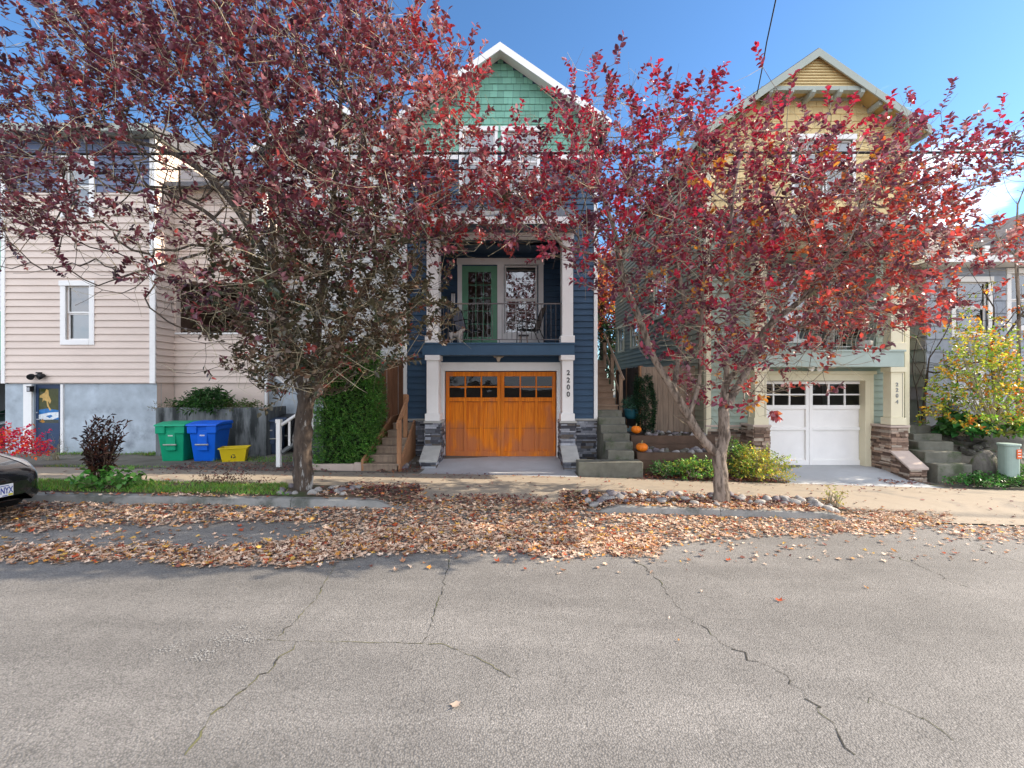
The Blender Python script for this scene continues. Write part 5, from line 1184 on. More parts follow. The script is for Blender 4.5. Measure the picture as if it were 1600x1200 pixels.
plum('plum_tree', 'crimson plum tree with forked pale trunk in front of the sage house', (PX(1127,Y2), Y2, z2b), [
    (None, [(PX(1127,Y2), Y2, z2b-.1), P3(1126,740,Y2), P3(1124,712,Y2)]),
    (P3(1124,712,Y2), [P3(1132,680,Y2), P3(1130,640,Y2), P3(1134,600,Y2), P3(1137,560,Y2), P3(1145,480,Y2+.2), P3(1140,380,Y2+.3), P3(1150,280,Y2+.3), P3(1170,200,Y2+.2)]),
    (P3(1124,712,Y2), [P3(1100,690,Y2-.05), P3(1075,650,Y2-.1), P3(1052,610,Y2-.2), P3(1022,560,Y2-.3), P3(1000,500,Y2-.4), P3(975,440,Y2-.5), P3(960,360,Y2-.5), P3(930,270,Y2-.4), P3(925,200,Y2-.4)]),
    (P3(1134,600,Y2), [P3(1165,560,Y2-.2), P3(1200,510,Y2-.4), P3(1250,470,Y2-.6), P3(1310,410,Y2-.7), P3(1380,350,Y2-.7)]),
    (P3(1130,640,Y2), [P3(1170,575,Y2+.3), P3(1225,470,Y2+.6), P3(1290,380,Y2+.8), P3(1370,300,Y2+.8), P3(1450,250,Y2+.7), P3(1530,220,Y2+.7)]),
    (P3(1052,610,Y2-.2), [P3(1060,560,Y2+.1), P3(1070,480,Y2+.4), P3(1050,380,Y2+.5), P3(1040,280,Y2+.5), P3(1030,180,Y2+.4)]),
    (P3(975,440,Y2-.5), [P3(930,400,Y2-.8), P3(880,385,Y2-1.0), P3(840,330,Y2-1.0)]),
    (P3(1140,380,Y2+.3), [P3(1200,320,Y2-.3), P3(1250,240,Y2-.6), P3(1290,190,Y2-.7), P3(1300,150,Y2-.7)]),
    (P3(1075,650,Y2-.1), [P3(1092,600,Y2-.1), P3(1095,520,Y2-.3), P3(1100,430,Y2-.7)]),
    ], T2, 2.9, Y2, 1.8, (1150, 350, 400, 280), pal2, 15, .086, .112, 'barkw', 23, bare=lambda x, y: .5 if y > 560 else .97, flare=1.25)

# ------------------------------------------------------------------ fallen leaves, grass
def pt_in(px, py, poly):
    c = False; n = len(poly)
    for i in range(n):
        (x1, y1), (x2, y2) = poly[i], poly[(i+1) % n]
        if (y1 > py) != (y2 > py) and px < (x2-x1)*(py-y1)/(y2-y1)+x1: c = not c
    return c
lob = []
for k in range(10):
    a = math.pi*2*k/10; rr0 = (.5 if k % 2 == 0 else .27) * (1.15 if k == 0 else 1); lob.append((rr0*math.cos(a), rr0*math.sin(a)))
LOB = np.array(lob)
def litter(name, label, zones, hfun, pal, size, seed, lift=.004, kind='stuff'):
    """zones: (world polygon, number, pile height)"""
    rnd = random.Random(seed); P = []
    for poly, n, ph_ in zones:
        xs = [p[0] for p in poly]; ys = [p[1] for p in poly]; c = 0; tries = 0
        while c < n and tries < n*12:
            tries += 1; x, y = rnd.uniform(min(xs), max(xs)), rnd.uniform(min(ys), max(ys))
            e = .18*math.sin(x*1.7+seed) + .10*math.sin(x*5.1)
            if pt_in(x, y + e*.6 + rnd.gauss(0,.07), poly): P.append((x, y, ph_)); c += 1
    n = len(P); P = np.array(P); Z = np.array([hfun(a, b) for a, b, _ in P]) + lift + RNG.random(n)*P[:,2]
    ang = RNG.uniform(0, 6.28, n); tilt = RNG.normal(0, .15, n); tilt2 = RNG.normal(0, .15, n); s = size*RNG.uniform(.35, 1.3, n); curl = RNG.normal(.12, .2, n)
    ca, sa = np.cos(ang)[:,None], np.sin(ang)[:,None]; lx, ly = LOB[None,:,0]*s[:,None], LOB[None,:,1]*s[:,None]*RNG.uniform(.6,1,n)[:,None]
    lx = lx * RNG.uniform(.8, 1.2, (n, 10)); ly = ly * RNG.uniform(.8, 1.2, (n, 10))
    lz = curl[:,None]*(lx**2+ly**2)/s[:,None]*2.2 + lx*tilt[:,None] + ly*tilt2[:,None] + RNG.normal(0,.004,(n,10)); lz -= np.minimum(lz.min(1), 0)[:,None]*.8
    V = np.stack([P[:,0:1] + lx*ca - ly*sa, P[:,1:2] + lx*sa + ly*ca, Z[:,None] + lz], 2)
    cen = np.stack([P[:,0], P[:,1], Z + .002], 1)[:,None,:]; V = np.concatenate([V, cen], 1).reshape(-1,3)
    b = (np.arange(n)*11)[:,None]; k = np.arange(0, 10, 2); Fq = np.stack([b+10+0*k, b+(k-1)%10, b+k, b+(k+1)%10], 2).reshape(-1,4)
    C = np.array([pal(rnd) for _ in range(n)]); o = npmesh(name, V, Fq, np.repeat(C, 5, 0), M['fallen'])
    return tag(o, label, 'leaves', None, kind)
def palr(r):
    u = r.random(); k = r.uniform(.6, 1.25)
    c = (.54,.36,.25) if u < .38 else (.70,.53,.40) if u < .64 else (.36,.17,.09) if u < .79 else (.60,.27,.06) if u < .85 else (.66,.40,.09) if u < .88 else (.17,.06,.045) if u < .95 else (.42,.08,.03)
    return tuple(v*k for v in c)
def palp(r):
    u = r.random(); k = r.uniform(.5, 1.3)
    c = (.20,.05,.05) if u < .4 else (.11,.035,.045) if u < .65 else (.34,.20,.15) if u < .85 else (.45,.15,.05)
    return tuple(v*k for v in c)
W_ = lambda pts: [gp(*p) for p in pts]
road_h = lambda x, y: (g(x) + .004) if y < KY-.13 else H(x, y) + .006
litter('fallen_leaves', 'tan and orange maple leaves drifted along the kerb', [
    (W_([(-120,783),(60,784),(300,786),(420,796),(600,790),(760,785),(960,792),(1100,800),(1330,803),(1500,812),(1440,828),(1290,832),(1180,845),(1030,856),(900,858),(870,820),(700,835),(560,845),(470,835),(520,820),(420,812),(300,824),(0,826),(-120,826)]), 12000, .016),
    (W_([(-160,848),(180,858),(300,860),(420,845),(560,832),(760,822),(900,825),(1020,836),(1030,862),(900,868),(700,866),(560,872),(420,880),(200,884),(-160,880)]), 7400, .016),
    ([(.75,7.22),(5.3,7.22),(5.5,8.0),(3,8.12),(.8,7.95)], 950, .03), ([(-3.3,7.25),(-1.3,7.2),(-1.5,8.15),(-2.9,8.1)], 260, .03), (W_([(1460,828),(1560,824),(1720,830),(1720,852),(1580,850),(1500,845)]), 520, .035),
    (W_([(-120,820),(560,822),(560,860),(-120,860)]), 260, .005), (W_([(560,870),(1300,850),(1300,885),(560,900)]), 90, .004), (W_([(1150,815),(1640,810),(1640,880),(1150,875)]), 230, .006),
    (W_([(0,880),(1600,860),(1600,1180),(0,1180)]), 9, .002)], road_h, palr, .070, 31)
litter('fallen_plum_leaves', 'small dark red plum leaves scattered over the pavement', [
    ([(-9,7.3),(9.5,7.3),(9.5,9.7),(-9,9.7)], 420, .006), ([(-9,9.2),(9.5,9.3),(9.5,9.75),(-9,9.75)], 260, .006), ([(-3.0,7.3),(-1.4,7.3),(-1.7,8.3),(-2.9,8.3)], 650, .04), ([(-7.5,9.6),(-3.9,9.5),(-3.9,10.9),(-7.5,10.9)], 650, .02), ([(-2.9,9.7),(-2.0,9.7),(-2.0,10.6),(-2.9,10.6)], 160, .03), ([(-1.4,7.2),(.6,7.2),(.5,7.7),(-1.3,7.6)], 350, .03),
    ([(.7,7.25),(5.2,7.25),(5.2,7.95),(.8,7.95)], 900, .03), ([(2.8,9.7),(5.9,9.7),(6.0,10.5),(2.8,10.2)], 900, .03), ([(8.2,10.0),(9.2,10.0),(9.2,10.5),(8.3,10.6)], 110, .02), ([(9.4,10),(12,10),(12,12.4),(9.8,12.4)], 350, .01)], lambda x, y: H(x, y)+.004, palp, .06, 37)
def grass(name, label, zones, hfun, n_h, pal, cat='grass'):
    P = []; 
    for poly, n in zones:
        xs = [p[0] for p in poly]; ys = [p[1] for p in poly]; c = 0
        while c < n:
            x, y = random.uniform(min(xs), max(xs)), random.uniform(min(ys), max(ys))
            if pt_in(x, y, poly) and math.sin(x*3.1)*math.sin(y*7+x) + random.random() > .1: P.append((x, y)); c += 1
    n = len(P); P = np.array(P); Z = np.array([hfun(a, b) for a, b in P]); hh = n_h*RNG.uniform(.4, 1.3, n); a = RNG.uniform(0, 6.28, n); ln = RNG.normal(0, .5, (n,2))*hh[:,None]; w = .006
    v0 = np.stack([P[:,0]-w*np.cos(a), P[:,1]-w*np.sin(a), Z], 1); v1 = np.stack([P[:,0]+w*np.cos(a), P[:,1]+w*np.sin(a), Z], 1)
    v2 = np.stack([P[:,0]+ln[:,0], P[:,1]+ln[:,1], Z+hh], 1); V = np.stack([v0,v1,v2],1).reshape(-1,3)
    C = np.array([pal() for _ in range(n)]); return tag(npmesh(name, V, (np.arange(n*3)).reshape(-1,3), C, M['grass']), label, cat, None, 'stuff')
gpal = lambda: tuple(v*random.uniform(.6,1.3) for v in random.choice([(.14,.30,.04),(.18,.36,.05),(.09,.20,.035),(.30,.30,.10)]))
sheet('planting_strip', rng(-11, -1.6, .2), rng(KY+.02, 8.05, .12), lambda x, y: H(x, y) + .004 + .03*math.sin((y-KY)/.85*math.pi), M['soil'])
sheet('planting_strip', rng(.85, 5.5, .2), rng(KY+.02, 8.05, .12), lambda x, y: H(x, y) + .006, M['soil'])
sheet('garden_bed', rng(2.62, 5.8, .2), rng(9.7, 11.0, .15), lambda x, y: H(x, y) + .004, M['soil'])
grass('grass', 'patchy green grass strip between kerb and pavement at left', [([(-10.5,7.25),(-3.5,7.25),(-3.9,7.98),(-10.5,7.98)], 16000), ([(-10,9.8),(-7.5,9.8),(-7.5,10.1),(-10,10.1)], 500)], lambda x, y: H(x, y)+.01+.03*math.sin((y-KY)/.85*math.pi) if y < 8.05 else H(x,y), .055, gpal)
grass('weeds', 'thin weeds along the foot of the tan house basement', [([(-9.9,12.2),(-8.6,12.2),(-8.6,12.6),(-9.9,12.6)], 900), ([(-12.3,12.2),(-10,12.3),(-10,12.6),(-12.3,12.6)], 700), ([(-7.2,10.9),(-5.2,10.9),(-5.0,11.9),(-7.0,11.9)], 700)], H, .07, gpal)

# ------------------------------------------------------------------ rocks (each its own object)
def rock_proto(seed, m, name='river_rock', facet=False):
    r = random.Random(seed); b = MB(); n, k = 10, 7; vs = []; fs = []; ph = [r.uniform(0,6.28) for _ in range(6)]
    for j in range(k+1):
        for i in range(n):
            th_, f_ = 2*math.pi*i/n, math.pi*j/k; d = Vector((math.cos(th_)*math.sin(f_), math.sin(th_)*math.sin(f_), math.cos(f_)))
            q = 1 + .13*math.sin(3*d.x+ph[0]) + .10*math.sin(4*d.y+ph[1]) + .08*math.sin(5*d.z+ph[2]) + (r.uniform(-.10,.10) if facet else 0)
            vs.append((d.x*q, d.y*q*.8, d.z*q*.6))
    fs = [(j*n+i, j*n+(i+1)%n, (j+1)*n+(i+1)%n, (j+1)*n+i) for j in range(k) for i in range(n)]
    b.add(vs, fs); o = b.build(name, M[m], None, smooth=not facet); return o
protos = {}
def rocks(spots, kinds, label, group, seed, name='river_rock', facet=False):
    r = random.Random(seed)
    for (x, y, z, s) in spots:
        m = r.choice(kinds); key = (m, r.randrange(3), name)
        if key not in protos:
            o = rock_proto(hash(str(key)) % 1000 if False else (len(protos)*7+3), m, name, facet); protos[key] = o
        else: o = protos[key].copy(); COL.objects.link(o)
        o.location = (x, y, z + s*.42); o.scale = (s*r.uniform(.8,1.25), s*r.uniform(.8,1.2), s*r.uniform(.8,1.1)); o.rotation_euler = (r.uniform(-.2,.2), r.uniform(-.2,.2), r.uniform(0,6.28)); tag(o, label, 'rock', group)
r = random.Random(4); sp_ = []
for _ in range(34):
    x = r.uniform(-3.75,-2.55); y = r.uniform(7.3,7.95)
    if math.hypot(x-PX(474,Y1), y-Y1) > .25: sp_.append((x, y, H(x,y), r.uniform(.035,.085)))
rocks(sp_, ['rock','rockp','rock'], 'river rock around the foot of the big purple tree', 'river rocks at the big tree', 5)
sp_ = []
for _ in range(78):
    x = r.uniform(1.2, 5.3); y = r.uniform(7.28,7.95)
    if math.hypot(x-PX(1127,Y2), y-Y2) > .25: sp_.append((x, y, H(x,y), r.uniform(.04,.095)))
rocks(sp_, ['rock','rockp','rock','rockw'], 'river rock in the kerb strip around the forked crimson tree', 'river rocks at the forked tree', 6)
sp_ = [(r.uniform(2.95,5.1), r.uniform(10.40,10.9), PZ(707,10.3)-.05, r.uniform(.05,.11)) for _ in range(44)]
rocks(sp_, ['rock','rockp','rockd'], 'rounded rock on the lower timber terrace', 'rocks on the lower terrace', 7)
sp_ = [(r.uniform(3.15,4.8), r.uniform(11.10,12.1), PZ(680.5,11)-.05, r.uniform(.04,.09)) for _ in range(52)]
rocks(sp_, ['rock','rockp','rockd'], 'rounded rock on the upper terrace below the fence', 'rocks on the upper terrace', 8)
sp_ = [(r.uniform(-2.6,-2.2), r.uniform(10.2,11.3), H(-2.4,10.5), r.uniform(.05,.10)) for _ in range(16)]
rocks(sp_, ['rock','rockp'], 'rock beside the left stone pier of the navy house', 'rocks by the navy house', 9)
sp_ = []
for _ in range(40):
    t = r.random(); x = 10.15 + 1.9*t + r.uniform(-.25,.35); y = 10.25 + r.random()*1.9; sp_.append((x, y, H(x,y)-.02+.04*r.random(), r.uniform(.09,.21)))
rocks(sp_, ['rockd'], 'mossy dark boulder in the rockery beside the worn steps', 'rockery boulders', 10, name='boulder', facet=True)
o = rock_proto(77, 'rockd', 'boulder'); o.location = (PX(1541,10.3), 10.35, .1); o.scale = (.27,.25,.62); tag(o, 'largest upright mossy boulder just left of the green utility pedestal', 'rock')
o = protos[('rockd',0,'boulder')].copy() if ('rockd',0,'boulder') in protos else rock_proto(78,'rockd','boulder'); COL.objects.link(o) if o.name not in COL.objects else None; o.location = (PX(1595,10.5), 10.6, .1); o.scale = (.3,.3,.5); o['group'] = ''; del o['group']; tag(o, 'upright boulder behind the green utility pedestal', 'rock')

# ------------------------------------------------------------------ bushes
def bush(name, label, c, rad, n, size, pal, cat='shrub', stems=14, sm='twig', shape='dome', group=None, n_per=7, length=.2, width=1., droop=-.05, m='bushleaf', twig_r=.004, shell=.45):
    t = thing(name, c, label, cat, group); C = Vector(c); tips = []; dirs = []; sb = MB()
    for _ in range(n):
        u = Vector((random.gauss(0,1), random.gauss(0,1), abs(random.gauss(0,1)) if shape == 'dome' else random.gauss(0,1))).normalized() * (shell + (1-shell)*random.random())**.6
        lump = 1 + .18*math.sin(u.x*4+c[0]*3) + .15*math.sin(u.z*6+u.y*5)
        p = Vector((u.x*rad[0], u.y*rad[1], u.z*rad[2]))*lump
        if shape != 'dome': p.z += rad[2]
        tips.append(tuple(C+p)); dirs.append(tuple(Vector((p.x/rad[0], p.y/rad[1], p.z/rad[2]*.7+.3)) + Vector((random.gauss(0,.35),random.gauss(0,.35),random.gauss(0,.35)))))
    P, D, L, CC, tw = shoots(tips, dirs, n_per, length, size, pal, droop=droop)
    V, Fq, K = leaves(P, D, L, CC, width=width); npmesh('foliage', V, Fq, K, M[m], t)
    for k in range(stems):
        e = Vector(tips[random.randrange(n)]); b0 = C + Vector((random.gauss(0,.06), random.gauss(0,.06), -.05)); md = (b0+e)/2 + Vector(((e-C).x*.12, (e-C).y*.12, .08)); sb.tube([b0, md, e], [twig_r*2.6, twig_r*1.8, twig_r*.8], 5, cap=False)
    for a, b_ in tw[::2]: sb.tube([a, b_], [twig_r*.7, twig_r*.3], 3, cap=False)
    sb.build('stems', M[sm], t); return t
def P_(*cs): return lambda t: tuple(v*random.uniform(.8,1.2) for v in random.choice(cs))
# clipped hedge: a box of tiny leaves
hg = thing('clipped_hedge', (-3.6, 10.9, .12), 'tall clipped dark green hedge between the trunk and timber steps', 'hedge')
hb = MB(); hx0, hx1, hy0, hy1, hz1 = -4.38, -3.12, 10.15, 11.3, 2.75
def hp(u):
    """a random point near the hedge surface and its outward direction"""
    f = random.random(); x = random.uniform(hx0, hx1); y = random.uniform(hy0, hy1); z = random.uniform(.15, hz1)
    if f < .45: y = hy0; d = (0,-1,0)
    elif f < .72: x = hx1; d = (1,0,0)
    elif f < .82: x = hx0; d = (-1,0,0)
    else: z = hz1; d = (0,0,1)
    if z > .15: taper = 1 - .10*abs(z-1.2); x = -3.75 + (x+3.75)*taper*(1+.03*math.sin(z*5)); y += .06*math.sin(x*5+z*3)
    k = random.uniform(-.12, .03); return (x + d[0]*k, y + d[1]*k, z + d[2]*k), d
tips = []; dirs = []
for _ in range(6500): p, d = hp(0); tips.append(p); dirs.append((d[0]+random.gauss(0,.5), d[1]+random.gauss(0,.5), d[2]+random.gauss(.35,.4)))
P, D, L, CC, tw = shoots(tips, dirs, 7, .10, .036, P_((.08,.20,.035),(.11,.26,.045),(.15,.32,.06),(.05,.13,.03)), droop=0)
V, Fq, K = leaves(P, D, L, CC, width=1.1); npmesh('foliage', V, Fq, K, M['bushleaf'], hg)
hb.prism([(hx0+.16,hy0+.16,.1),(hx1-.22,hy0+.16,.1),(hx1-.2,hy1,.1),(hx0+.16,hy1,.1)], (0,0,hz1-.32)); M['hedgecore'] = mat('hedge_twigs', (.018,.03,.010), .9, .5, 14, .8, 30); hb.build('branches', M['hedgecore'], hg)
bush('spiky_evergreen', 'spiky green evergreen spilling over the stained retaining wall', (PX(322,12.55), 12.5, 1.22), (.62,.34,.42), 330, .14, P_((.05,.13,.03),(.07,.17,.04),(.03,.08,.025)), 'shrub', width=.22, n_per=9, length=.26)
bush('trailing_plant', 'thin trailing greenery on the right end of the retaining wall', (PX(378,12.5), 12.5, 1.25), (.5,.25,.14), 130, .07, P_((.08,.14,.03),(.12,.13,.05)), 'plant', width=.7)
bush('trailing_plant', 'wispy dry plant on the left end of the retaining wall', (PX(268,12.5), 12.5, 1.25), (.35,.2,.12), 60, .05, P_((.12,.14,.05),(.18,.15,.08)), 'plant', width=.5)
bush('burning_bush', 'bright magenta red bush behind the parked black car', (PX(2,9.6), 9.6, .42), (.72,.45,.52), 230, .065, P_((.75,.015,.09),(.85,.04,.05),(.62,.012,.10),(.75,.16,.03)), 'shrub', n_per=8, length=.26)
def wither(t_, label, c, n, h, w, pal, seed, ls=.075, green=True):
    rnd = random.Random(seed); t = thing(t_, c, label, 'shrub'); b = MB(); tips = []; dirs = []
    for k in range(n):
        a = rnd.uniform(0, 6.28); q = rnd.random()**.7; e = Vector((math.cos(a)*w*q*1.3, math.sin(a)*w*q*.7, h*rnd.uniform(.6,1.05)*(1-.2*q))); p0 = Vector(c) + Vector((math.cos(a)*.07, math.sin(a)*.05, 0)); p1 = p0 + Vector((e.x*.35, e.y*.35, e.z*.5)); p2 = Vector(c)+e
        b.tube([p0, p1, p2], [.008,.006,.003], 5, cap=False)
        for f in [j/9 for j in range(2, 10)]:
            pp = p0.lerp(p1, f*2) if f < .5 else p1.lerp(p2, f*2-1); tips.append(tuple(pp)); dirs.append((e.x*.5+rnd.gauss(0,.3), e.y+rnd.gauss(0,.3), .8))
    b.build('stems', M['woodd'], t); P, D, L, CC, tw = shoots(tips, dirs, 5, .13, ls*1.2, pal, spread=.22, droop=0); V, Fq, K = leaves(P, D, L, CC, width=.36); npmesh('leaves', V, Fq, K, M['bushleaf'], t); return t
wither('withered_shrub', 'withered dark brown upright shrub in the grass strip', (PX(160,7.75), 7.7, .25), 34, 1.15, .27, P_((.075,.03,.02),(.05,.022,.02),(.12,.05,.03),(.03,.018,.018)), 3)
bush('leafy_weed', 'green leafy plant at the foot of the withered brown shrub', (PX(172,7.6), 7.55, .24), (.42,.25,.17), 75, .10, P_((.08,.22,.04),(.12,.30,.05),(.06,.15,.03)), 'plant', width=1.3, n_per=5)
bush('dry_weed', 'dry pale weeds in front of the navy basement door', (PX(88,11.2), 11.2, .08), (.28,.15,.55), 46, .05, P_((.30,.25,.17),(.16,.15,.08)), 'plant', width=.25, n_per=4)
bush('leaning_weed', 'low dark weed in the strip left of the big tree', (PX(365,7.9), 7.85, .22), (.5,.12,.13), 60, .05, P_((.13,.05,.04),(.07,.04,.03)), 'plant', width=.6)
# middle garden
bush('groundcover_shrub', 'light green low shrub left of the forked trunk', (PX(1082,9.9), 9.95, -.02), (.52,.32,.30), 240, .055, P_((.10,.26,.04),(.16,.34,.05),(.07,.18,.035),(.30,.34,.06)), 'shrub', n_per=7, length=.16)
bush('groundcover_shrub', 'darker green creeping plant below the lower terrace wall', (PX(1040,10.0), 10.05, .0), (.28,.2,.2), 90, .05, P_((.04,.12,.03),(.06,.17,.04)), 'plant', n_per=6, length=.14)
bush('yellow_bush', 'yellow-green bush in front of the left sage house pier', (PX(1188,10.15), 10.1, -.08), (.50,.38,.58), 380, .05, P_((.42,.42,.05),(.55,.50,.08),(.22,.32,.04),(.30,.40,.05),(.60,.42,.06)), 'shrub', n_per=8, length=.22)
bush('green_bush', 'mid green bush with an upright tip behind the forked trunk', (PX(1150,10.4), 10.35, -.05), (.35,.3,.62), 200, .055, P_((.06,.16,.03),(.10,.22,.04),(.25,.32,.06)), 'shrub', n_per=7, length=.2)
bush('dry_tuft', 'small yellow dry tuft at the right end of the kerb strip', (PX(1302,7.7), 7.65, -.02), (.14,.1,.2), 26, .045, P_((.45,.40,.10),(.35,.34,.12)), 'plant', n_per=4, length=.12)
cy = thing('columnar_evergreen', (PX(1009,11.7), 11.7, .7), 'narrow dark evergreen column against the weathered fence', 'shrub'); b = MB(); b.tube([(cy.location.x, 11.7, .6), (cy.location.x-.08, 11.7, 1.9)], [.03,.008], 6); b.build('trunk', M['bark'], cy); tips = []; dirs = []
for _ in range(520):
    z = random.random(); rr1 = .24*(1 - .55*abs(z-.45)*1.6); a = random.uniform(0,6.28); tips.append((cy.location.x-.06*z+rr1*math.cos(a), 11.7+rr1*math.sin(a), .72+1.35*z)); dirs.append((math.cos(a)*.4, math.sin(a)*.4, 1))
P, D, L, CC, tw = shoots(tips, dirs, 8, .14, .065, P_((.02,.055,.025),(.03,.08,.03),(.012,.035,.018)), droop=0); V, Fq, K = leaves(P, D, L, CC, width=.6); npmesh('foliage', V, Fq, K, M['bushleaf'], cy)
pt = thing('potted_plant', (PX(986,11.85), 11.85, PZ(654,11.85)), 'blue-green plant in a teal pot beside the upper stairs', 'potted plant')
b = MB(); b.M = Matrix.Translation(pt.location); b.lathe([(0,0),(.13,0),(.17,.10),(.18,.22),(.2,.25),(.18,.26),(.16,.2),(0,.2)], (0,0,0), 20); b.build('pot', M['pot'], pt, smooth=True)
tips = []; dirs = []
for _ in range(110): d = Vector((random.gauss(0,1), random.gauss(0,1), abs(random.gauss(0,1))+.3)).normalized(); q = Vector(pt.location) + Vector((0,0,.25)) + Vector((d.x*.24,d.y*.24,d.z*.26))*random.random()**.4; tips.append(tuple(q)); dirs.append(tuple(d))
P, D, L, CC, tw = shoots(tips, dirs, 7, .12, .06, P_((.06,.14,.09),(.09,.20,.13),(.04,.10,.06))); V, Fq, K = leaves(P, D, L, CC, width=.4); npmesh('foliage', V, Fq, K, M['bushleaf'], pt)
# right garden
yg = P_((.20,.33,.035),(.30,.40,.05),(.42,.45,.06),(.12,.24,.03),(.60,.50,.06))
def pal_r(t):
    h = t[2]; u = random.random()
    if u < .16 + .10*max(0, math.sin(t[0]*3+h*2)): return random.choice([(.62,.25,.02),(.60,.16,.03),(.66,.36,.03)])
    return yg(t)
bush('yellowing_shrub', 'large yellow-green shrub in front of the grey-blue cottage', (PX(1548,11.2), 11.2, .95), (1.3,.75,2.5), 800, .085, pal_r, 'shrub', n_per=7, length=.28, stems=40, twig_r=.007, shell=.35, width=.95)
bush('hosta', 'broad leaved dark green plants in the rockery', (PX(1500,11.5), 11.45, .72), (.55,.35,.42), 90, .2, P_((.05,.16,.04),(.07,.22,.05),(.04,.11,.03)), 'plant', n_per=4, length=.14, width=1.25)
bush('hosta', 'broad leaved green plants below the yellowing shrub', (PX(1570,11.3), 11.2, .75), (.6,.35,.4), 90, .17, P_((.06,.18,.04),(.10,.26,.05),(.22,.30,.05)), 'plant', n_per=4, length=.14, width=1.2)
bush('groundcover', 'low glossy green groundcover left of the utility pedestal', (PX(1540,9.85), 9.9, -.2), (.62,.22,.16), 180, .055, P_((.05,.16,.03),(.07,.22,.04),(.03,.10,.02)), 'plant', n_per=7, length=.14)
bush('groundcover', 'green groundcover at the right edge by the utility pedestal', (PX(1606,10.0), 9.95, -.2), (.35,.25,.3), 120, .06, P_((.08,.2,.03),(.14,.30,.05)), 'plant', n_per=7, length=.16)
def sparse_tree(name, label, base, limbs, cs, k, Y0, amp, pal, n_per, ls, br, m, leafy=1., ell=(1500,450,200,200), cat='tree', width=1., length=.25, tip_r=.003):
    t = thing(name, base, label, cat); T, K = tip_pts(cs, k, Y0, amp, *ell); A, par, tipn = grow(limbs, T, balance=.3)
    limbs_mesh(A, par, base_r=br, root=t, m=m, tip_r=tip_r, flare=1.)
    tips = [tuple(A[tipn[i]]) for i in range(len(T)) if random.random() < leafy]
    if tips:
        P, D, L, CC, tw = shoots(tips, [(random.gauss(0,1), random.gauss(0,1), random.gauss(.1,.3)) for _ in tips], n_per, length, ls, pal); V, Fq, KK = leaves(P, D, L, CC, width=width); npmesh('crown', V, Fq, KK, M['bushleaf'], t)
    return t
YM = 12.3
sparse_tree('japanese_maple', 'thin maple with sparse orange leaves at the cottage corner', (PX(1440,YM), YM, .85), [
    (None, [(PX(1440,YM), YM, .8), P3(1452,560,YM), P3(1462,520,YM), P3(1440,470,YM)]), (P3(1452,560,YM), [P3(1485,500,YM-.2), P3(1470,440,YM-.2), P3(1448,415,YM-.2)]), (P3(1452,600,YM), [P3(1425,560,YM), P3(1415,530,YM)])],
    cells([(455,'..11122'),(500,'.122332'),(545,'.233221'),(585,'..2211')], 1370), 1.6, YM, .5, P_((.66,.22,.02),(.70,.36,.03),(.55,.13,.02),(.25,.33,.05)), 6, .10, .035, 'bark', .8, (1460,500,120,110), width=.8)
sparse_tree('small_maple', 'maple with red and orange leaves over the yellowing shrub', (PX(1560,12.0), 12.0, .9), [
    (None, [(PX(1560,12.0), 12.0, .8), P3(1550,560,12.), P3(1553,480,12.), P3(1545,420,12.)]), (P3(1550,560,12.), [P3(1590,500,12.), P3(1630,450,12.)]), (P3(1553,480,12.), [P3(1520,430,11.8), P3(1500,400,11.8)])],
    cells([(400,'111'),(440,'222112'),(480,'343344'),(520,'234455')], 1490), 1.7, 12., .6, P_((.60,.16,.04),(.55,.10,.04),(.68,.36,.04),(.35,.38,.05)), 6, .10, .04, 'bark', .85, (1560,470,130,110), width=.9)
sparse_tree('bare_tree', 'bare forked tree rising above the cottage roof at the right edge', (PX(1588,12.2), 12.2, .9), [
    (None, [(PX(1590,12.2), 12.2, .8), P3(1592,500,12.2), P3(1588,400,12.2), P3(1590,320,12.2), P3(1588,314,12.2)]), (P3(1590,320,12.2), [P3(1574,298,12.2), P3(1568,278,12.2), P3(1564,262,12.2)]), (P3(1590,320,12.2), [P3(1598,300,12.2), P3(1606,282,12.2), P3(1620,262,12.2)]), (P3(1588,400,12.2), [P3(1560,375,12.1), P3(1540,350,12.1), P3(1533,335,12.1)]),
    (P3(1560,375,12.1), [P3(1552,350,12.), P3(1560,330,12.)])], cells([(290,'.1.2'),(350,'121'),(400,'232')], 1530), 2.2, 12.2, .5, P_((.2,.15,.1)), 1, .02, .045, 'barkw', 0, (1580,330,60,90), tip_r=.006)
sparse_tree('bare_climber', 'bare thin climbing stems on the shaded cottage corner', (PX(1437,12.6), 12.6, 1.0), [
    (None, [(PX(1437,12.6), 12.6, .95), P3(1430,580,12.6), P3(1434,540,12.6)]), (P3(1430,600,12.6), [P3(1445,560,12.6), P3(1428,520,12.6)]), (P3(1435,610,12.6), [P3(1426,570,12.6), P3(1440,500,12.6)])],
    cells([(470,'.121'),(520,'232'),(570,'.33')], 1405), 3.2, 12.6, .2, P_((.15,.13,.05)), 3, .05, .016, 'bark', .12, (1430,520,60,110), cat='climber', tip_r=.004)
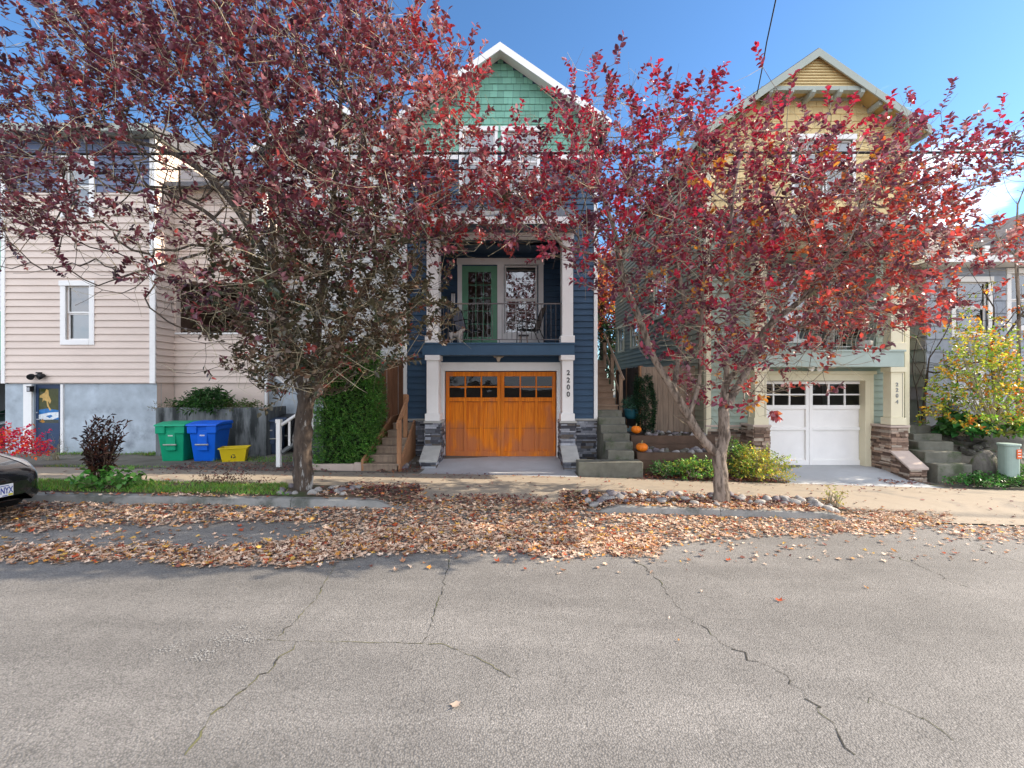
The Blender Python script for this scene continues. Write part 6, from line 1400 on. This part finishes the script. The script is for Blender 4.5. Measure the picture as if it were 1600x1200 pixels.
# trees beyond, in the gaps between the houses
def back_tree(name, label, x, y, z0, h, w, n, pal, ls=.16, tr_=.12, cz=.62):
    t = thing(name, (x, y, z0), label, 'tree', 'trees behind the houses'); b = MB(); b.tube([(x,y,z0-.3),(x+.1,y,z0+h*.4),(x,y+.1,z0+h*.85)], [tr_,tr_*.7,tr_*.2], 8); tips = []; dirs = []
    for _ in range(n):
        u = Vector((random.gauss(0,1), random.gauss(0,1), random.gauss(0,1))).normalized()*random.random()**.4; l = 1+.25*math.sin(u.x*5+x)+.2*math.sin(u.z*6)
        p = Vector((x+u.x*w*l, y+u.y*w*l, z0+h*cz+u.z*h*(1-cz)*l)); tips.append(tuple(p)); dirs.append((u.x,u.y,u.z+.3))
        if random.random() < .08: b.tube([(x,y,z0+h*random.uniform(.3,.7)), p], [.04,.012], 5, cap=False)
    b.build('trunk', M['bark'], t); P, D, L, CC, tw = shoots(tips, dirs, 7, .4, ls, pal); V, Fq, K = leaves(P, D, L, CC); npmesh('crown', V, Fq, K, M['bushleaf'], t)
back_tree('maple_tree', 'orange and red maple seen in the gap beside the navy house', 4.7, 24.5, 2.2, 7.6, 2.4, 1000, P_((.55,.20,.05),(.5,.10,.05),(.62,.36,.09),(.25,.05,.05)), .2)
back_tree('evergreen_tree', 'dark evergreen below the orange maple in the gap', 4.9, 23.2, .6, 5.6, 1.6, 800, P_((.02,.05,.02),(.03,.07,.025)), .14, cz=.5)
back_tree('green_tree', 'green tree behind the gap left of the navy house', -4.4, 27, .5, 8.5, 2.4, 500, P_((.06,.11,.03),(.10,.14,.04)), .2)
back_tree('green_tree', 'green garden tree behind the cottage roof', 25, 26, 1.0, 6.5, 3.0, 500, P_((.07,.12,.04),(.12,.15,.05)), .22)
sparse_tree('bare_conifer', 'distant bare spiky tree top between the two house gables', (PX(1103,30), 30, 2), [
    (None, [(PX(1103,30), 30, 1.0), P3(1103,300,30), P3(1102,160,30), P3(1101,142,30)])] + [(P3(1102,y,30), [P3(1102+s*w*.5, y-4, 30.), P3(1102+s*w, y-12, 30.)]) for y, s, w in ((205,-1,24),(195,1,18),(185,-1,22),(175,1,12),(168,-1,10),(165,1,9),(215,1,22),(225,-1,26))], cells([(190,'1')], 1102), 1, 30, .2, P_((.1,.1,.1)), 1, .02, .09, 'bark', 0, (1100,190,40,60), tip_r=.02)

# ------------------------------------------------------------------ pumpkins
def pumpkin(loc, r_, label):
    t = thing('pumpkin', loc, label, 'pumpkin', None); b = MB(); n, k = 40, 12; vs = []
    for j in range(k+1):
        f = math.pi*j/k
        for i in range(n):
            a = 2*math.pi*i/n; q = r_*(1 - .07*abs(math.cos(a*5))**3); vs.append((q*math.sin(f)*math.cos(a), q*math.sin(f)*math.sin(a), r_*.78*(math.cos(f) - .16*math.exp(-(f/.35)**2)) + r_*.78))
    b.M = Matrix.Translation(loc); b.add(vs, [(j*n+i, (j+1)*n+i, (j+1)*n+(i+1)%n, j*n+(i+1)%n) for j in range(k) for i in range(n)]); b.build('shell', M['pumpkin'], t, smooth=True)
    b = MB(); b.M = Matrix.Translation(loc); b.tube([(0,0,r_*1.3),(0,0,r_*1.6),(r_*.1,0,r_*1.95)], [r_*.16,r_*.10,r_*.12], 7); b.build('stem', M['stem'], t)
pumpkin((PX(994,11.2), 11.2, PZ(677.5,11.2)), .125, 'upper orange pumpkin beside the stairs on the top terrace')
pumpkin((PX(1003,10.5), 10.5, PZ(706,10.5)), .135, 'lower orange pumpkin at the corner of the lower terrace')

# ------------------------------------------------------------------ balcony furniture and dog
FZ = 2.94
def patio_chair(loc, rz, label, fab):
    t = thing('patio_chair', loc, label, 'chair'); t.rotation_euler[2] = rz; nm = t.name; OFF[nm] = (0,0,0)
    b = MB(); b.quad((-.24,-.24,.42),(.24,-.24,.42),(.24,.22,.40),(-.24,.22,.40)); b.quad((-.24,-.24,.405),(.24,-.24,.405),(.24,.22,.385),(-.24,.22,.385)); b.build('seat', M[fab], t)
    b = MB(); b.prism([(-.23,.21,.42),(.23,.21,.42),(.23,.40,.98),(-.23,.40,.98)], (0,.012,0)); b.build('backrest', M[fab], t)
    for sx in (-1, 1):
        x = sx*.26
        b = MB(); b.tube([(x,-.26,0),(x,-.24,.42),(x,-.22,.62),(x,-.1,.66),(x,.26,.62)], .013, 6); b.build('front_leg', M['black'], t)
        b = MB(); b.tube([(x,.40,0),(x,.22,.40),(x,.30,.70),(x,.41,1.0)], .013, 6); b.build('rear_leg', M['black'], t)
    b = MB(); b.tube([(-.26,.41,1.0),(.26,.41,1.0)], .013, 6); b.tube([(-.26,-.24,.41),(.26,-.24,.41)], .013, 6); b.tube([(-.26,.22,.39),(.26,.22,.39)], .013, 6); b.build('frame', M['black'], t); return t
patio_chair((PX(732,12.0), 12.0, FZ), R(62), 'grey sling patio chair at the left of the navy balcony', 'fabric')
patio_chair((PX(826,11.9), 11.9, FZ), R(-78), 'brown sling patio chair at the right of the navy balcony', 'fabricb')
tb = thing('side_table', (PX(818,11.7), 11.65, FZ), 'tiny low stool with pale legs under the right patio chair', 'stool'); b = MB(); b.M = Matrix.Translation(tb.location); b.box(-.13,.13,-.1,.1,.22,.25); b.build('top', M['black'], tb)
for sx in (-1,1):
    for sy in (-1,1): b = MB(); b.M = Matrix.Translation(tb.location); b.tube([(sx*.1,sy*.08,0),(sx*.08,sy*.07,.22)], .014, 6); b.build('leg', M['woodt'], tb)
def lump(parts, pal, name, mt, root, n=14, k=10):
    """one continuous surface: metaballs converted to a mesh"""
    mbd = bpy.data.metaballs.new(name); mbd.resolution = .02; mbd.render_resolution = .02; mbd.threshold = .5; ob = bpy.data.objects.new(name, mbd); COL.objects.link(ob)
    for (x, y, z, r_, sx, sy, sz) in parts:
        e = mbd.elements.new(type='ELLIPSOID'); e.co = (x, y, z); e.radius = r_*1.45; e.size_x, e.size_y, e.size_z = sx, sy, sz
    dg = bpy.context.evaluated_depsgraph_get(); me = bpy.data.meshes.new_from_object(ob.evaluated_get(dg)); bpy.data.objects.remove(ob); bpy.data.metaballs.remove(mbd)
    me.name = name; me.materials.clear(); me.materials.append(mt); ca = me.color_attributes.new('Col', 'FLOAT_COLOR', 'CORNER')
    for p in me.polygons:
        p.use_smooth = True
        for li in p.loop_indices: ca.data[li].color = (*pal(me.vertices[me.loops[li].vertex_index].co), 1)
    o = bpy.data.objects.new(name, me); COL.objects.link(o); o.parent = root; return o
dg_ = thing('dog', (PX(713,11.4), 11.42, FZ), 'small white and brown dog standing behind the balcony railing', 'dog'); OFF[dg_.name] = (0,0,0); dg_.rotation_euler[2] = R(-22)
pts = []
def chain(a, b, r0, r1, n=6):
    for i in range(n+1): f = i/n; pts.append((a[0]+(b[0]-a[0])*f, a[1]+(b[1]-a[1])*f, a[2]+(b[2]-a[2])*f, r0+(r1-r0)*f, 1, 1, 1))
# dog faces +x: chest deep, belly tucked, head low on a short neck
chain((-.13,0,.245), (.0,0,.235), .062, .060); chain((.0,0,.235), (.10,0,.25), .060, .078); chain((.12,0,.27), (.17,-.01,.335), .058, .05, 4)
pts += [(.205,-.015,.355,.058,1,1,1), (.25,-.03,.34,.034,1,1,1), (.275,-.035,.335,.026,1,1,1)]
for sy in (-1, 1):
    chain((.11,sy*.045,.22), (.115,sy*.05,.11), .034, .022); chain((.115,sy*.05,.11), (.12,sy*.05,.02), .020, .018); pts.append((.135,sy*.05,.014,.020,1.2,1,.8))
    chain((-.14,sy*.04,.22), (-.11,sy*.05,.135), .044, .026, 5); chain((-.11,sy*.05,.135), (-.155,sy*.05,.09), .024, .018, 4); chain((-.155,sy*.05,.09), (-.145,sy*.05,.02), .018, .016); pts.append((-.13,sy*.05,.014,.019,1.2,1,.8))
chain((-.18,0,.27), (-.23,0,.33), .018, .010, 4)
def dogpal(c):
    if c.x > .19 and c.y > -.02 or (c.x > .15 and c.z > .37): return (.22,.09,.035)
    if c.x > .262: return (.03,.02,.02)
    if -.06 < c.x < .03 and c.z > .26: return (.20,.10,.05)
    return (.62,.56,.50)
bo = lump(pts, dogpal, 'body', M['fur'], dg_)
for sy in (-1, 1):
    b = MB(); b.add([(.185,sy*.03-.012,.385),(.215,sy*.045-.012,.385),(.19,sy*.055-.012,.375),(.195,sy*.055-.012,.445)], [(0,1,3),(1,2,3),(2,0,3),(0,2,1)], (.30,.12,.06)); b.build('ear', M['fur'], dg_)
    b = MB(); b.lathe([(0,-.007),(.006,-.003),(.007,0),(.006,.003),(0,.007)], (.25,sy*.022-.025,.363), 8); b.build('eye', M['black'], dg_)
b = MB(); b.lathe([(0,-.008),(.009,-.003),(.009,.003),(0,.008)], (.302,-.038,.342), 8); b.build('nose', M['black'], dg_)
# sage balcony
def bistro(loc, label):
    t = thing('bistro_table', loc, label, 'table'); b = MB(); b.M = Matrix.Translation(loc); b.lathe([(0,.5),(.24,.5),(.25,.51),(.24,.525),(0,.525)], (0,0,0), 24); b.build('tabletop', M['black'], t)
    b = MB(); b.M = Matrix.Translation(loc); b.tube([(0,0,.1),(0,0,.5)], .016, 8)
    for k in range(3): a = k*2.094; b.tube([(0,0,.14),(.1*math.cos(a),.1*math.sin(a),.1),(.22*math.cos(a),.22*math.sin(a),.0)], .012, 6)
    b.build('pedestal', M['black'], t)
bistro((PX(1264,11.5), 11.45, 2.765), 'small black bistro table on the sage balcony'); pumpkin((PX(1260,11.5), 11.45, 3.29), .12, 'orange pumpkin on the black bistro table of the sage balcony')
ch_ = patio_chair((PX(1330,11.9), 12.0, 2.765), R(150), 'dark brown slung chair behind the curved railing of the sage balcony', 'chairbrown')
tp_ = thing('planter_pot', (PX(1348,11.6), 11.55, 2.765), 'pale round pot behind the curved railing of the sage balcony', 'pot'); b = MB(); b.M = Matrix.Translation(tp_.location); b.lathe([(0,0),(.12,0),(.17,.12),(.18,.25),(.16,.27),(.14,.2),(0,.2)], (0,0,0), 20); b.build('pot', M['cap'], tp_, smooth=True)
b = MB(); b.M = Matrix.Translation(tp_.location)
for k in range(5): b.tube([(0,0,.2),(random.uniform(-.15,.15),random.uniform(-.1,.1),random.uniform(.7,1.2))], [.01,.004], 5)
b.build('sticks', M['wood'], tp_)

# ------------------------------------------------------------------ overhead wires
def wire(pts, r_, label, sag=0.):
    b = MB(); P = []
    for (a, c) in zip(pts[:-1], pts[1:]):
        for k in range(24): f = k/24; P.append(tuple(Vector(a).lerp(Vector(c), f) - Vector((0,0,sag*4*f*(1-f)))))
    P.append(pts[-1]); b.tube(P, r_, 6); tag(b.build('overhead_wire', M['wire'], None, smooth=True, loc=pts[0]), label, 'wire')
wire([(-32, 9.2, 6.5), (32, 9.2, PZ(235,9.2))], .026, 'thick black wire strung along the street, the upper of the two level ones')
wire([(-32, 9.2, 6.2), (32, 9.2, PZ(262,9.2))], .012, 'thin wire strung along the street below the thick black one')
wire([(PX(1182,11.25), 11.25, PZ(150,11.25)), (PX(1198,9.2), 9.2, PZ(66,9.2)), (1.6, 0, 9.6), (-1, -9, 9.9)], .013, 'black service wire dropping to the left eave of the yellow gable', .05)

# ------------------------------------------------------------------ parked cars
def cr(a, b, c, d, t): return .5*((2*b) + (c-a)*t + (2*a-5*b+4*c-d)*t*t + (3*b-a-3*c+d)*t**3)
ST = [ # distance from nose, half width, z bottom, z shoulder, z top, nose curve
 (.00,.42,.34,.50,.53,.10),(.02,.60,.25,.56,.60,.22),(.07,.74,.20,.62,.665,.34),(.22,.86,.17,.70,.735,.36),(.50,.915,.165,.76,.80,.30),(.95,.93,.17,.83,.875,.18),(1.40,.93,.18,.87,.93,.06),(2.0,.925,.18,.90,.95,0),
 (3.0,.93,.18,.93,.97,0),(3.9,.92,.19,.95,1.0,0),(4.35,.86,.21,.95,1.03,-.1),(4.58,.78,.25,.86,.95,-.2),(4.68,.66,.33,.70,.78,-.25)]
def section(s):
    i = min(int(s), len(ST)-2); t = s - i; g_ = lambda k: ST[max(0, min(len(ST)-1, k))]
    return [cr(g_(i-1)[q], g_(i)[q], g_(i+1)[q], g_(i+2)[q], t) for q in range(6)]
def carpt(s, v, out=0.):
    """v 0..1 from the lower edge up the side to the middle of the top"""
    d, w, zb, zs, zt, nc = section(s)
    cp = [(w*.80,zb),(w*.97,zb+.05),(w*1.0,zb+(zs-zb)*.35),(w*.99,zb+(zs-zb)*.7),(w*.955,zs-.03),(w*.84,zs+.012),(w*.55,zt-.012),(w*.2,zt),(0,zt+.002)]
    u = v*(len(cp)-1); j = min(int(u), len(cp)-2); t = u-j; q = lambda k: cp[max(0,min(len(cp)-1,k))]
    y, z = (cr(q(j-1)[m_], q(j)[m_], q(j+1)[m_], q(j+2)[m_], t) for m_ in (0,1)); return (-(d + nc*(abs(y)/.93)**2.2), y, z)
def patch(mb, s0, s1, v0, v1, out, side, ns=10, nv_=10, f=None):
    def P(a, c):
        e = .02; p = Vector(carpt(a, c)); ds = Vector(carpt(min(a+e, 11.9), c)) - p; dv = Vector(carpt(a, min(c+e, 1))) - Vector(carpt(a, max(c-e,0))); n = ds.cross(dv)
        if n.length > 1e-9: n.normalize()
        if n.dot(Vector((.3 if a < 5 else -.1, .6, .5))) < 0: n = -n
        p += n*out; return (p.x, p.y*side, p.z)
    vs = []
    for i in range(ns+1):
        for j in range(nv_+1):
            a, c = i/ns, j/nv_
            if f: a, c = f(a, c)
            vs.append(P(s0+(s1-s0)*a, v0+(v1-v0)*c))
    fs = [(i*(nv_+1)+j, (i+1)*(nv_+1)+j, (i+1)*(nv_+1)+j+1, i*(nv_+1)+j+1) for i in range(ns) for j in range(nv_)]
    mb.add(vs, fs if side > 0 else [q[::-1] for q in fs])
def car(loc, rz, label, paint, plate=None):
    t = thing('parked_car', loc, label, 'car'); t.rotation_euler[2] = rz; OFF[t.name] = (0,0,0)
    b = MB()
    for sd in (-1, 1): patch(b, 0, 12, 0, 1, 0, sd, 72, 36)
    # close the nose and tail
    for s_ in (0, 12):
        ring = [carpt(s_, v/12) for v in range(13)]; ring = ring + [(x,-y,z) for x,y,z in ring[::-1][1:]]; c_ = (ring[0][0]+(.01 if s_ == 0 else -.01), 0, sum(p[2] for p in ring)/len(ring)); n = len(ring); b.add(ring+[c_], [(i,(i+1)%n,n) for i in range(n)])
    b.box(-4.2,-.5,-.74,.74,.16,.2); body = b.build('body', M[paint], t, smooth=True)
    gh_ = [(1.32,.60,.93,.93),(1.75,.66,.95,1.14),(2.2,.62,.97,1.36),(2.6,.60,.97,1.425),(3.2,.60,.98,1.42),(3.8,.56,1.0,1.28),(4.38,.50,1.03,1.04)]
    b = MB(); rows = []
    for d, wt, z0, z1 in gh_:
        wb = .84 if d < 4 else .74; rows.append([(-d,-wb,z0-.03),(-d,-(wb*.35+wt*.65),z0+(z1-z0)*.62),(-d,-wt*.93,z1-.02*(z1-z0>.1)),(-d,-wt*.5,z1+.012),(-d,0,z1+.016),(-d,wt*.5,z1+.012),(-d,wt*.93,z1-.02*(z1-z0>.1)),(-d,wb*.35+wt*.65,z0+(z1-z0)*.62),(-d,wb,z0-.03)])
    vs = [p for r0 in rows for p in r0]; m_ = 9
    b.add(vs, [(i*m_+j, i*m_+j+1, (i+1)*m_+j+1, (i+1)*m_+j) for i in range(len(rows)-1) for j in range(m_-1)]); go = b.build('cabin_glass', M['carglass'], t, smooth=True); sb_ = go.modifiers.new('s','SUBSURF'); sb_.levels = sb_.render_levels = 2
    for sd in (-1, 1):
        b = MB(); patch(b, 2.2, 5.0, .60, .72, .006, sd, 16, 8, f=lambda a, c: (a, .5 + (c-.5)*(math.sin(min(1,a*1.05+.06)*math.pi)**.55)*(1-.25*a))); b.build('headlight', M['lamp'], t, smooth=True)
        b = MB(); patch(b, 2.0, 2.9, .14, .34, .005, sd, 8, 8, f=lambda a, c: (a, .5+(c-.5)*(1-.6*abs(a-.4)))); b.build('side_vent', M['black'], t, smooth=True)
    b = MB(); 
    for sd in (-1, 1): patch(b, .3, 2.2, .08, .20, .004, sd, 8, 4)
    b.build('lower_intake', M['black'], t)
    for x in (-.88, -3.75):
        for sd in (-1, 1):
            b = MB(); b.M = Matrix.Translation((x, sd*.83, .335)) @ Matrix.Rotation(R(90)*sd, 4, 'X'); b.lathe([(.2,-.1),(.31,-.1),(.335,-.07),(.335,.07),(.31,.105),(.225,.11),(.2,.08)], (0,0,0), 28); w = b.build('tyre', M['rubber'], t, smooth=True)
            b = MB(); b.M = Matrix.Translation((x, sd*.83, .335)) @ Matrix.Rotation(R(90)*sd, 4, 'X')
            for k in range(5): a = k*1.2566; b.prism([(.03*math.cos(a+1.5),.03*math.sin(a+1.5),-.09),(.21*math.cos(a+.14),.21*math.sin(a+.14),-.09),(.21*math.cos(a-.14),.21*math.sin(a-.14),-.09),(.03*math.cos(a-1.5),.03*math.sin(a-1.5),-.09)], (0,0,-.02))
            b.lathe([(0,-.11),(.06,-.11),(.06,-.08)], (0,0,0), 14); b.lathe([(.2,-.10),(.22,-.11),(.22,-.06)], (0,0,0), 28); b.build('rim', M['chrome'], w)
    if plate:
        b = MB(); b.box(.028,.034,-.152,.152,.355,.510); p_ = b.build('licence_plate', M['plate'], t, bevel=.004)
        b = MB(); b.box(.0341,.0352,-.10,.10,.487,.497); b.box(.0341,.0352,.02,.08,.362,.372); b.build('plate_marks', M['plateb'], p_); b = MB(); b.box(.0341,.0350,.09,.146,.360,.385); b.build('plate_corner', M['platey'], p_)
        o = text(plate, .115, .0342, .145, .393, M['plateb'], p_, name='plate_lettering', extr=.001, rot=(R(90),0,R(90)), align='RIGHT'); o.scale = (.62, 1, 1)
    return t
M['carglass'] = mat('tinted_car_glass', (.012,.014,.017), .06, .02, 2, coat=.5)
car((-6.56, 5.88, g(-6.4)+.03), 0, 'glossy black car parked at the left kerb, its front in view', 'carpaint', plate='NYX')
car((-16.1, 13.6, H(-16,13)), R(-90), 'dark grey car under the green and white building at the far left edge', 'carpaintg')

# ------------------------------------------------------------------ parts whose pieces stand apart become parts of their own
KEEP = {'foliage','crown','leaves','twigs','stems','trunk','blind','muntins','sash','lettering','plate_marks','sticker_text','section_joint','plate_lettering','recycling_mark','branches','siding','railing','worn_road_paint','shade','sticks','house_number','pane','rim'}
def split_far(o, gap=.05):
    me = o.data; n = len(me.vertices); par = list(range(n))
    def fd(i):
        while par[i] != i: par[i] = par[par[i]]; i = par[i]
        return i
    for p in me.polygons:
        a = fd(p.vertices[0])
        for v in p.vertices[1:]:
            b = fd(v)
            if a != b: par[b] = a
    roots = {}; 
    for i in range(n): roots.setdefault(fd(i), []).append(i)
    if not 1 < len(roots) < 900: return
    keys = list(roots); co = [np.array([me.vertices[i].co for i in roots[k]]) for k in keys]; lo = [c.min(0)-gap for c in co]; hi = [c.max(0)+gap for c in co]; q = list(range(len(keys)))
    def f2(i):
        while q[i] != i: q[i] = q[q[i]]; i = q[i]
        return i
    LO = np.array(lo); HI = np.array(hi)
    for i in range(len(keys)):
        for j in np.nonzero(np.all((LO[i] < HI) & (HI[i] > LO), axis=1))[0]:
            a, b = f2(i), f2(int(j))
            if a != b: q[b] = a
    cl = sorted({f2(i) for i in range(len(keys))})
    if not 1 < len(cl) < 60: return
    cid = {k: f2(i) for i, k in enumerate(keys)}; base = o.name.split('.')[0]; att = me.color_attributes.get('Col'); new = []
    for c in cl:
        polys = [p for p in me.polygons if cid[fd(p.vertices[0])] == c]; used = sorted({v for p in polys for v in p.vertices}); mp_ = {v: i for i, v in enumerate(used)}
        m2 = bpy.data.meshes.new(base); m2.from_pydata([tuple(me.vertices[v].co) for v in used], [], [[mp_[v] for v in p.vertices] for p in polys]); m2.update()
        if att:
            a2 = m2.color_attributes.new('Col', 'FLOAT_COLOR', 'CORNER'); cc = [tuple(att.data[l].color) for p in polys for l in p.loop_indices]; a2.data.foreach_set('color', np.array(cc, dtype=np.float32).ravel())
        m2.polygons.foreach_set('use_smooth', [p.use_smooth for p in polys])
        for m_ in me.materials: m2.materials.append(m_)
        new.append(m2)
    o.data = new[0]
    for m2 in new[1:]:
        d_ = o.copy(); d_.data = m2; COL.objects.link(d_); d_.parent = o.parent
for o in list(SC.objects):
    if o.type == 'MESH' and o.parent is not None and o.name.split('.')[0] not in KEEP and len(o.data.polygons) < 6000: split_far(o)
